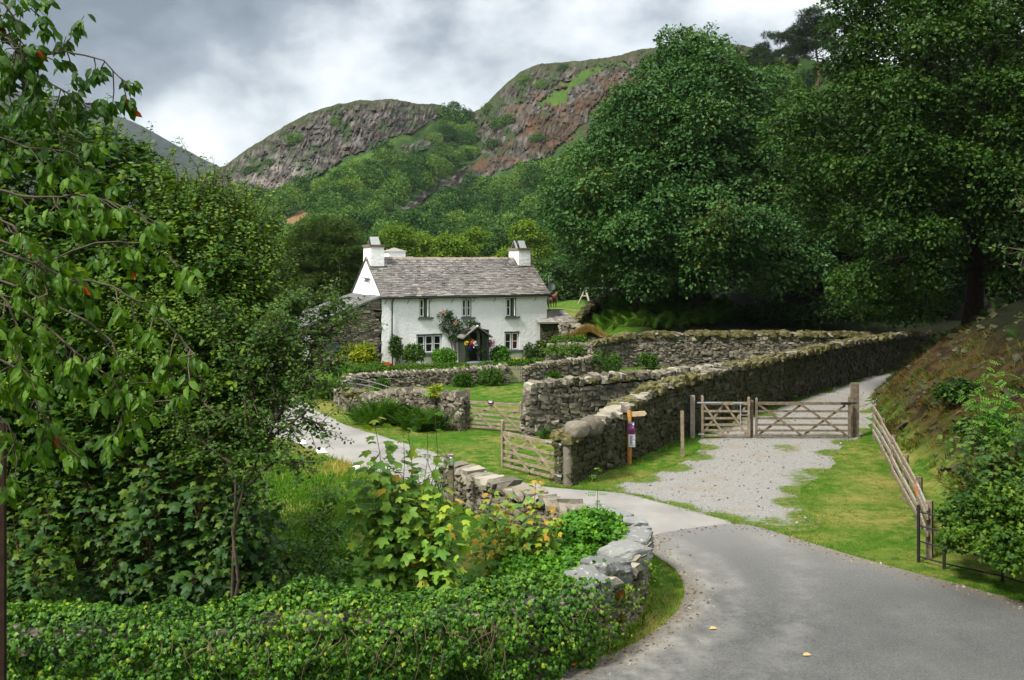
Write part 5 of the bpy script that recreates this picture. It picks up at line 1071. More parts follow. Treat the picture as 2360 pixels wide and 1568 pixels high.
L_CHE = leafmat('cherry_leaves', [(0., (.030, .088, .010)), (.5, (.062, .155, .013)), (.93, (.125, .25, .020)), (.955, (.36, .06, .012)), (1., (.42, .09, .015))], .34, .36, .45)
L_SAP = leafmat('sycamore_sapling_leaves', [(0., (.034, .105, .022)), (.35, (.095, .215, .050)), (.7, (.19, .33, .055)), (.85, (.30, .36, .04)), (1., (.42, .24, .045))], .3, .45, .35, dim=.95)
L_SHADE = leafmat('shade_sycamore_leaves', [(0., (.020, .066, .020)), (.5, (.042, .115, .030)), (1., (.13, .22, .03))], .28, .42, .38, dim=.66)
L_IVY = leafmat('ivy_leaves', [(0., (.014, .055, .008)), (.45, (.050, .140, .011)), (.8, (.120, .235, .016)), (1., (.27, .32, .03))], .18, .3, .55, dim=.95)
L_BUSH = leafmat('glossy_bush_leaves', [(0., (.028, .10, .010)), (.5, (.062, .19, .014)), (1., (.14, .31, .022))], .25, .3, .5, dim=.95)
L_FERN = leafmat('fern_fronds', [(0., (.018, .055, .010)), (.5, (.042, .115, .016)), (1., (.095, .20, .03))], .3, .6, .2)
L_BRACK = leafmat('bracken_fronds', [(0., (.032, .10, .012)), (.6, (.075, .185, .02)), (1., (.16, .26, .04))], .3, .6, .15)
L_GOLD = leafmat('golden_shrub_leaves', [(0., (.06, .15, .012)), (.5, (.22, .30, .016)), (1., (.46, .46, .03))], .3, .5, .3)
L_GRASS = leafmat('grass_blades', [(0., (.024, .086, .006)), (.5, (.060, .168, .009)), (.72, (.112, .222, .016)), (.82, (.26, .22, .06)), (1., (.36, .28, .10))], .3, .6, .2, dim=.95)
L_STRAW = leafmat('straw_grass_blades', [(0., (.035, .03, .010)), (.35, (.09, .062, .022)), (.6, (.20, .135, .042)), (.75, (.24, .17, .055)), (.85, (.075, .11, .016)), (1., (.10, .15, .02))], .2, .7, .15, dim=.62)
def flowers(name, cols):
    st = []
    for k, c in enumerate(cols): st.append((k/len(cols), c))
    return leafmat(name, st, .2, .6, .2, True)
# ================================================================ big trees on the right
def E(px, py, Y, rx, ry, rz=None):          # ellipsoid from picture extents at a distance
    c = W(px, py, Y); k = Y/F; return (c[0], c[1], c[2], rx*k, (rz if rz is not None else rx*k*.9), ry*k)
def base_at(px, Y, dz=0): X = (px-CX)/F*Y; return (X, Y, float(gz(X, Y))+dz)
Ys = 66.
syc = [E(1575, 640, Ys, 205, 62, 5.5), E(1560, 530, Ys, 262, 100, 7.), E(1480, 430, Ys, 180, 95, 5.5), E(1640, 420, Ys+2, 210, 115, 6), E(1545, 300, Ys, 160, 105, 5.), E(1600, 190, Ys+1, 95, 80, 3.8), E(1345, 505, Ys-1, 75, 45, 2.6), E(1760, 600, Ys, 105, 75, 3.6), E(1590, 120, Ys+1, 45, 40, 1.8), E(1690, 260, Ys+2, 100, 90, 3.6), E(1380, 590, Ys, 60, 36, 2.2)]
tree('sycamore_tree', 'huge dark green sycamore with a layered crown behind the high mossy wall', 'tree', base_at(1597, Ys), syc, 210, 1.5, 900, 'quad', .24, L_SYC, BARK_D, .62, 34, mind=1.45, tint=(.5, .17), zmin=4.9, top=.8, flatn=.72, limb0=.18, low=-.6, cover=.72, inner=50)
Yo = 45.
oak = [E(2190, 200, Yo, 270, 220, 5), E(2390, 260, Yo-1, 170, 260, 4.5), E(2330, -60, Yo, 300, 140, 5), E(2050, 20, Yo+1, 130, 80, 3.), E(2370, 560, Yo-3, 90, 110, 2.5), E(2030, 320, Yo-1, 170, 130, 3.4), E(2330, 120, Yo, 260, 260, 5), E(2110, 110, Yo+1, 150, 120, 3.4), E(2050, 560, Yo-1.5, 120, 110, 3.), E(2280, 400, Yo-2, 190, 120, 3.4), E(1960, 450, Yo, 120, 110, 3), E(2030, 675, Yo, 100, 50, 2.4), E(1850, 320, Yo, 65, 85, 2), E(1890, 265, Yo, 70, 50, 2.)]
tree('oak_tree', 'great spreading oak with a thick trunk on the steep bank at upper right', 'tree', base_at(2243, Yo, -.2), oak, 230, 1.05, 720, 'quad', .18, L_OAK, BARK_D, .40, 34, mind=1.05, tint=(.46, .2), low=-.9, top=.95, lean=W(2275, 160, Yo+.5), limb0=.25, flatn=.75, cover=.55, inner=70, wob=.006)
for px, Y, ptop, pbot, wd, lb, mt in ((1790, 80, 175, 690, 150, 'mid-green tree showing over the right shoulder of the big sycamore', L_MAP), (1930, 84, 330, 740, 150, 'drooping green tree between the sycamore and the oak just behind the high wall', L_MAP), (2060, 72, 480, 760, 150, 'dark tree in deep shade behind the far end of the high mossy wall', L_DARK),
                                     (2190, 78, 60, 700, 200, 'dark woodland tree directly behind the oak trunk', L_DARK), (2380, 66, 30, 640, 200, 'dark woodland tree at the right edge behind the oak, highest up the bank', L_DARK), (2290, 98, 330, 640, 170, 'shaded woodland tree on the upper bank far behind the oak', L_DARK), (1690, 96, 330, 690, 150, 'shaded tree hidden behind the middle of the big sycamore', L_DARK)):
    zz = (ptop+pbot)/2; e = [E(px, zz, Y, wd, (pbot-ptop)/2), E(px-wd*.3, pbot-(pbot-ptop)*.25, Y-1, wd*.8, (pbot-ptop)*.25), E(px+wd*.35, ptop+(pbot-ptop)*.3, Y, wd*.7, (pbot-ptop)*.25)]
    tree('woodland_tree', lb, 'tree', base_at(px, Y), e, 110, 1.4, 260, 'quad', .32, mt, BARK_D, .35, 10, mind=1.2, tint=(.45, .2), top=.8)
tree('oak_sapling', 'small slim-trunked tree leaning in the bracken left of the big sycamore trunk', 'tree', base_at(1468, 64.5), [E(1455, 610, 64.5, 70, 55), E(1490, 570, 65, 60, 50)], 40, .8, 110, 'quad', .26, L_SYC, BARK_D, .14, 6, mind=.6, low=-.4)
# pines on the skyline
for px, py, ptop, ph, lb, ex in ((1884, 196, 8, 200, 'tall bare-trunked pine with flat tuft top on the skyline left of the oak crown', [(1868, 40, 26, 20), (1850, 66, 22, 12), (1898, 62, 22, 16), (1875, 88, 36, 14), (1905, 104, 34, 14), (1850, 110, 26, 16), (1920, 60, 20, 20)]), (1800, 196, 60, 190, 'bushy dark pine left of the bare-trunked one on the skyline', [(1790, 100, 30, 26), (1765, 130, 40, 26), (1820, 112, 34, 34), (1840, 84, 20, 18), (1790, 150, 60, 30), (1840, 150, 40, 30), (1760, 165, 40, 20)]), (1755, 200, 90, 190, 'lower dark pine at the left end of the skyline pines', [(1752, 140, 28, 26), (1760, 165, 40, 24), (1725, 160, 22, 20)])):
    Y = float(hillpt(px, py)); b_ = W(px, py, Y); tree('pine_tree', lb, 'pine', b_, [E(x, y, Y+rng.normal(), w_, h_) for x, y, w_, h_ in ex], 60, 1.15, 150, 'needle', .75, L_PINE, BARK_R, .26, 14, mind=.9, low=-.5, top=.8, flatn=.55, group='pines on the skyline')
# ================================================================ trees behind the cottage
yew = [E(720, 640, 86, 95, 60), E(745, 580, 86, 80, 60), E(690, 660, 85, 80, 50), E(790, 630, 87, 60, 55), E(760, 540, 86, 45, 30)]
tree('yew_tree', 'broad dark yew tree behind the left gable of the cottage', 'yew', base_at(735, 86), yew, 90, 1.2, 420, 'needle', .38, L_YEW, BARK_D, .5, 10, mind=1.05, tint=(.5, .2), flatn=.42, low=-.6, cover=.6, inner=20)
mid = [(905, 545, 118, 52, L_LITE, 'fresh light green tree behind the main ridge beside the left chimney'), (975, 548, 126, 50, L_LITE, 'light green round tree behind the left part of the cottage roof ridge'), (1040, 550, 120, 46, L_LITE, 'feathery pale green tree behind the middle of the cottage roof ridge'), (1100, 545, 128, 50, L_LITE, 'light green tree behind the roof ridge just left of the right chimney'), (1160, 552, 120, 46, L_OAK, 'mid-green tree right behind the right-hand chimney'), (1215, 540, 125, 52, L_LITE, 'yellow-green tree between the right chimney and the big sycamore'),
       (1265, 600, 112, 60, L_OAK, 'dark green tree behind the satellite dish'), (1320, 600, 118, 60, L_SYC, 'dark leafy tree standing behind the swing frame'), (1385, 610, 112, 55, L_OAK, 'leafy tree behind the right end of the swing frame below the sycamore crown'), (1250, 655, 108, 34, L_SYC, 'low dark bush-like tree just above the brown pony'), (1300, 660, 112, 34, L_OAK, 'low leafy tree filling the gap left of the swing frame'),
       (640, 615, 105, 50, L_LITE, 'light green tree between the yew and the left foliage'), (590, 640, 110, 52, L_OAK, 'mid-green tree at the left below the orange scree strip'), (560, 625, 125, 46, L_LITE, 'pale tree on the lower slope at the far left beyond the alder'), (690, 590, 120, 45, L_OAK, 'round green tree rising above the left side of the yew'), (850, 560, 125, 50, L_OAK, 'green tree directly left of the left chimney behind the yew'), (640, 650, 92, 50, L_YEW, 'dark low tree left of the yew behind the lane'), (1180, 590, 112, 50, L_LITE, 'light leafy tree half hidden by the right-hand end of the roof')]
for px, pt, Y, wd, mt, lb in mid:
    pt = pt-14+rng.integers(-12, 16); h = 75; f1, f2 = rng.uniform(.3, .6, 2); e = [E(px+rng.normal()*6, pt+36, Y, wd*.8, 36), E(px-wd*f1, pt+46+rng.integers(0, 16), Y-1, wd*.55, 26), E(px+wd*f2, pt+46+rng.integers(0, 16), Y+1, wd*.55, 28), E(px, pt+80, Y, wd*1.1, 40)]
    tree('broadleaf_tree', lb, 'tree', base_at(px, Y), e, 60, .95, 190, 'quad', .30, mt, BARK, .2, 6, mind=.9, tint=(.5, .2), group='trees behind the cottage', flatn=.6)
# ================================================================ the wood on the hillside: every tree its own object
def hill_tree_mesh(k):
    n0 = 26+6*k; es = [(0, 0, 1.0, 1., 1., .85), (.4*math.cos(k), .4*math.sin(k), .8, .75, .75, .6), (-.3, .35*math.sin(2*k), 1.15, .7, .7, .6)]
    P = crown_points(es, 24, .46, low=-.4); mb = MB(); clump_leaves(P, np.full((len(P), 3), .42)*np.array([1, 1, .7]), 75, mb, 'quad', .16, (.5, .10), cover=.7, updir=.2, outn=1.3, nj=.2)
    mb.tube([(0, 0, -.6), (.03, 0, .3), (0, 0, .9)], [.07, .06, .03], 5, .02)
    o = mb.build('hillside_tree', L_HILL); return o
protos = [hill_tree_mesh(k) for k in range(6)]
WOODS = [[(505, 470), (560, 478), (620, 482), (690, 455), (745, 450), (800, 400), (860, 385), (925, 350), (1000, 330), (1045, 275), (1085, 290), (1100, 340), (1060, 400), (980, 450), (900, 505), (870, 535), (700, 590), (500, 625)],
         [(1235, 378), (1290, 350), (1330, 380), (1420, 540), (860, 575), (905, 540), (1000, 470), (1080, 432), (1150, 415)], [(480, 590), (860, 540), (1000, 545), (1420, 545), (1420, 600), (480, 650)]]
KINDS = {0: ('round broadleaf tree in the wood on the slope beneath the left crag', 'wood beneath the left crag'), 1: ('broadleaf tree in the wood beneath the right crag beside the sycamore crown', 'wood beneath the right crag'), 2: ('green broadleaf tree in the belt of wood along the foot of the fell', 'wood along the foot of the fell')}
def woods():
    pts = []; cnt = 0; tries = 0
    scr = P_SCREE
    while tries < 60000 and len(pts) < 292:
        tries += 1; px = rng.uniform(480, 1420); py = rng.uniform(270, 640); z = None
        for k in (2, 0, 1):
            if inpoly(WOODS[k], np.array([px]), np.array([py]))[0]: z = k; break
        if z is None: continue
        if inpoly(scr, np.array([px, px, px]), np.array([py, py-14, py-32])).any(): continue
        if z == 0 and inpoly(P_GRASS1, np.array([px]), np.array([py]))[0]: continue
        if z == 0 and py < 370 and rng.random() < .75: continue
        if z < 2 and (inpoly(P_ROCKC, np.array([px]*5), np.array([py+5, py-10, py-22, py-34, py-46])).any() or inpoly(P_GRASS1, np.array([px]*3), np.array([py, py-16, py-32])).any() or inpoly(P_ROCKB, np.array([px]*3), np.array([py, py-16, py-34])).any()): continue
        dm = 17+.055*max(0, py-330) if z < 2 else 26
        if any(abs(px-q[0]) < dm*1.25 and ((px-q[0])/1.25)**2+((py-q[1])*1.6)**2 < dm*dm for q in pts): continue
        pts.append((px, py, z))
    for i, (px, py, z) in enumerate(pts):
        Y = float(hillpt(px, py)); p = W(px, py, Y); o = protos[i % 6] if i < 6 else protos[i % 6].copy()
        if i >= 6: COL.objects.link(o)
        s = (15+.035*(py-300))*(.65+.65*rng.random())*Y/F*(1.0 if z < 2 else 1.1); o.location = p; o.scale = (s, s, s*(1.0+.35*rng.random())); o.rotation_euler = (0, 0, rng.random()*6.28); tag(o, KINDS[z][0], 'tree', KINDS[z][1])
    # scattered scrub on the crags
    for px, py, sz, lb in ((1800, 205, 30, 'dark bush among the skyline pines, left one'), (1870, 195, 24, 'dark bush at the foot of the bare-trunked skyline pine'), (1745, 215, 26, 'bush beneath the lowest skyline pine'), (1835, 225, 30, 'bush between the skyline pines and the oak'), (1037, 292, 34, 'largest dark bush in the notch between the two crags'), (1046, 252, 12, 'lone small tree standing on the skyline in the notch'), (1125, 258, 13, 'small bush on the skyline left of the right crag'), (1150, 300, 20, 'bush on the foot of the right crag wall'), (1170, 290, 18, 'bush growing against the middle of the right crag'), (1000, 330, 17, 'bush at the upper end of the green rake'), (1060, 330, 20, 'bush in the green gully below the notch'), (680, 335, 17, 'green bush on a ledge of the left crag face'), (620, 385, 13, 'small bush on the pale part of the left crag'), (575, 405, 16, 'bush near the left end of the left crag'), (1215, 195, 15, 'bush in the high cleft of the right crag'), (1245, 205, 13, 'smaller bush in the high cleft of the right crag'), (1300, 165, 12, 'bush near the grassy top of the right crag'), (1135, 345, 17, 'bush on the heathery slope below the right crag'), (1090, 365, 18, 'bush at the foot of the heathery slope'), (770, 290, 10, 'tiny bush high on the left crag'), (1240, 330, 16, 'bush among the brown rocks close to the sycamore crown')):
        Y = float(hillpt(px, py)); o = protos[int(px) % 6].copy(); COL.objects.link(o); o.name = 'hillside_bush'; s = sz*Y/F; o.location = W(px, py+sz*.5, Y); o.scale = (s, s, s); o.rotation_euler = (0, 0, px); tag(o, lb, 'bush', 'bushes on the crags')
woods()
# ================================================================ left foreground
def foliage_mass(name, label, cat, base, ells, n, cr, per, kind, size, mat, tr=.09, limbs=14, tint=(.5, .2), mind=None, bark=BARK_D, **k):
    return tree(name, label, cat, base, ells, n, cr, per, kind, size, mat, bark, tr, limbs, None, mind, tint, **k)
foliage_mass('field_maple', 'tall leafy maple tree filling the left side behind the hanging cherry branches', 'tree', (-8.2, 19.5, 0), [E(90, 390, 19.5, 190, 130, 1.8), E(250, 440, 19.2, 110, 110, 1.4), E(310, 530, 19, 170, 130, 1.6), E(60, 650, 19, 240, 220, 1.8), E(300, 700, 18.5, 240, 190, 1.7), E(100, 880, 19, 240, 160, 1.7), E(420, 620, 18.5, 150, 130, 1.4), E(250, 1000, 18.3, 240, 130, 1.5), E(60, 1120, 18., 200, 140, 1.4), E(380, 860, 18, 160, 130, 1.3), E(330, 1150, 18, 160, 110, 1.2)], 440, .5, 60, 'maple', .17, L_MAP, .16, 24, mind=.34, low=-.8, flatn=.5, updir=.9, outn=.5, shoots=(620, .55, (.45, -.6, .45)))
foliage_mass('alder_tree', 'bright fresh-leaved alder on the right flank of the left foliage, reaching towards the yew', 'tree', (-5.7, 18., 0), [E(480, 560, 18, 90, 110, 1.1), E(530, 660, 17.6, 95, 110, 1.2), E(425, 505, 18.2, 65, 60, .9), E(560, 590, 17.8, 60, 70, .8), E(450, 780, 17.5, 140, 110, 1.3), E(420, 890, 17.4, 100, 70, 1.1), E(560, 780, 17., 80, 80, .9), E(545, 900, 16.8, 80, 60, .8), E(500, 1010, 16.8, 80, 60, .8), E(610, 850, 16.5, 55, 50, .7)], 330, .36, 60, 'round', .10, L_ALD, .11, 22, mind=.26, tint=(.55, .2), low=-.7, flatn=.55, updir=.7, outn=.6, shoots=(760, .55, (.6, -.5, .25)))
def sprays(name, label, cat, base, stems, kind, size, mat, bark, sub=7, step=.11, subl=.8, tint=(.5, .17), r0=.03, droop=.2, grp=None, pet=.35):
    """open shrub: main boughs with leafy side twigs"""
    th = thing(name, label, cat, tuple(base), 0, grp); sb, lb = MB(), MB(); b0 = np.asarray(base, float)
    for pts in stems:
        P = [np.asarray(q, float) for q in pts]; C = [P[0]]
        for a, b in zip(P[:-1], P[1:]): C += list(curve(a, b, 5, .02, .03)[1:])
        C = np.array(C); sb.tube(C, np.linspace(r0, r0*.25, len(C)), 6); L = np.linalg.norm(np.diff(C, axis=0), axis=1).sum()
        leafy_stem(sb, lb, C[len(C)*2//3:], r0*.3, kind, size, step, .1, pet, tint, droop)
        for t in np.sort(rng.uniform(.25, .98, int(sub*L/1.2))):
            q, d = along(C, np.array([t])); v = nrm(d[0]*.5+rdir(1)[0]*.8+UP*.12); l = subl*(1.15-.6*t)*(.5+.8*rng.random()); e = q[0]+v*l
            leafy_stem(sb, lb, curve(q[0], e, 5, -.04, .12), r0*.28, kind, size, step, .2, pet, tint, droop)
    sb.build('branches', bark, th, True, b0); lb.build('leaves', mat, th, False, b0); return th
Ya = 15.6
ab = W(520, 1370, Ya); ab[2] = 0
sprays('alder_shrub', 'open alder shrub with bare stems reaching across the lane towards the stone barn', 'shrub', ab, [[ab, W(560, 1130, Ya), W(640, 960, Ya), W(720, 800, Ya+.3), W(775, 690, Ya+.4)], [ab, W(545, 1080, Ya), W(590, 900, Ya), W(660, 760, Ya+.2), W(690, 690, Ya)], [W(600, 1030, Ya), W(690, 960, Ya-.2), W(745, 985, Ya-.3)], [W(640, 960, Ya), W(720, 870, Ya), W(800, 830, Ya+.2)], [W(560, 1130, Ya), W(640, 1060, Ya-.4), W(700, 1070, Ya-.6)], [W(590, 900, Ya), W(520, 800, Ya+.4), W(500, 700, Ya+.4)], [W(720, 800, Ya+.3), W(760, 760, Ya), W(805, 715, Ya)], [W(560, 1000, Ya), W(470, 930, Ya+.3), W(420, 860, Ya+.5)], [W(545, 1080, Ya), W(470, 1020, Ya), W(420, 970, Ya)], [W(570, 980, Ya), W(560, 860, Ya), W(600, 740, Ya)], [W(640, 960, Ya), W(620, 850, Ya), W(650, 800, Ya)]], 'round', .095, L_ALD, BARK, 20, .06, .9, (.45, .18), .03, .15)
# sycamore saplings in the shade
def sapling(name, label, base, tops, size, mat, step, tint, toptint=None, r0=.014, kind='maple', droop=.25, grp=None, side=0, t0=.1, pet=.75, grow=(1.05, .5)):
    th = thing(name, label, 'sapling', tuple(base), 0, grp); sb, lb = MB(), MB(); b0 = np.asarray(base, float)
    for tp in tops:
        s = b0+np.array([*(rng.normal(size=2)*.12), 0]); P = curve(s, tp, 8, 0, .035); leafy_stem(sb, lb, P, r0, kind, size, step, t0, pet, tint, droop, toptint, grow=grow)
        L = np.linalg.norm(np.asarray(tp)-s)
        for t in rng.uniform(.2, .8, int(side*L)):
            q, d = along(P, np.array([t])); an = rng.random()*6.28; e = q[0]+np.array([math.cos(an)*.8, math.sin(an)*.8, .55])*L*.22*(.6+.6*rng.random()); leafy_stem(sb, lb, curve(q[0], e, 5, .03, .08), r0*.5, kind, size*.9, step, .3, pet, tint, droop, toptint, grow=grow)
    sb.build('stems', STEMR, th, True, b0); lb.build('leaves', mat, th, False, b0); return th
def gb(px, Y): return np.array([(px-CX)/F*Y, Y, float(gz((px-CX)/F*Y, Y))])
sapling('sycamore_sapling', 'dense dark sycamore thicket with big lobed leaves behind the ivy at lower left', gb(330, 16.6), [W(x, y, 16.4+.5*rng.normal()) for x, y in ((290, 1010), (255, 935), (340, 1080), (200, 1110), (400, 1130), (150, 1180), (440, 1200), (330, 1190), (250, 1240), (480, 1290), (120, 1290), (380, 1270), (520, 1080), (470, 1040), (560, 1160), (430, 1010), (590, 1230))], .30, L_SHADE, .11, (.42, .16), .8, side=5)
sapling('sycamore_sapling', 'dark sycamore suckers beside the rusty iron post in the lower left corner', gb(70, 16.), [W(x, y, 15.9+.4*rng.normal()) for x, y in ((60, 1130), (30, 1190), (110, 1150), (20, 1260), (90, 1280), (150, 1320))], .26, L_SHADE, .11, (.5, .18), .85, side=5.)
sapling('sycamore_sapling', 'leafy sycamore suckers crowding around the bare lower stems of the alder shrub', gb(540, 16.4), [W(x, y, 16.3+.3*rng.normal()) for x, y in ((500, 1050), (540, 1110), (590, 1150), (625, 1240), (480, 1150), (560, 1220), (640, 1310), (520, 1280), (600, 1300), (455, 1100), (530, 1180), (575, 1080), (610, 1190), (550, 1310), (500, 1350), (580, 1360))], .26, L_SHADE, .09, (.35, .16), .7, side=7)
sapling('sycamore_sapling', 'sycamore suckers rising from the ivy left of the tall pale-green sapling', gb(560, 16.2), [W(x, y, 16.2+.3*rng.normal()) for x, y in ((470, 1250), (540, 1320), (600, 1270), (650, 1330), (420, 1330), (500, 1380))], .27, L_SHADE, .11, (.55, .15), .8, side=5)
sapling('hazel_sapling', 'thin bushy undergrowth on the meadow edge left of the tall pale-green sapling', gb(690, 18.), [W(x, y, 18+.6*rng.normal()) for x, y in ((600, 1170), (660, 1200), (720, 1150), (770, 1090), (800, 1180), (640, 1280), (740, 1260), (830, 1290))], .15, L_SAP, .07, (.30, .14), .55, kind='round', side=9., pet=.4)
sapling('sycamore_sapling', 'tall pale-green sycamore sapling with big lobed leaves in the middle foreground', gb(940, 16.8), [W(x, y, 16.7+.22*rng.normal()) for x, y in ((862, 968), (880, 1080), (930, 1000), (985, 1060), (1030, 1150), (1050, 1230), (850, 1190), (910, 1130), (840, 1310), (960, 1120), (1000, 1290), (900, 1250), (1040, 1310), (830, 1250), (1060, 1180), (980, 1180), (870, 1110), (940, 1330), (1010, 1130))], .33, L_SAP, .12, (.46, .11), .74, side=3.4, t0=.1, pet=.6, grow=(1., .6))
sapling('sycamore_sapling', 'young sycamore with yellow and orange shoots between the pale-green sapling and the ivy bush', gb(1180, 18.6), [W(x, y, 18.5+.25*rng.normal()) for x, y in ((1135, 1135), (1235, 1105), (1180, 1195), (1290, 1180), (1105, 1230), (1245, 1200), (1150, 1250), (1210, 1250), (1120, 1290), (1270, 1240), (1165, 1160), (1090, 1270), (1230, 1170))], .27, L_SAP, .10, (.54, .14), .97, side=3.5, pet=.6)
sapling('ash_sapling', 'tall thin ash saplings with feathery leaves beside the notice post', gb(985, 17.4), [W(x, y, 17.4+.2*rng.normal()) for x, y in ((940, 990), (1000, 905), (985, 1000), (1030, 1060), (960, 1080))], .34, L_BUSH, .26, (.35, .15), .8, kind='ash', side=.8, pet=.1, droop=.1, t0=.45)
sapling('ash_sapling', 'single upright ash shoot growing out of the ivy bush by the bend', W(1380, 1200, 19.6), [W(1377, 1082, 19.6)], .26, L_BUSH, .13, (.45, .12), .75, kind='ash', pet=.06, droop=-.1, t0=.05, r0=.01)
# undergrowth at the left and behind the wall
def low_cover(name, label, ells, n, cr, per, kind, size, mat, tint=(.5, .2), cat='undergrowth', kind_=None, up=.35):
    P = crown_points(ells, n, cr*.6, low=-.2); mb = MB(); clump_leaves(P, np.full((len(P), 3), cr)*np.array([1, 1, .7]), per, mb, kind, size, tint, up=up); o = mb.build(name, mat); return tag(o, label, cat if not kind_ else None, None, kind_)
low_cover('undergrowth', None, [E(600, 1390, 19, 280, 45, 1.6), E(800, 1330, 20.5, 120, 30, 1.4), E(300, 1400, 18, 320, 50, 1.3), E(1000, 1390, 18.2, 160, 30, 1.), E(700, 1310, 21, 150, 30, 1.4)], 120, .34, 45, 'round', .12, L_BUSH, (.3, .2), kind_='stuff')
# ---------------------------------------------------------------- cherry branches hanging in from the left
def cherry():
    base = np.array([-5.6, 7.4, float(gz(-5.6, 7.4))]); th = thing('cherry_tree', 'cherry tree with drooping branches of bright hanging leaves and a few orange ones', 'tree', tuple(base)); sb, lb = MB(), MB()
    T = curve(base-UP*.3, (-5.2, 7.6, 11.), 8, 0, .03); sb.tube(T, np.linspace(.2, .08, 8), 10)
    def bough(pts, Y, r=.02, dens=1., dark=0.):  # dark: backlit shade of the upper boughs, put into the leaf tint
        P = []; 
        for (a, b) in zip(pts[:-1], pts[1:]): P += list(curve(W(*a, Y), W(*b, Y+.1), 5, .01, .03)[:-1])
        P.append(W(*pts[-1], Y)); P = np.array(P); q0 = T[np.argmin(np.abs(T[:, 2]-P[0, 2]))]; sb.tube(curve(q0, P[0], 5, .05, .03), np.linspace(r*1.2, r*.6, 5), 6); sb.tube(P, np.linspace(r*.6, r*.2, len(P)), 6)
        L = np.linalg.norm(np.diff(P, axis=0), axis=1).sum(); m = int(L*11*dens)
        for t in np.sort(rng.uniform(.03, 1., m)):
            q, d = along(P, np.array([t])); l = .10+.30*rng.random(); v = nrm(d[0]*.5+rdir(1)[0]*.75-UP*.35); e = q[0]+v*l; c = curve(q[0], e, 4, -.05, .1); sb.tube(c, [r*.3, r*.25, r*.2, r*.15], 4)
            k = rng.integers(7, 13); Q, D = along(c, np.linspace(.55, 1, k)); D = rdir(k)*.65-UP*.75+d*.2; N = rdir(k)*.5+np.array([0, -.9, .45]); tt = np.clip(.6-dark+.2*rng.normal(size=k), .02, .92); tt[rng.random(k) < .006] = .97
            scatter(lb, 'cherry', Q+rdir(k)*.03, D, N, .108*(.75+.5*rng.random(k)), tt)
    bough([(-60, 110), (60, 135), (150, 118), (240, 140), (300, 205)], 8., .02, .8, .5); bough([(-60, 150), (60, 160), (130, 200), (200, 240), (255, 255)], 8.2, .02, .8, .5); bough([(-80, -20), (10, 10), (50, 70), (40, 140)], 7.6, .018, 1., .5); bough([(-60, 200), (40, 220), (110, 260), (140, 330)], 7.8, .018, 1.2, .45); bough([(-60, 60), (20, 90), (60, 150), (50, 220)], 7.7, .018, 1.3, .5); bough([(-60, 20), (20, 40), (70, 20), (95, 40)], 8., .014, 1.1, .3)
    bough([(-60, 430), (80, 455), (200, 452), (300, 480), (390, 530)], 7.4, .02, .9); bough([(-60, 560), (60, 600), (150, 640), (260, 660), (380, 740), (450, 820)], 7.2, .022, 1.); bough([(-60, 470), (30, 520), (90, 600), (110, 680)], 7., .018, 1.2)
    bough([(-60, 690), (60, 720), (160, 800), (240, 860), (330, 930)], 7.1, .02, 1.1); bough([(-60, 800), (40, 850), (90, 940), (130, 1010), (160, 1060)], 7., .018, 1.1); bough([(-60, 620), (20, 700), (50, 790), (40, 880)], 6.8, .016, 1.1); bough([(-60, 900), (20, 980), (40, 1060)], 6.8, .014, 1.); bough([(120, 600), (220, 560), (330, 560), (400, 600)], 7.3, .014, .9); bough([(200, 740), (260, 790), (290, 900), (280, 980)], 7.1, .013, 1.); bough([(-60, 300), (60, 340), (160, 350), (230, 400)], 7.8, .016, 1.1, .15)
    sb.build('branches', TWIG, th, True, base); lb.build('leaves', L_CHE, th, False, base)
cherry()
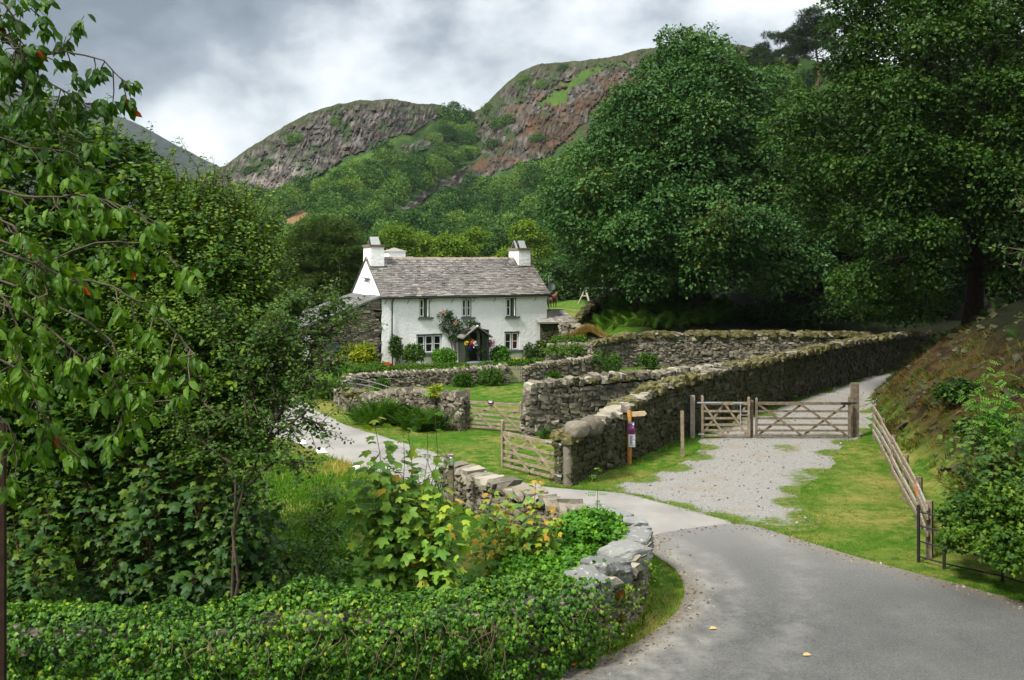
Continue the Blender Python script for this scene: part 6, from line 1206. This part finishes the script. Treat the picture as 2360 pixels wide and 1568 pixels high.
# ---------------------------------------------------------------- ivy over the roadside wall
def ivy():
    P = FW; _, _, L = path_at(P, np.array([0.])); th = thing('ivy', 'thick green ivy smothering the roadside wall along the bottom edge', 'ivy', tuple(fw.location)); off = np.array(th.location); lb, sb = MB(), MB()
    d = np.linalg.norm(P[None, :, :2]-np.array([(W(1300, 1385, 15.9))[:2]])[:, None], axis=2); s_end = 0.
    dd = np.concatenate([[0], np.cumsum(np.linalg.norm(np.diff(P[:, :2], axis=0), axis=1))]); s_r = np.interp(1325, [900, 1200, 1340, 1425], [dd[3], dd[4], dd[5], dd[6]])
    n = 44000; s = s_r*rng.random(n)**.95+.9*rng.random(n)**3; u = rng.random(n); o, an, _ = path_at(P, np.minimum(s, L)); out = np.stack([np.sin(an), -np.cos(an)], 1)
    fr = np.interp(s, [s_r*.80, s_r], [1., .45])
    KU = np.array([0, .22, .4, .5, .62, .74, .86, 1.]); KL = np.array([.40, .50, .47, .33, .02, -.38, -.85, -1.5]); KZ = np.array([0, .5, .88, 1.10, 1.20, 1.14, .88, .45])
    lat = np.interp(u, KU, KL); zz = np.interp(u, KU, KZ); dl = np.interp(u+.02, KU, KL)-np.interp(u-.02, KU, KL); dz = np.interp(u+.02, KU, KZ)-np.interp(u-.02, KU, KZ); dn_ = np.hypot(dl, dz)+1e-6; nl, nz = dz/dn_, -dl/dn_
    front = u < .42; back = u > .74; f = u; bul = .34*(fbm(s*.9, u*2.2, 3, 13)-.35)+.36*(fbm(s*3.4, u*9, 2, 14)-.45)+.06*rng.random(n)+.16*np.exp(-((s-s_r*.24)/.7)**2)*(u > .4)+.2*np.exp(-((s-s_r*.62)/.8)**2)*(u > .45)
    lat = lat+nl*bul; zz = zz+nz*bul; ctr = np.stack([out[:, 0]*nl, out[:, 1]*nl, nz+.15], 1)+np.array([0, -.15, 0])
    X = o[:, 0]+out[:, 0]*lat; Y = o[:, 1]+out[:, 1]*lat; Z = gz(o[:, 0], o[:, 1])+np.maximum(zz, .02)
    keep = rng.random(n) < np.where(front, np.clip(fr, 0, 1)*(.5+1.0*fbm(s*2.2, f*7, 2, 19)), np.clip(fr*1.2, 0, 1)); keep &= (s < s_r*1.02) | (rng.random(n) < .5)
    Pp = np.stack([X, Y, Z], 1)[keep]; Nn = nrm(ctr[keep])+.42*rng.normal(size=(keep.sum(), 3)); D = rdir(keep.sum())*.7-UP*.55; m = len(Pp)
    t = np.clip(.35+.22*rng.normal(size=m)+.35*(rng.random(m) < .07)+.5*(fbm(s[keep]*1.1, f[keep]*6, 3, 29)-.5), .01, .99); scatter(lb, 'ivy', Pp, D, Nn, .074*(.5+.95*rng.random(m)), t)
    # stray sprigs past the bend
    for q in range(46):
        s1 = s_r+rng.random()**1.3*2.6; o1, a1, _ = path_at(P, np.array([min(s1, L)])); ou = np.array([math.sin(a1[0]), -math.cos(a1[0])]); z = .15+.95*rng.random(); p = np.array([*(o1[0, :2]+ou*(.38+.12*rng.random())), z]); k = 9; Q = p+np.cumsum(rng.normal(size=(k, 3))*.05-UP*.02, 0); scatter(lb, 'ivy', Q, rdir(k), np.array([*ou, .5])+.4*rng.normal(size=(k, 3)), .055*(.7+.6*rng.random(k)), np.clip(.8+.15*rng.normal(size=k), 0, .99))
    for q in range(60):
        s1 = s_r*(.35+.62*rng.random())+.8*rng.random(); o1, a1, _ = path_at(P, np.array([min(s1, L)])); ou = np.array([math.sin(a1[0]), -math.cos(a1[0])]); tn = np.array([math.cos(a1[0]), math.sin(a1[0])]); k = 7; zz = np.linspace(1.12-.2*rng.random(), .9-.85*rng.random(), k); w_ = np.cumsum(rng.normal(size=k)*.035)+rng.normal()*.25*np.linspace(0, 1, k); bo = .60+.10*rng.random()+.05*np.sin(np.linspace(0, 3, k))
        pts = np.stack([o1[0, 0]+ou[0]*bo+tn[0]*w_, o1[0, 1]+ou[1]*bo+tn[1]*w_, zz], 1); sb.tube(pts, np.linspace(.007, .003, k), 4)
    lb.build('leaves', L_IVY, th, False, off); sb.build('woody_stems', flat('tan_ivy_stems', (.125, .092, .055), .9, .1, .3, 14), th, True, off)
ivy()
low_cover('ivy_bush', 'bright glossy mound of ivy on top of the wall at the inside of the bend', [E(1352, 1240, 19.4, 75, 54, .6), E(1310, 1290, 18.8, 80, 40, .6), E(1395, 1240, 19.6, 42, 48, .45), E(1240, 1325, 18., 95, 34, .6), E(1345, 1310, 18.2, 60, 30, .5)], 170, .17, 85, 'ivy', .10, L_BUSH, (.5, .2), 'bush')
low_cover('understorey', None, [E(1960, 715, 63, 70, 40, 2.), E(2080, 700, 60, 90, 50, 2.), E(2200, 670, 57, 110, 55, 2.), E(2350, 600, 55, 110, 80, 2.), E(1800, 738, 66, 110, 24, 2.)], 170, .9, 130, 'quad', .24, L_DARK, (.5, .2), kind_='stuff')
# ================================================================ right-hand shrubs
def gB(X, Y): return np.array([X, Y, float(gz(X, Y))])
sapling('sycamore_shrub', 'leafy sycamore thicket behind the black railing at the right edge', gB(11.2, 21.6), [W(x+45, y, 21.3+.4*rng.normal()) for x, y in ((2135, 1000), (2190, 960), (2240, 1010), (2170, 1060), (2290, 960), (2330, 1040), (2130, 1120), (2220, 1110), (2280, 1080), (2360, 960), (2400, 900), (2350, 1150), (2190, 1150), (2260, 1160), (2320, 1180), (2240, 1200))], .26, L_SHADE, .10, (.62, .18), .95, side=6, pet=.6)
sapling('ash_sapling', 'pale feathery ash sapling rising above the sycamore thicket at the right edge', gB(11.0, 22.), [W(x, y, 21.8) for x, y in ((2275, 830), (2250, 900), (2320, 860), (2300, 920))], .45, L_BUSH, .14, (.3, .15), .7, kind='ash', side=1.2, pet=.1, t0=.4)
low_cover('bramble_patch', 'tangle of yellowing bramble and nettle at the foot of the black railing', [E(2270, 1255, 19.6, 90, 60, .6), E(2360, 1290, 18.4, 80, 70, .6), E(2240, 1200, 20.4, 60, 50, .5), E(2330, 1180, 19.6, 110, 60, .6)], 130, .22, 60, 'maple', .10, L_MAP, (.6, .25), 'brambles')
sprays('hawthorn_branch', 'leafy bough of a roadside tree reaching in at the right edge above the bank', 'tree', (9.4, 14.6, 0.5), [[(9.4, 14.6, .5), (9.1, 14.6, 4.), W(2480, 520, 14.6)], [W(2480, 560, 14.6), W(2400, 490, 14.6), W(2335, 465, 14.6)], [W(2480, 600, 14.6), W(2390, 590, 14.6), W(2320, 570, 14.6)], [W(2480, 760, 14.6), W(2420, 760, 14.6), W(2350, 720, 14.6)], [W(2480, 460, 14.6), W(2430, 440, 14.6), W(2370, 420, 14.6)], [W(2480, 700, 14.6), W(2410, 650, 14.6), W(2360, 610, 14.6)]], 'round', .09, L_OAK, BARK, 9, .075, .5, (.65, .2), .025, .1)
tree('unseen_shade_tree', 'big unseen tree added beyond the right edge to shade the bank', 'tree', (21.5, 27., float(gz(21.5, 27.))), [(22, 27, 11, 4.6, 5, 4.), (24, 32, 9.5, 4.6, 5, 3.5), (20.5, 22, 9, 4., 4., 3.2)], 70, 1.3, 420, 'quad', .26, L_OAK, BARK_D, .3, 12, mind=1.4, cover=.6)  # out of view, added to block sky light from the bank and bushes
for X, Y, r_, lb in ((15., 33., .5, 'dark bush on the bank behind the upper end of the rail fence'), (13.4, 27.5, .6, 'leafy bush behind the middle of the rail fence')):
    z = float(gz(X, Y)); low_cover('bank_bush', lb, [(X, Y, z+.2, r_*1.3, r_, r_)], 26, .26, 60, 'round', .12, L_OAK, (.45, .2), 'bush')
# ================================================================ garden and paddock planting
def shrub(name, label, cat, px, py, Y, rx, ry, mat, kind='quad', size=.10, n=60, cr=.2, per=45, tint=(.5, .2), stem=False, zb=None):
    e = E(px, py, Y, rx, ry); P = crown_points([e, (e[0]+e[3]*.4, e[1], e[2]-e[5]*.3, e[3]*.7, e[4]*.7, e[5]*.7)], n, cr*.6, low=-.75); lb = MB(); clump_leaves(P, np.full((len(P), 3), cr)*np.array([1, 1, .8]), per, lb, kind, size, tint, droop=.1)
    if not stem: return tag(lb.build(name, mat), label, cat)
    z = float(gz(e[0], e[1])) if zb is None else zb; th = thing(name, label, cat, (e[0], e[1], z)); off = np.array(th.location); sb = MB()
    for q in range(6): sb.tube(curve((e[0]+.1*rng.normal(), e[1], z-.1), P[rng.integers(len(P))], 5, .02, .08), [.03, .025, .02, .015, .008], 5)
    sb.build('stems', BARK, th, True, off); lb.build('leaves', mat, th, False, off); return th
def fY(px, d=.6): t = fx(px); return 60+t*sth-d*cth                          # depth just in front of the cottage wall
shrub('round_bush', 'glossy round green bush below the three-light window left of the porch', 'bush', 1024, 824, fY(1024, 1.3), 24, 18, L_BUSH, size=.13, n=70, cr=.2)
shrub('round_bush', 'clipped round green bush under the lower right window of the cottage', 'bush', 1153, 819, fY(1153, 1.), 18, 19, L_BUSH, size=.13, n=60, cr=.18, tint=(.35, .2))
shrub('wall_shrub', 'dark upright shrub growing against the black downpipe on the cottage', 'shrub', 912, 803, fY(912, .5), 10, 25, L_SHADE, size=.12, n=60, cr=.18, per=40, stem=True)
shrub('garden_shrub', 'pale loose-leaved shrub between the downpipe shrub and the three-light window', 'shrub', 952, 817, fY(950, 1.2), 22, 19, L_MAP, 'round', .12, 55, .2, 34, (.6, .15), True)
shrub('golden_shrub', 'tall golden-yellow shrub in front of the stone barn', 'shrub', 815, 822, 56.5, 34, 22, L_GOLD, 'round', .13, 60, .22, 45, (.6, .22))
shrub('golden_shrub', 'upright yellow-green shrub between the golden shrub and the cottage corner', 'shrub', 843, 820, 57., 20, 26, L_GOLD, 'round', .12, 40, .2, 40, (.35, .2))
low_cover('flower_bed', 'leafy low flower bed along the foot of the cottage and barn left of the porch', [E(800, 848, 54.5, 50, 8, 1.), E(860, 848, 55., 45, 8, 1.), E(960, 847, 57., 60, 5, .8), E(1050, 846, 57.4, 45, 6, .8), E(905, 849, 56, 40, 5, .8)], 150, .17, 40, 'round', .10, L_FERN, (.75, .2), 'flower bed')
low_cover('flower_bed', 'low green flower bed between the porch and the wicket gate', [E(1130, 842, 58.6, 26, 5, .7), E(1200, 838, 60, 30, 5, .7), E(1240, 836, 60, 22, 6, .7)], 70, .17, 40, 'round', .11, L_FERN, (.7, .2), 'flower bed')
FY = flowers('yellow_flowers', [(.05, .13, .01), (.55, .45, .02), (.62, .52, .03)])
shrub('yellow_flowers', 'dome of bright yellow flowers beside the wicket gate', 'flowers', 1192, 836, fY(1192, 1.8), 17, 12, FY, 'quad', .09, 34, .13, 40, (.5, .3))
def climber():
    c = fx(c2(1330)); th = thing('climbing_rose', 'climbing rose with pink blooms on the white wall left of the porch', 'climbing rose', tuple(CO+rotz(TH)@np.array([c-.2, -.1, 0])), TH); o0 = np.array([c-.2, -.1, 0.]); sb, lb, fb = MB(), MB(), MB()
    def q(x, y, d=.18): px = c2(x); return np.array([fx(px), -d, fz(px, c2y(y))])
    for pts in ([(1345, 1150), (1310, 1050), (1290, 960), (1260, 880), (1230, 800)], [(1345, 1150), (1330, 980), (1330, 880), (1320, 780)], [(1335, 1100), (1320, 1000), (1260, 940)], [(1330, 900), (1400, 840), (1450, 830), (1510, 850)], [(1335, 1000), (1380, 950), (1420, 930)]):
        P = np.array([q(*p, .12+.1*rng.random()) for p in pts]); sb.tube(P, np.linspace(.035, .012, len(P)), 5)
    C = [(1225, 775, 38), (1260, 760, 32), (1290, 800, 40), (1230, 850, 30), (1270, 870, 45), (1320, 850, 45), (1340, 820, 30), (1360, 870, 40), (1390, 830, 30), (1430, 840, 26), (1470, 835, 26), (1505, 850, 22), (1250, 900, 28), (1300, 920, 42), (1340, 930, 36), (1390, 925, 26), (1310, 970, 30), (1270, 800, 30), (1290, 755, 22)]
    P = np.array([q(x, y, .16+.5*(x > 1380)*rng.random()) for x, y, r_ in C]); Rr = np.array([(r_/131., .14, r_/131.) for x, y, r_ in C])*.95; clump_leaves(P, Rr, 85, lb, 'round', .10, (.4, .22)); m = 16; k = rng.integers(len(P), size=m)
    for z in ((1215, 742), (1320, 828), (1310, 1092), (1225, 760)): p = q(*z, .38); scatter(fb, 'quad', p+rng.normal(size=(9, 3))*.05, rdir(9), rdir(9)+np.array([0, -1, .3]), .11, .5)
    sb.build('stems', BARK, th, True, o0); lb.build('leaves', L_SHADE, th, False, o0); fb.build('blooms', flat('pink_rose', (.62, .27, .23), .6, .2, .15), th, False, o0)
climber()
def basket(label, x, y, d, cols, w_, hang):
    px = c2(x); c = np.array([fx(px), -d, 0]); c[2] = EYE-(c2y(y)-HY)/F*(60+c[0]*sth-d*cth); wpos = CO+rotz(TH)@c; th = thing('hanging_basket', label, 'hanging basket', tuple(wpos), TH, 'baskets beside the porch'); b = MB(); a = np.arange(10)*.628
    V = [(.2*math.cos(q), .2*math.sin(q), 0) for q in a]+[(.1*math.cos(q), .1*math.sin(q), -.18) for q in a]; i = np.arange(10); j = (i+1) % 10; b.add(V, [np.stack([i, i+10, j+10, j], 1), np.arange(10, 20)[None]]); b.tube([(0, 0, 0), (0, 0, .55)], .012, 4); b.bar((0, 0, .55), (0, d-.05 if hang else .3, .55), .02, .02); b.build('basket', BARK_D, th)
    lb = MB(); clump_leaves([(0, 0, .02), (-w_*.4, 0, .02), (w_*.4, 0, 0)], np.array([(.24, .22, .22)]*3), 90, lb, 'quad', .09, (.5, .2)); lb.build('leaves', L_FERN, th)
    fb = {}
    for (ox, oz, r_, n, col) in cols: fb.setdefault(col, []).append((ox, oz, r_, n))
    for col, lst in fb.items():
        m = MB()
        for ox, oz, r_, n in lst: scatter(m, 'quad', np.array([ox, -.2, oz])+rng.normal(size=(n, 3))*np.array([r_, .07, r_])*.5, rdir(n), rdir(n)*.6+np.array([0, -1, .5]), .10, .5)
        m.build('flowers', FCOL[col], th)
FCOL = {k: flat(k+'_petals', c, .6, .2, .2, 20) for k, c in (('red', (.62, .045, .015)), ('white', (.75, .75, .68)), ('violet', (.05, .012, .22)), ('yellow', (.62, .38, .02)), ('magenta', (.45, .03, .13)), ('purple', (.22, .02, .16)), ('pink', (.6, .12, .16)))}
basket('basket overflowing with red, white, yellow and violet flowers left of the cottage door', 1388, 1010, 1.35, [(.02, .1, .15, 16, 'red'), (.1, .14, .12, 8, 'red'), (.28, -.02, .16, 20, 'white'), (.22, .1, .1, 8, 'white'), (-.02, -.14, .2, 18, 'violet'), (-.3, .06, .13, 14, 'yellow'), (-.26, .16, .1, 5, 'yellow')], .3, False)
basket('basket of magenta and purple flowers right of the cottage door', 1575, 1005, .75, [(.0, .06, .3, 26, 'magenta'), (.3, .1, .16, 16, 'pink'), (-.25, .06, .14, 14, 'magenta'), (-.06, -.16, .26, 34, 'purple'), (.2, -.12, .14, 14, 'purple')], .3, True)
b3 = W(722, 790, 58.3); th = thing('hanging_basket', 'basket with pink flowers on the stone barn half hidden by leaves', 'hanging basket', tuple(b3)); m = MB(); m.add(STV*np.array([.2, .15, .15])-UP*.15, [STF]); m.build('basket', BARK_D, th); m = MB(); scatter(m, 'quad', rng.normal(size=(50, 3))*np.array([.2, .1, .1]), rdir(50), rdir(50)*.6+np.array([0, -1, .6]), .12, .5); m.build('flowers', FCOL['pink'], th)
shrub('red_flowers', 'small clump of red flowers by the foot of the downpipe', 'flowers', 994-.0-0 if False else 873+120*0+20, 842, 55.2, 6, 5, FCOL['red'], 'quad', .1, 10, .08, 14)
shrub('climbing_plant', 'sparse climber with pale leaves on the right corner of the white wall', 'climber', 1222, 812, fY(1222, .35), 15, 18, L_MAP, 'round', .10, 40, .16, 22, (.4, .2), True)
shrub('climbing_plant', 'dense green climber hiding the right bottom corner of the cottage', 'climber', 1246, 806, fY(1240, .6), 8, 20, L_SYC, 'round', .12, 40, .18, 36, (.75, .2), True)
shrub('rose_bush', 'thin rose bush below the purple basket right of the door', 'rose', 1108, 812, fY(1108, .9), 12, 18, L_MAP, 'round', .08, 26, .14, 20, (.4, .2), True)
low_cover('raised_bed_plants', 'mixed flowering plants in the raised bed at the right corner of the cottage', [E(1280, 815, 56, 26, 18, .6), E(1320, 812, 56, 26, 14, .6), E(1300, 785, 58.5, 30, 10, .6), E(1345, 786, 57.5, 16, 10, .5)], 80, .2, 36, 'round', .10, L_FERN, (.8, .2), 'plants')
for px, py, Y, w_, h_, lb in ((1130, 872, 50.8, 24, 20, 'clump of pink foxgloves and weeds against the garden wall left of the wicket gate'), (1068, 878, 50.2, 16, 14, 'weeds against the middle of the low garden wall'), (1395, 830, 54.2, 30, 26, 'tall nettles in the corner where the garden wall meets the high wall'), (1492, 832, 57.8, 18, 16, 'small leafy weed clump against the foot of the high mossy wall'), (880, 890, 48.6, 12, 12, 'weeds growing by the low garden wall behind the metal hurdle'), (1272, 868, 52.3, 14, 6, 'pink-flowered weeds along the garden wall right of the wicket gate')):
    shrub('weed_clump', lb, 'weeds', px, py, Y, w_, h_, L_FERN, 'quad', .12, 40, .2, 34, (.6, .2))
def foxglove(label, px, pb, pt, Y):
    b_ = W(px, pb, Y); b_[2] = float(gz(b_[0], Y)); h = W(px, pt, Y)[2]-b_[2]; th = thing('foxglove', label, 'foxglove', tuple(b_)); m = MB(); m.tube([(0, 0, -.05), (0, 0, h)], [.015, .008], 5); m.build('stem', STEMR, th); m = MB(); n = 60; scatter(m, 'quad', np.stack([.05*rng.normal(size=n), .05*rng.normal(size=n), h*(.1+.5*rng.random(n))], 1), rdir(n), rdir(n)*.5+UP, .11, .5); m.build('leaves', L_FERN, th); m = MB(); n = 18; scatter(m, 'quad', np.stack([.03*rng.normal(size=n), .03*rng.normal(size=n), h*(.72+.28*rng.random(n))], 1), rdir(n)*.5-UP*.4, rdir(n), .07, .5); m.build('blooms', FCOL['pink'], th)
foxglove('tall pink foxglove against the dark side of the mossy wall beyond the gates', 1900, 905, 822, 50.); foxglove('pale foxglove stalk by the mossy wall behind the narrow gate', 1765, 935, 880, 43.)
def ferns(label, px, py, Y, n, L_, mat=L_FERN, sp=.35):
    b_ = W(px, py, Y); b_[2] = float(gz(b_[0], Y)); mb = MB(); a = rng.random(n)*6.28; el = .45+.8*rng.random(n); D = np.stack([np.cos(a)*np.cos(el), np.sin(a)*np.cos(el), np.sin(el)], 1); P = b_+rng.normal(size=(n, 3))*np.array([sp, sp*.6, .03]); scatter(mb, 'frond', P, D, UP+D*-.2+.2*rng.normal(size=(n, 3)), L_*(.6+.6*rng.random(n)), np.clip(.5+.2*rng.normal(size=n), 0, 1)); return tag(mb.build('fern', mat), label, 'fern')
ferns('large dark green fern clump against the low wall left of the field gate', 895, 975, 38.8, 260, 1.05, sp=.55); ferns('smaller upright fern clump nearest the left field gatepost', 972, 990, 37.3, 150, .95, sp=.32); ferns('single bright fern growing from the foot of the grey rubble wall', 1253, 1007, 35.6, 22, .5, sp=.06); ferns('dark shrubby fern at the end of the curved wall by the pale lane', 754, 915, 46., 120, 1., sp=.35)
# golden elder sprig in the left wall
shrub('yellow_sapling', 'bright yellow-green shoot growing out of the low wall left of the field gate', 'sapling', 1004, 905, 38., 9, 16, L_GOLD, 'quad', .14, 16, .14, 16, (.55, .2))
# ---------------------------------------------------------------- stuff: bracken, grass, bank tufts
def bracken():
    mb = MB(); n = 2600; X = rng.uniform(4.2, 17, n); Y = rng.uniform(61.5, 76, n); d = ((X-10)/5.)**2+((Y-68)/6.)**2; k = (d < 1.05) & (rng.random(n) < 1.2-d*.5); X, Y = X[k], Y[k]; n = len(X); a = rng.random(n)*6.28; el = .35+.7*rng.random(n); D = np.stack([np.cos(a)*np.cos(el), np.sin(a)*np.cos(el), np.sin(el)], 1)
    scatter(mb, 'frond', np.stack([X, Y, gz(X, Y)], 1), D, UP+.3*rng.normal(size=(n, 3)), 1.1*(.6+.7*rng.random(n)), np.clip(.5+.25*rng.normal(size=n), 0, 1)); tag(mb.build('bracken', L_BRACK), kind='stuff')
bracken()
def blades(mb, X, Y, h, lean=.5, tint=None, wid=1.):
    n = len(X); D = UP+lean*rng.normal(size=(n, 3))*np.array([1, 1, .2]); scatter(mb, 'blade', np.stack([X, Y, gz(X, Y)-.01], 1), D, rdir(n), h, tint)
def grass():
    mb = MB(); V, Fc = LEAF['blade']
    n = 150000; Y = 14+30*rng.random(n)**1.3; X = rng.uniform(-1, 1, n)*Y*.56; Q = np.stack([X, Y], 1)
    on = inpoly(ROAD, X, Y) | inpoly(LANE, X, Y) | (inpoly(GRAV, X, Y)); dB = X-np.interp(Y, BF[:, 0], BF[:, 1])
    k = ~on & (dB < .8); X, Y = X[k], Y[k]; n = len(X); meadow = ss(0, 3, -(X+2.2))*ss(17, 19, Y)*ss(36, 30, Y); h = (.035+.035*rng.random(n))*(1+2.4*meadow); tt = np.clip(.45+.2*rng.normal(size=n)+.5*(fbm(X*.5, Y*.5, 3, 44)-.5)*1.2+.75*dryf(X, Y)*(.4+1.2*fbm(X*2.2, Y*5, 3, 45)), .01, .99); blades(mb, X, Y, h*1.3, .55, tt)
    # shaggy fringes along the edges of the made surfaces and in the gravel
    for poly, m, sp in ((ROAD, 9000, .14), (LANE, 9000, .14), (GRAV, 9000, .3)):
        i = rng.integers(len(poly), size=m); f = rng.random(m)[:, None]; p = poly[i]*(1-f)+poly[(i+1) % len(poly)]*f+rng.normal(size=(m, 2))*sp; k = (p[:, 1] < 62) & (p[:, 1] > 13)
        inr = inpoly(ROAD, p[:, 0], p[:, 1]) | (inpoly(LANE, p[:, 0], p[:, 1]) & (poly is not LANE)); inl = inpoly(LANE, p[:, 0], p[:, 1]) & inpoly(LANE, p[:, 0]+.15, p[:, 1]) & inpoly(LANE, p[:, 0]-.15, p[:, 1]); k &= ~inr & ~inl; p = p[k]; blades(mb, p[:, 0], p[:, 1], .05+.06*rng.random(len(p)), .5, np.clip(.5+.25*rng.normal(size=len(p)), 0, .99))
    for pth, hw, dn_ in ((NEARW, .42, 60), (PENW, .42, 60), ([gt(792, 872, 49.0), gt(1000, 855, 50.6), gt(1169, 843, 51.6)], .36, 40), ([gt(1207, 846, 51.8), gt(1374, 822, 54.3)], .36, 40), ([gt(800, 897, 42.7), gt(858, 914, 41.2), gt(1066, 907, 37.4)], .36, 50), ([tuple(q) for q in FW[4:]], .42, 60), ([gt(1400, 782, 58.6), gt(1990, 770, 60.8)], .42, 30)):
        Pq = np.asarray(pth, float); Lq = path_at(Pq, np.array([0.]))[2]; m = int(Lq*dn_*2); sq = rng.random(m)*Lq; o, an, _ = path_at(Pq, sq); sd = np.where(rng.random(m) < .5, 1, -1)*(hw+np.abs(.10*rng.normal(size=m))); x, y = o[:, 0]-np.sin(an)*sd, o[:, 1]+np.cos(an)*sd; k = fbm(x*1.1, y*1.1, 3, 91) > .42; x, y = x[k], y[k]; k = ~inpoly(LANE, x, y); x, y = x[k], y[k]; blades(mb, x, y, .10+.22*rng.random(len(x))*fbm(x*.8, y*.8, 2, 92), .4, np.clip(.4+.25*rng.normal(size=len(x)), 0, .99))
    tag(mb.build('grass', L_GRASS), kind='stuff')
    # grit and leaf crumbs along the tarmac edge
    m = 2600; i = rng.integers(len(ROAD), size=m); f = rng.random(m)[:, None]; p = ROAD[i]*(1-f)+ROAD[(i+1) % len(ROAD)]*f+rng.normal(size=(m, 2))*.28; k = (p[:, 1] > 13.5) & inpoly(ROAD, p[:, 0], p[:, 1]); p = p[k]; n = len(p); s_ = .006+.018*rng.random(n)**2; Vg = np.einsum('nij,kj->nki', euler(rng.random(n)*6, .4*rng.normal(size=n), .4*rng.normal(size=n)), BOXV*np.array([1.3, .8, .4]))*s_[:, None, None]+np.stack([p[:, 0], p[:, 1], gz(p[:, 0], p[:, 1])+.021], 1)[:, None]; gm_ = MB(); gm_.add(Vg.reshape(-1, 3), [(BOXF[None]+(np.arange(n)*8)[:, None, None]).reshape(-1, 4)], np.repeat(rng.random(n), 6)); tag(gm_.build('roadside_grit', m_stone('grit_and_crumbs', [(0., (.10, .06, .03)), (.5, (.22, .17, .11)), (1., (.36, .34, .30))])), kind='stuff')
    mb = MB(); n = 60000; Y = 17+45*rng.random(n); d = 4.5*rng.random(n)**1.3+.15; X = np.interp(Y, BF[:, 0], BF[:, 1])+d; k = (fbm(X*1.4, Y*1.4, 4, 61) > .52) & (rng.random(n) > (d-1.5)/4.); X, Y = X[k], Y[k]; n = len(X); e = .05; gx_ = (gz(X+e, Y)-gz(X-e, Y))/(2*e); gy_ = (gz(X, Y+e)-gz(X, Y-e))/(2*e); dn = np.stack([-gx_, -gy_, 0*gx_], 1); D = UP*.6+nrm(dn)*.35+.6*rng.normal(size=(n, 3)); gr = fbm(X*.45, Y*.45, 3, 68); tt = np.where(gr > .53, .86+.1*rng.normal(size=n), .30+.5*(fbm(X*.9, Y*.9, 3, 66)-.3)+.16*rng.normal(size=n)); scatter(mb, 'blade', np.stack([X, Y, gz(X, Y)], 1), D, rdir(n), .12+.22*rng.random(n), np.clip(tt, .01, .99)); tag(mb.build('bank_grass', L_STRAW), kind='stuff')
    mb = MB(); n = 900; Y = 22+36*rng.random(n); X = np.interp(Y, BF[:, 0], BF[:, 1])+.6+6*rng.random(n); k = fbm(X*.5, Y*.5, 3, 72) > .52; X, Y = X[k], Y[k]; n = len(X); a = rng.random(n)*6.28; el = .3+.6*rng.random(n); D = np.stack([np.cos(a)*np.cos(el), np.sin(a)*np.cos(el), np.sin(el)], 1); scatter(mb, 'frond', np.stack([X, Y, gz(X, Y)], 1), D, UP+.3*rng.normal(size=(n, 3)), .6*(.6+.7*rng.random(n)), np.clip(.3+.2*rng.normal(size=n), 0, 1)); tag(mb.build('bank_ferns', L_FERN), kind='stuff')
    mb = MB(); n = 5000; a = rng.normal(size=(n, 2)); X = 4.6+.55*a[:, 0]; Y = 59.6+.35*a[:, 1]; Z = gz(X, Y); top = 1.95+.45*np.exp(-a[:, 0]**2); scatter(mb, 'blade', np.stack([X, Y, top-.25+.1*rng.random(n)], 1), np.stack([a[:, 0], -.4+a[:, 1], .6*np.ones(n)], 1)+.5*rng.normal(size=(n, 3)), rdir(n), .4*(.6+.6*rng.random(n)), np.clip(.72+.06*rng.normal(size=n), 0, .79)); mb.add(STV*np.array([.75, .4, .9])+np.array([4.6, 59.7, 1.3]), [STF], .3); tag(mb.build('straw_tussock', leafmat('pale_straw', [(0., (.12, .09, .04)), (1., (.36, .27, .12))], .25, .7, .1)), 'big tussock of straw-coloured dead grass on the corner of the mossy walls', 'grass tussock')
    # verge grass below the near wall and gate grass
    # rocks poking out of the bank
    C = []; 
    for q in range(420):
        Y = rng.uniform(22, 54); d = .2+5.5*rng.random()**1.3; X = float(np.interp(Y, BF[:, 0], BF[:, 1]))+d; C.append((X, Y, float(gz(X, Y))))
    C = np.array(C); m = MB(); n = len(C); s = .04+.13*rng.random(n)**3; stones(m, C, np.stack([s*1.4, s, s*.8], 1), euler(rng.random(n)*3, .4*rng.normal(size=n), .4*rng.normal(size=n)), rng.random(n)*.7, .2); tag(m.build('bank_rocks', ST_D), kind='stuff')
    # loose stones on the gravel
    n = 1800; lo, hi = GRAV.min(0), GRAV.max(0); X = rng.uniform(lo[0], hi[0], n*3); Y = rng.uniform(lo[1], min(hi[1], 48), n*3); k = inpoly(GRAV, X, Y) & ~inpoly(LANE, X, Y); X, Y = X[k][:n], Y[k][:n]; n = len(X); s = .008+.016*rng.random(n)**2; m = MB(); V8 = BOXV*.5; 
    Rm = euler(rng.random(n)*6, .5*rng.normal(size=n), .5*rng.normal(size=n)); V = np.einsum('nij,kj->nki', Rm, BOXV*np.array([1.2, .9, .6]))*(s[:, None, None])*(1+.25*rng.normal(size=(n, 8, 1)))+np.stack([X, Y, gz(X, Y)+.012], 1)[:, None]; m.add(V.reshape(-1, 3), [(BOXF[None]+(np.arange(n)*8)[:, None, None]).reshape(-1, 4)], np.repeat(rng.random(n), 6)); tag(m.build('loose_gravel', ST_L), kind='stuff')
grass()
for px, py, lb, c in ((1312, 1541, 'curled orange-brown fallen leaf on the tarmac near the ivy', (.42, .12, .03)), (1635, 1455, 'small tan fallen leaf on the tarmac at the inside of the bend', (.40, .26, .10)), (1850, 1517, 'pale dry twig-like leaf on the tarmac in the foreground', (.46, .30, .14))):
    p = G(px, py); m = MB(); scatter(m, 'cherry', np.array([[p[0], p[1], float(gz(*p))+.035]]), np.array([[1., .3, .1]]), np.array([[0, -.4, 1.]]), .17, .5); tag(m.build('fallen_leaf', flat('dry_leaf', c, .8, .2)), lb, 'leaf')
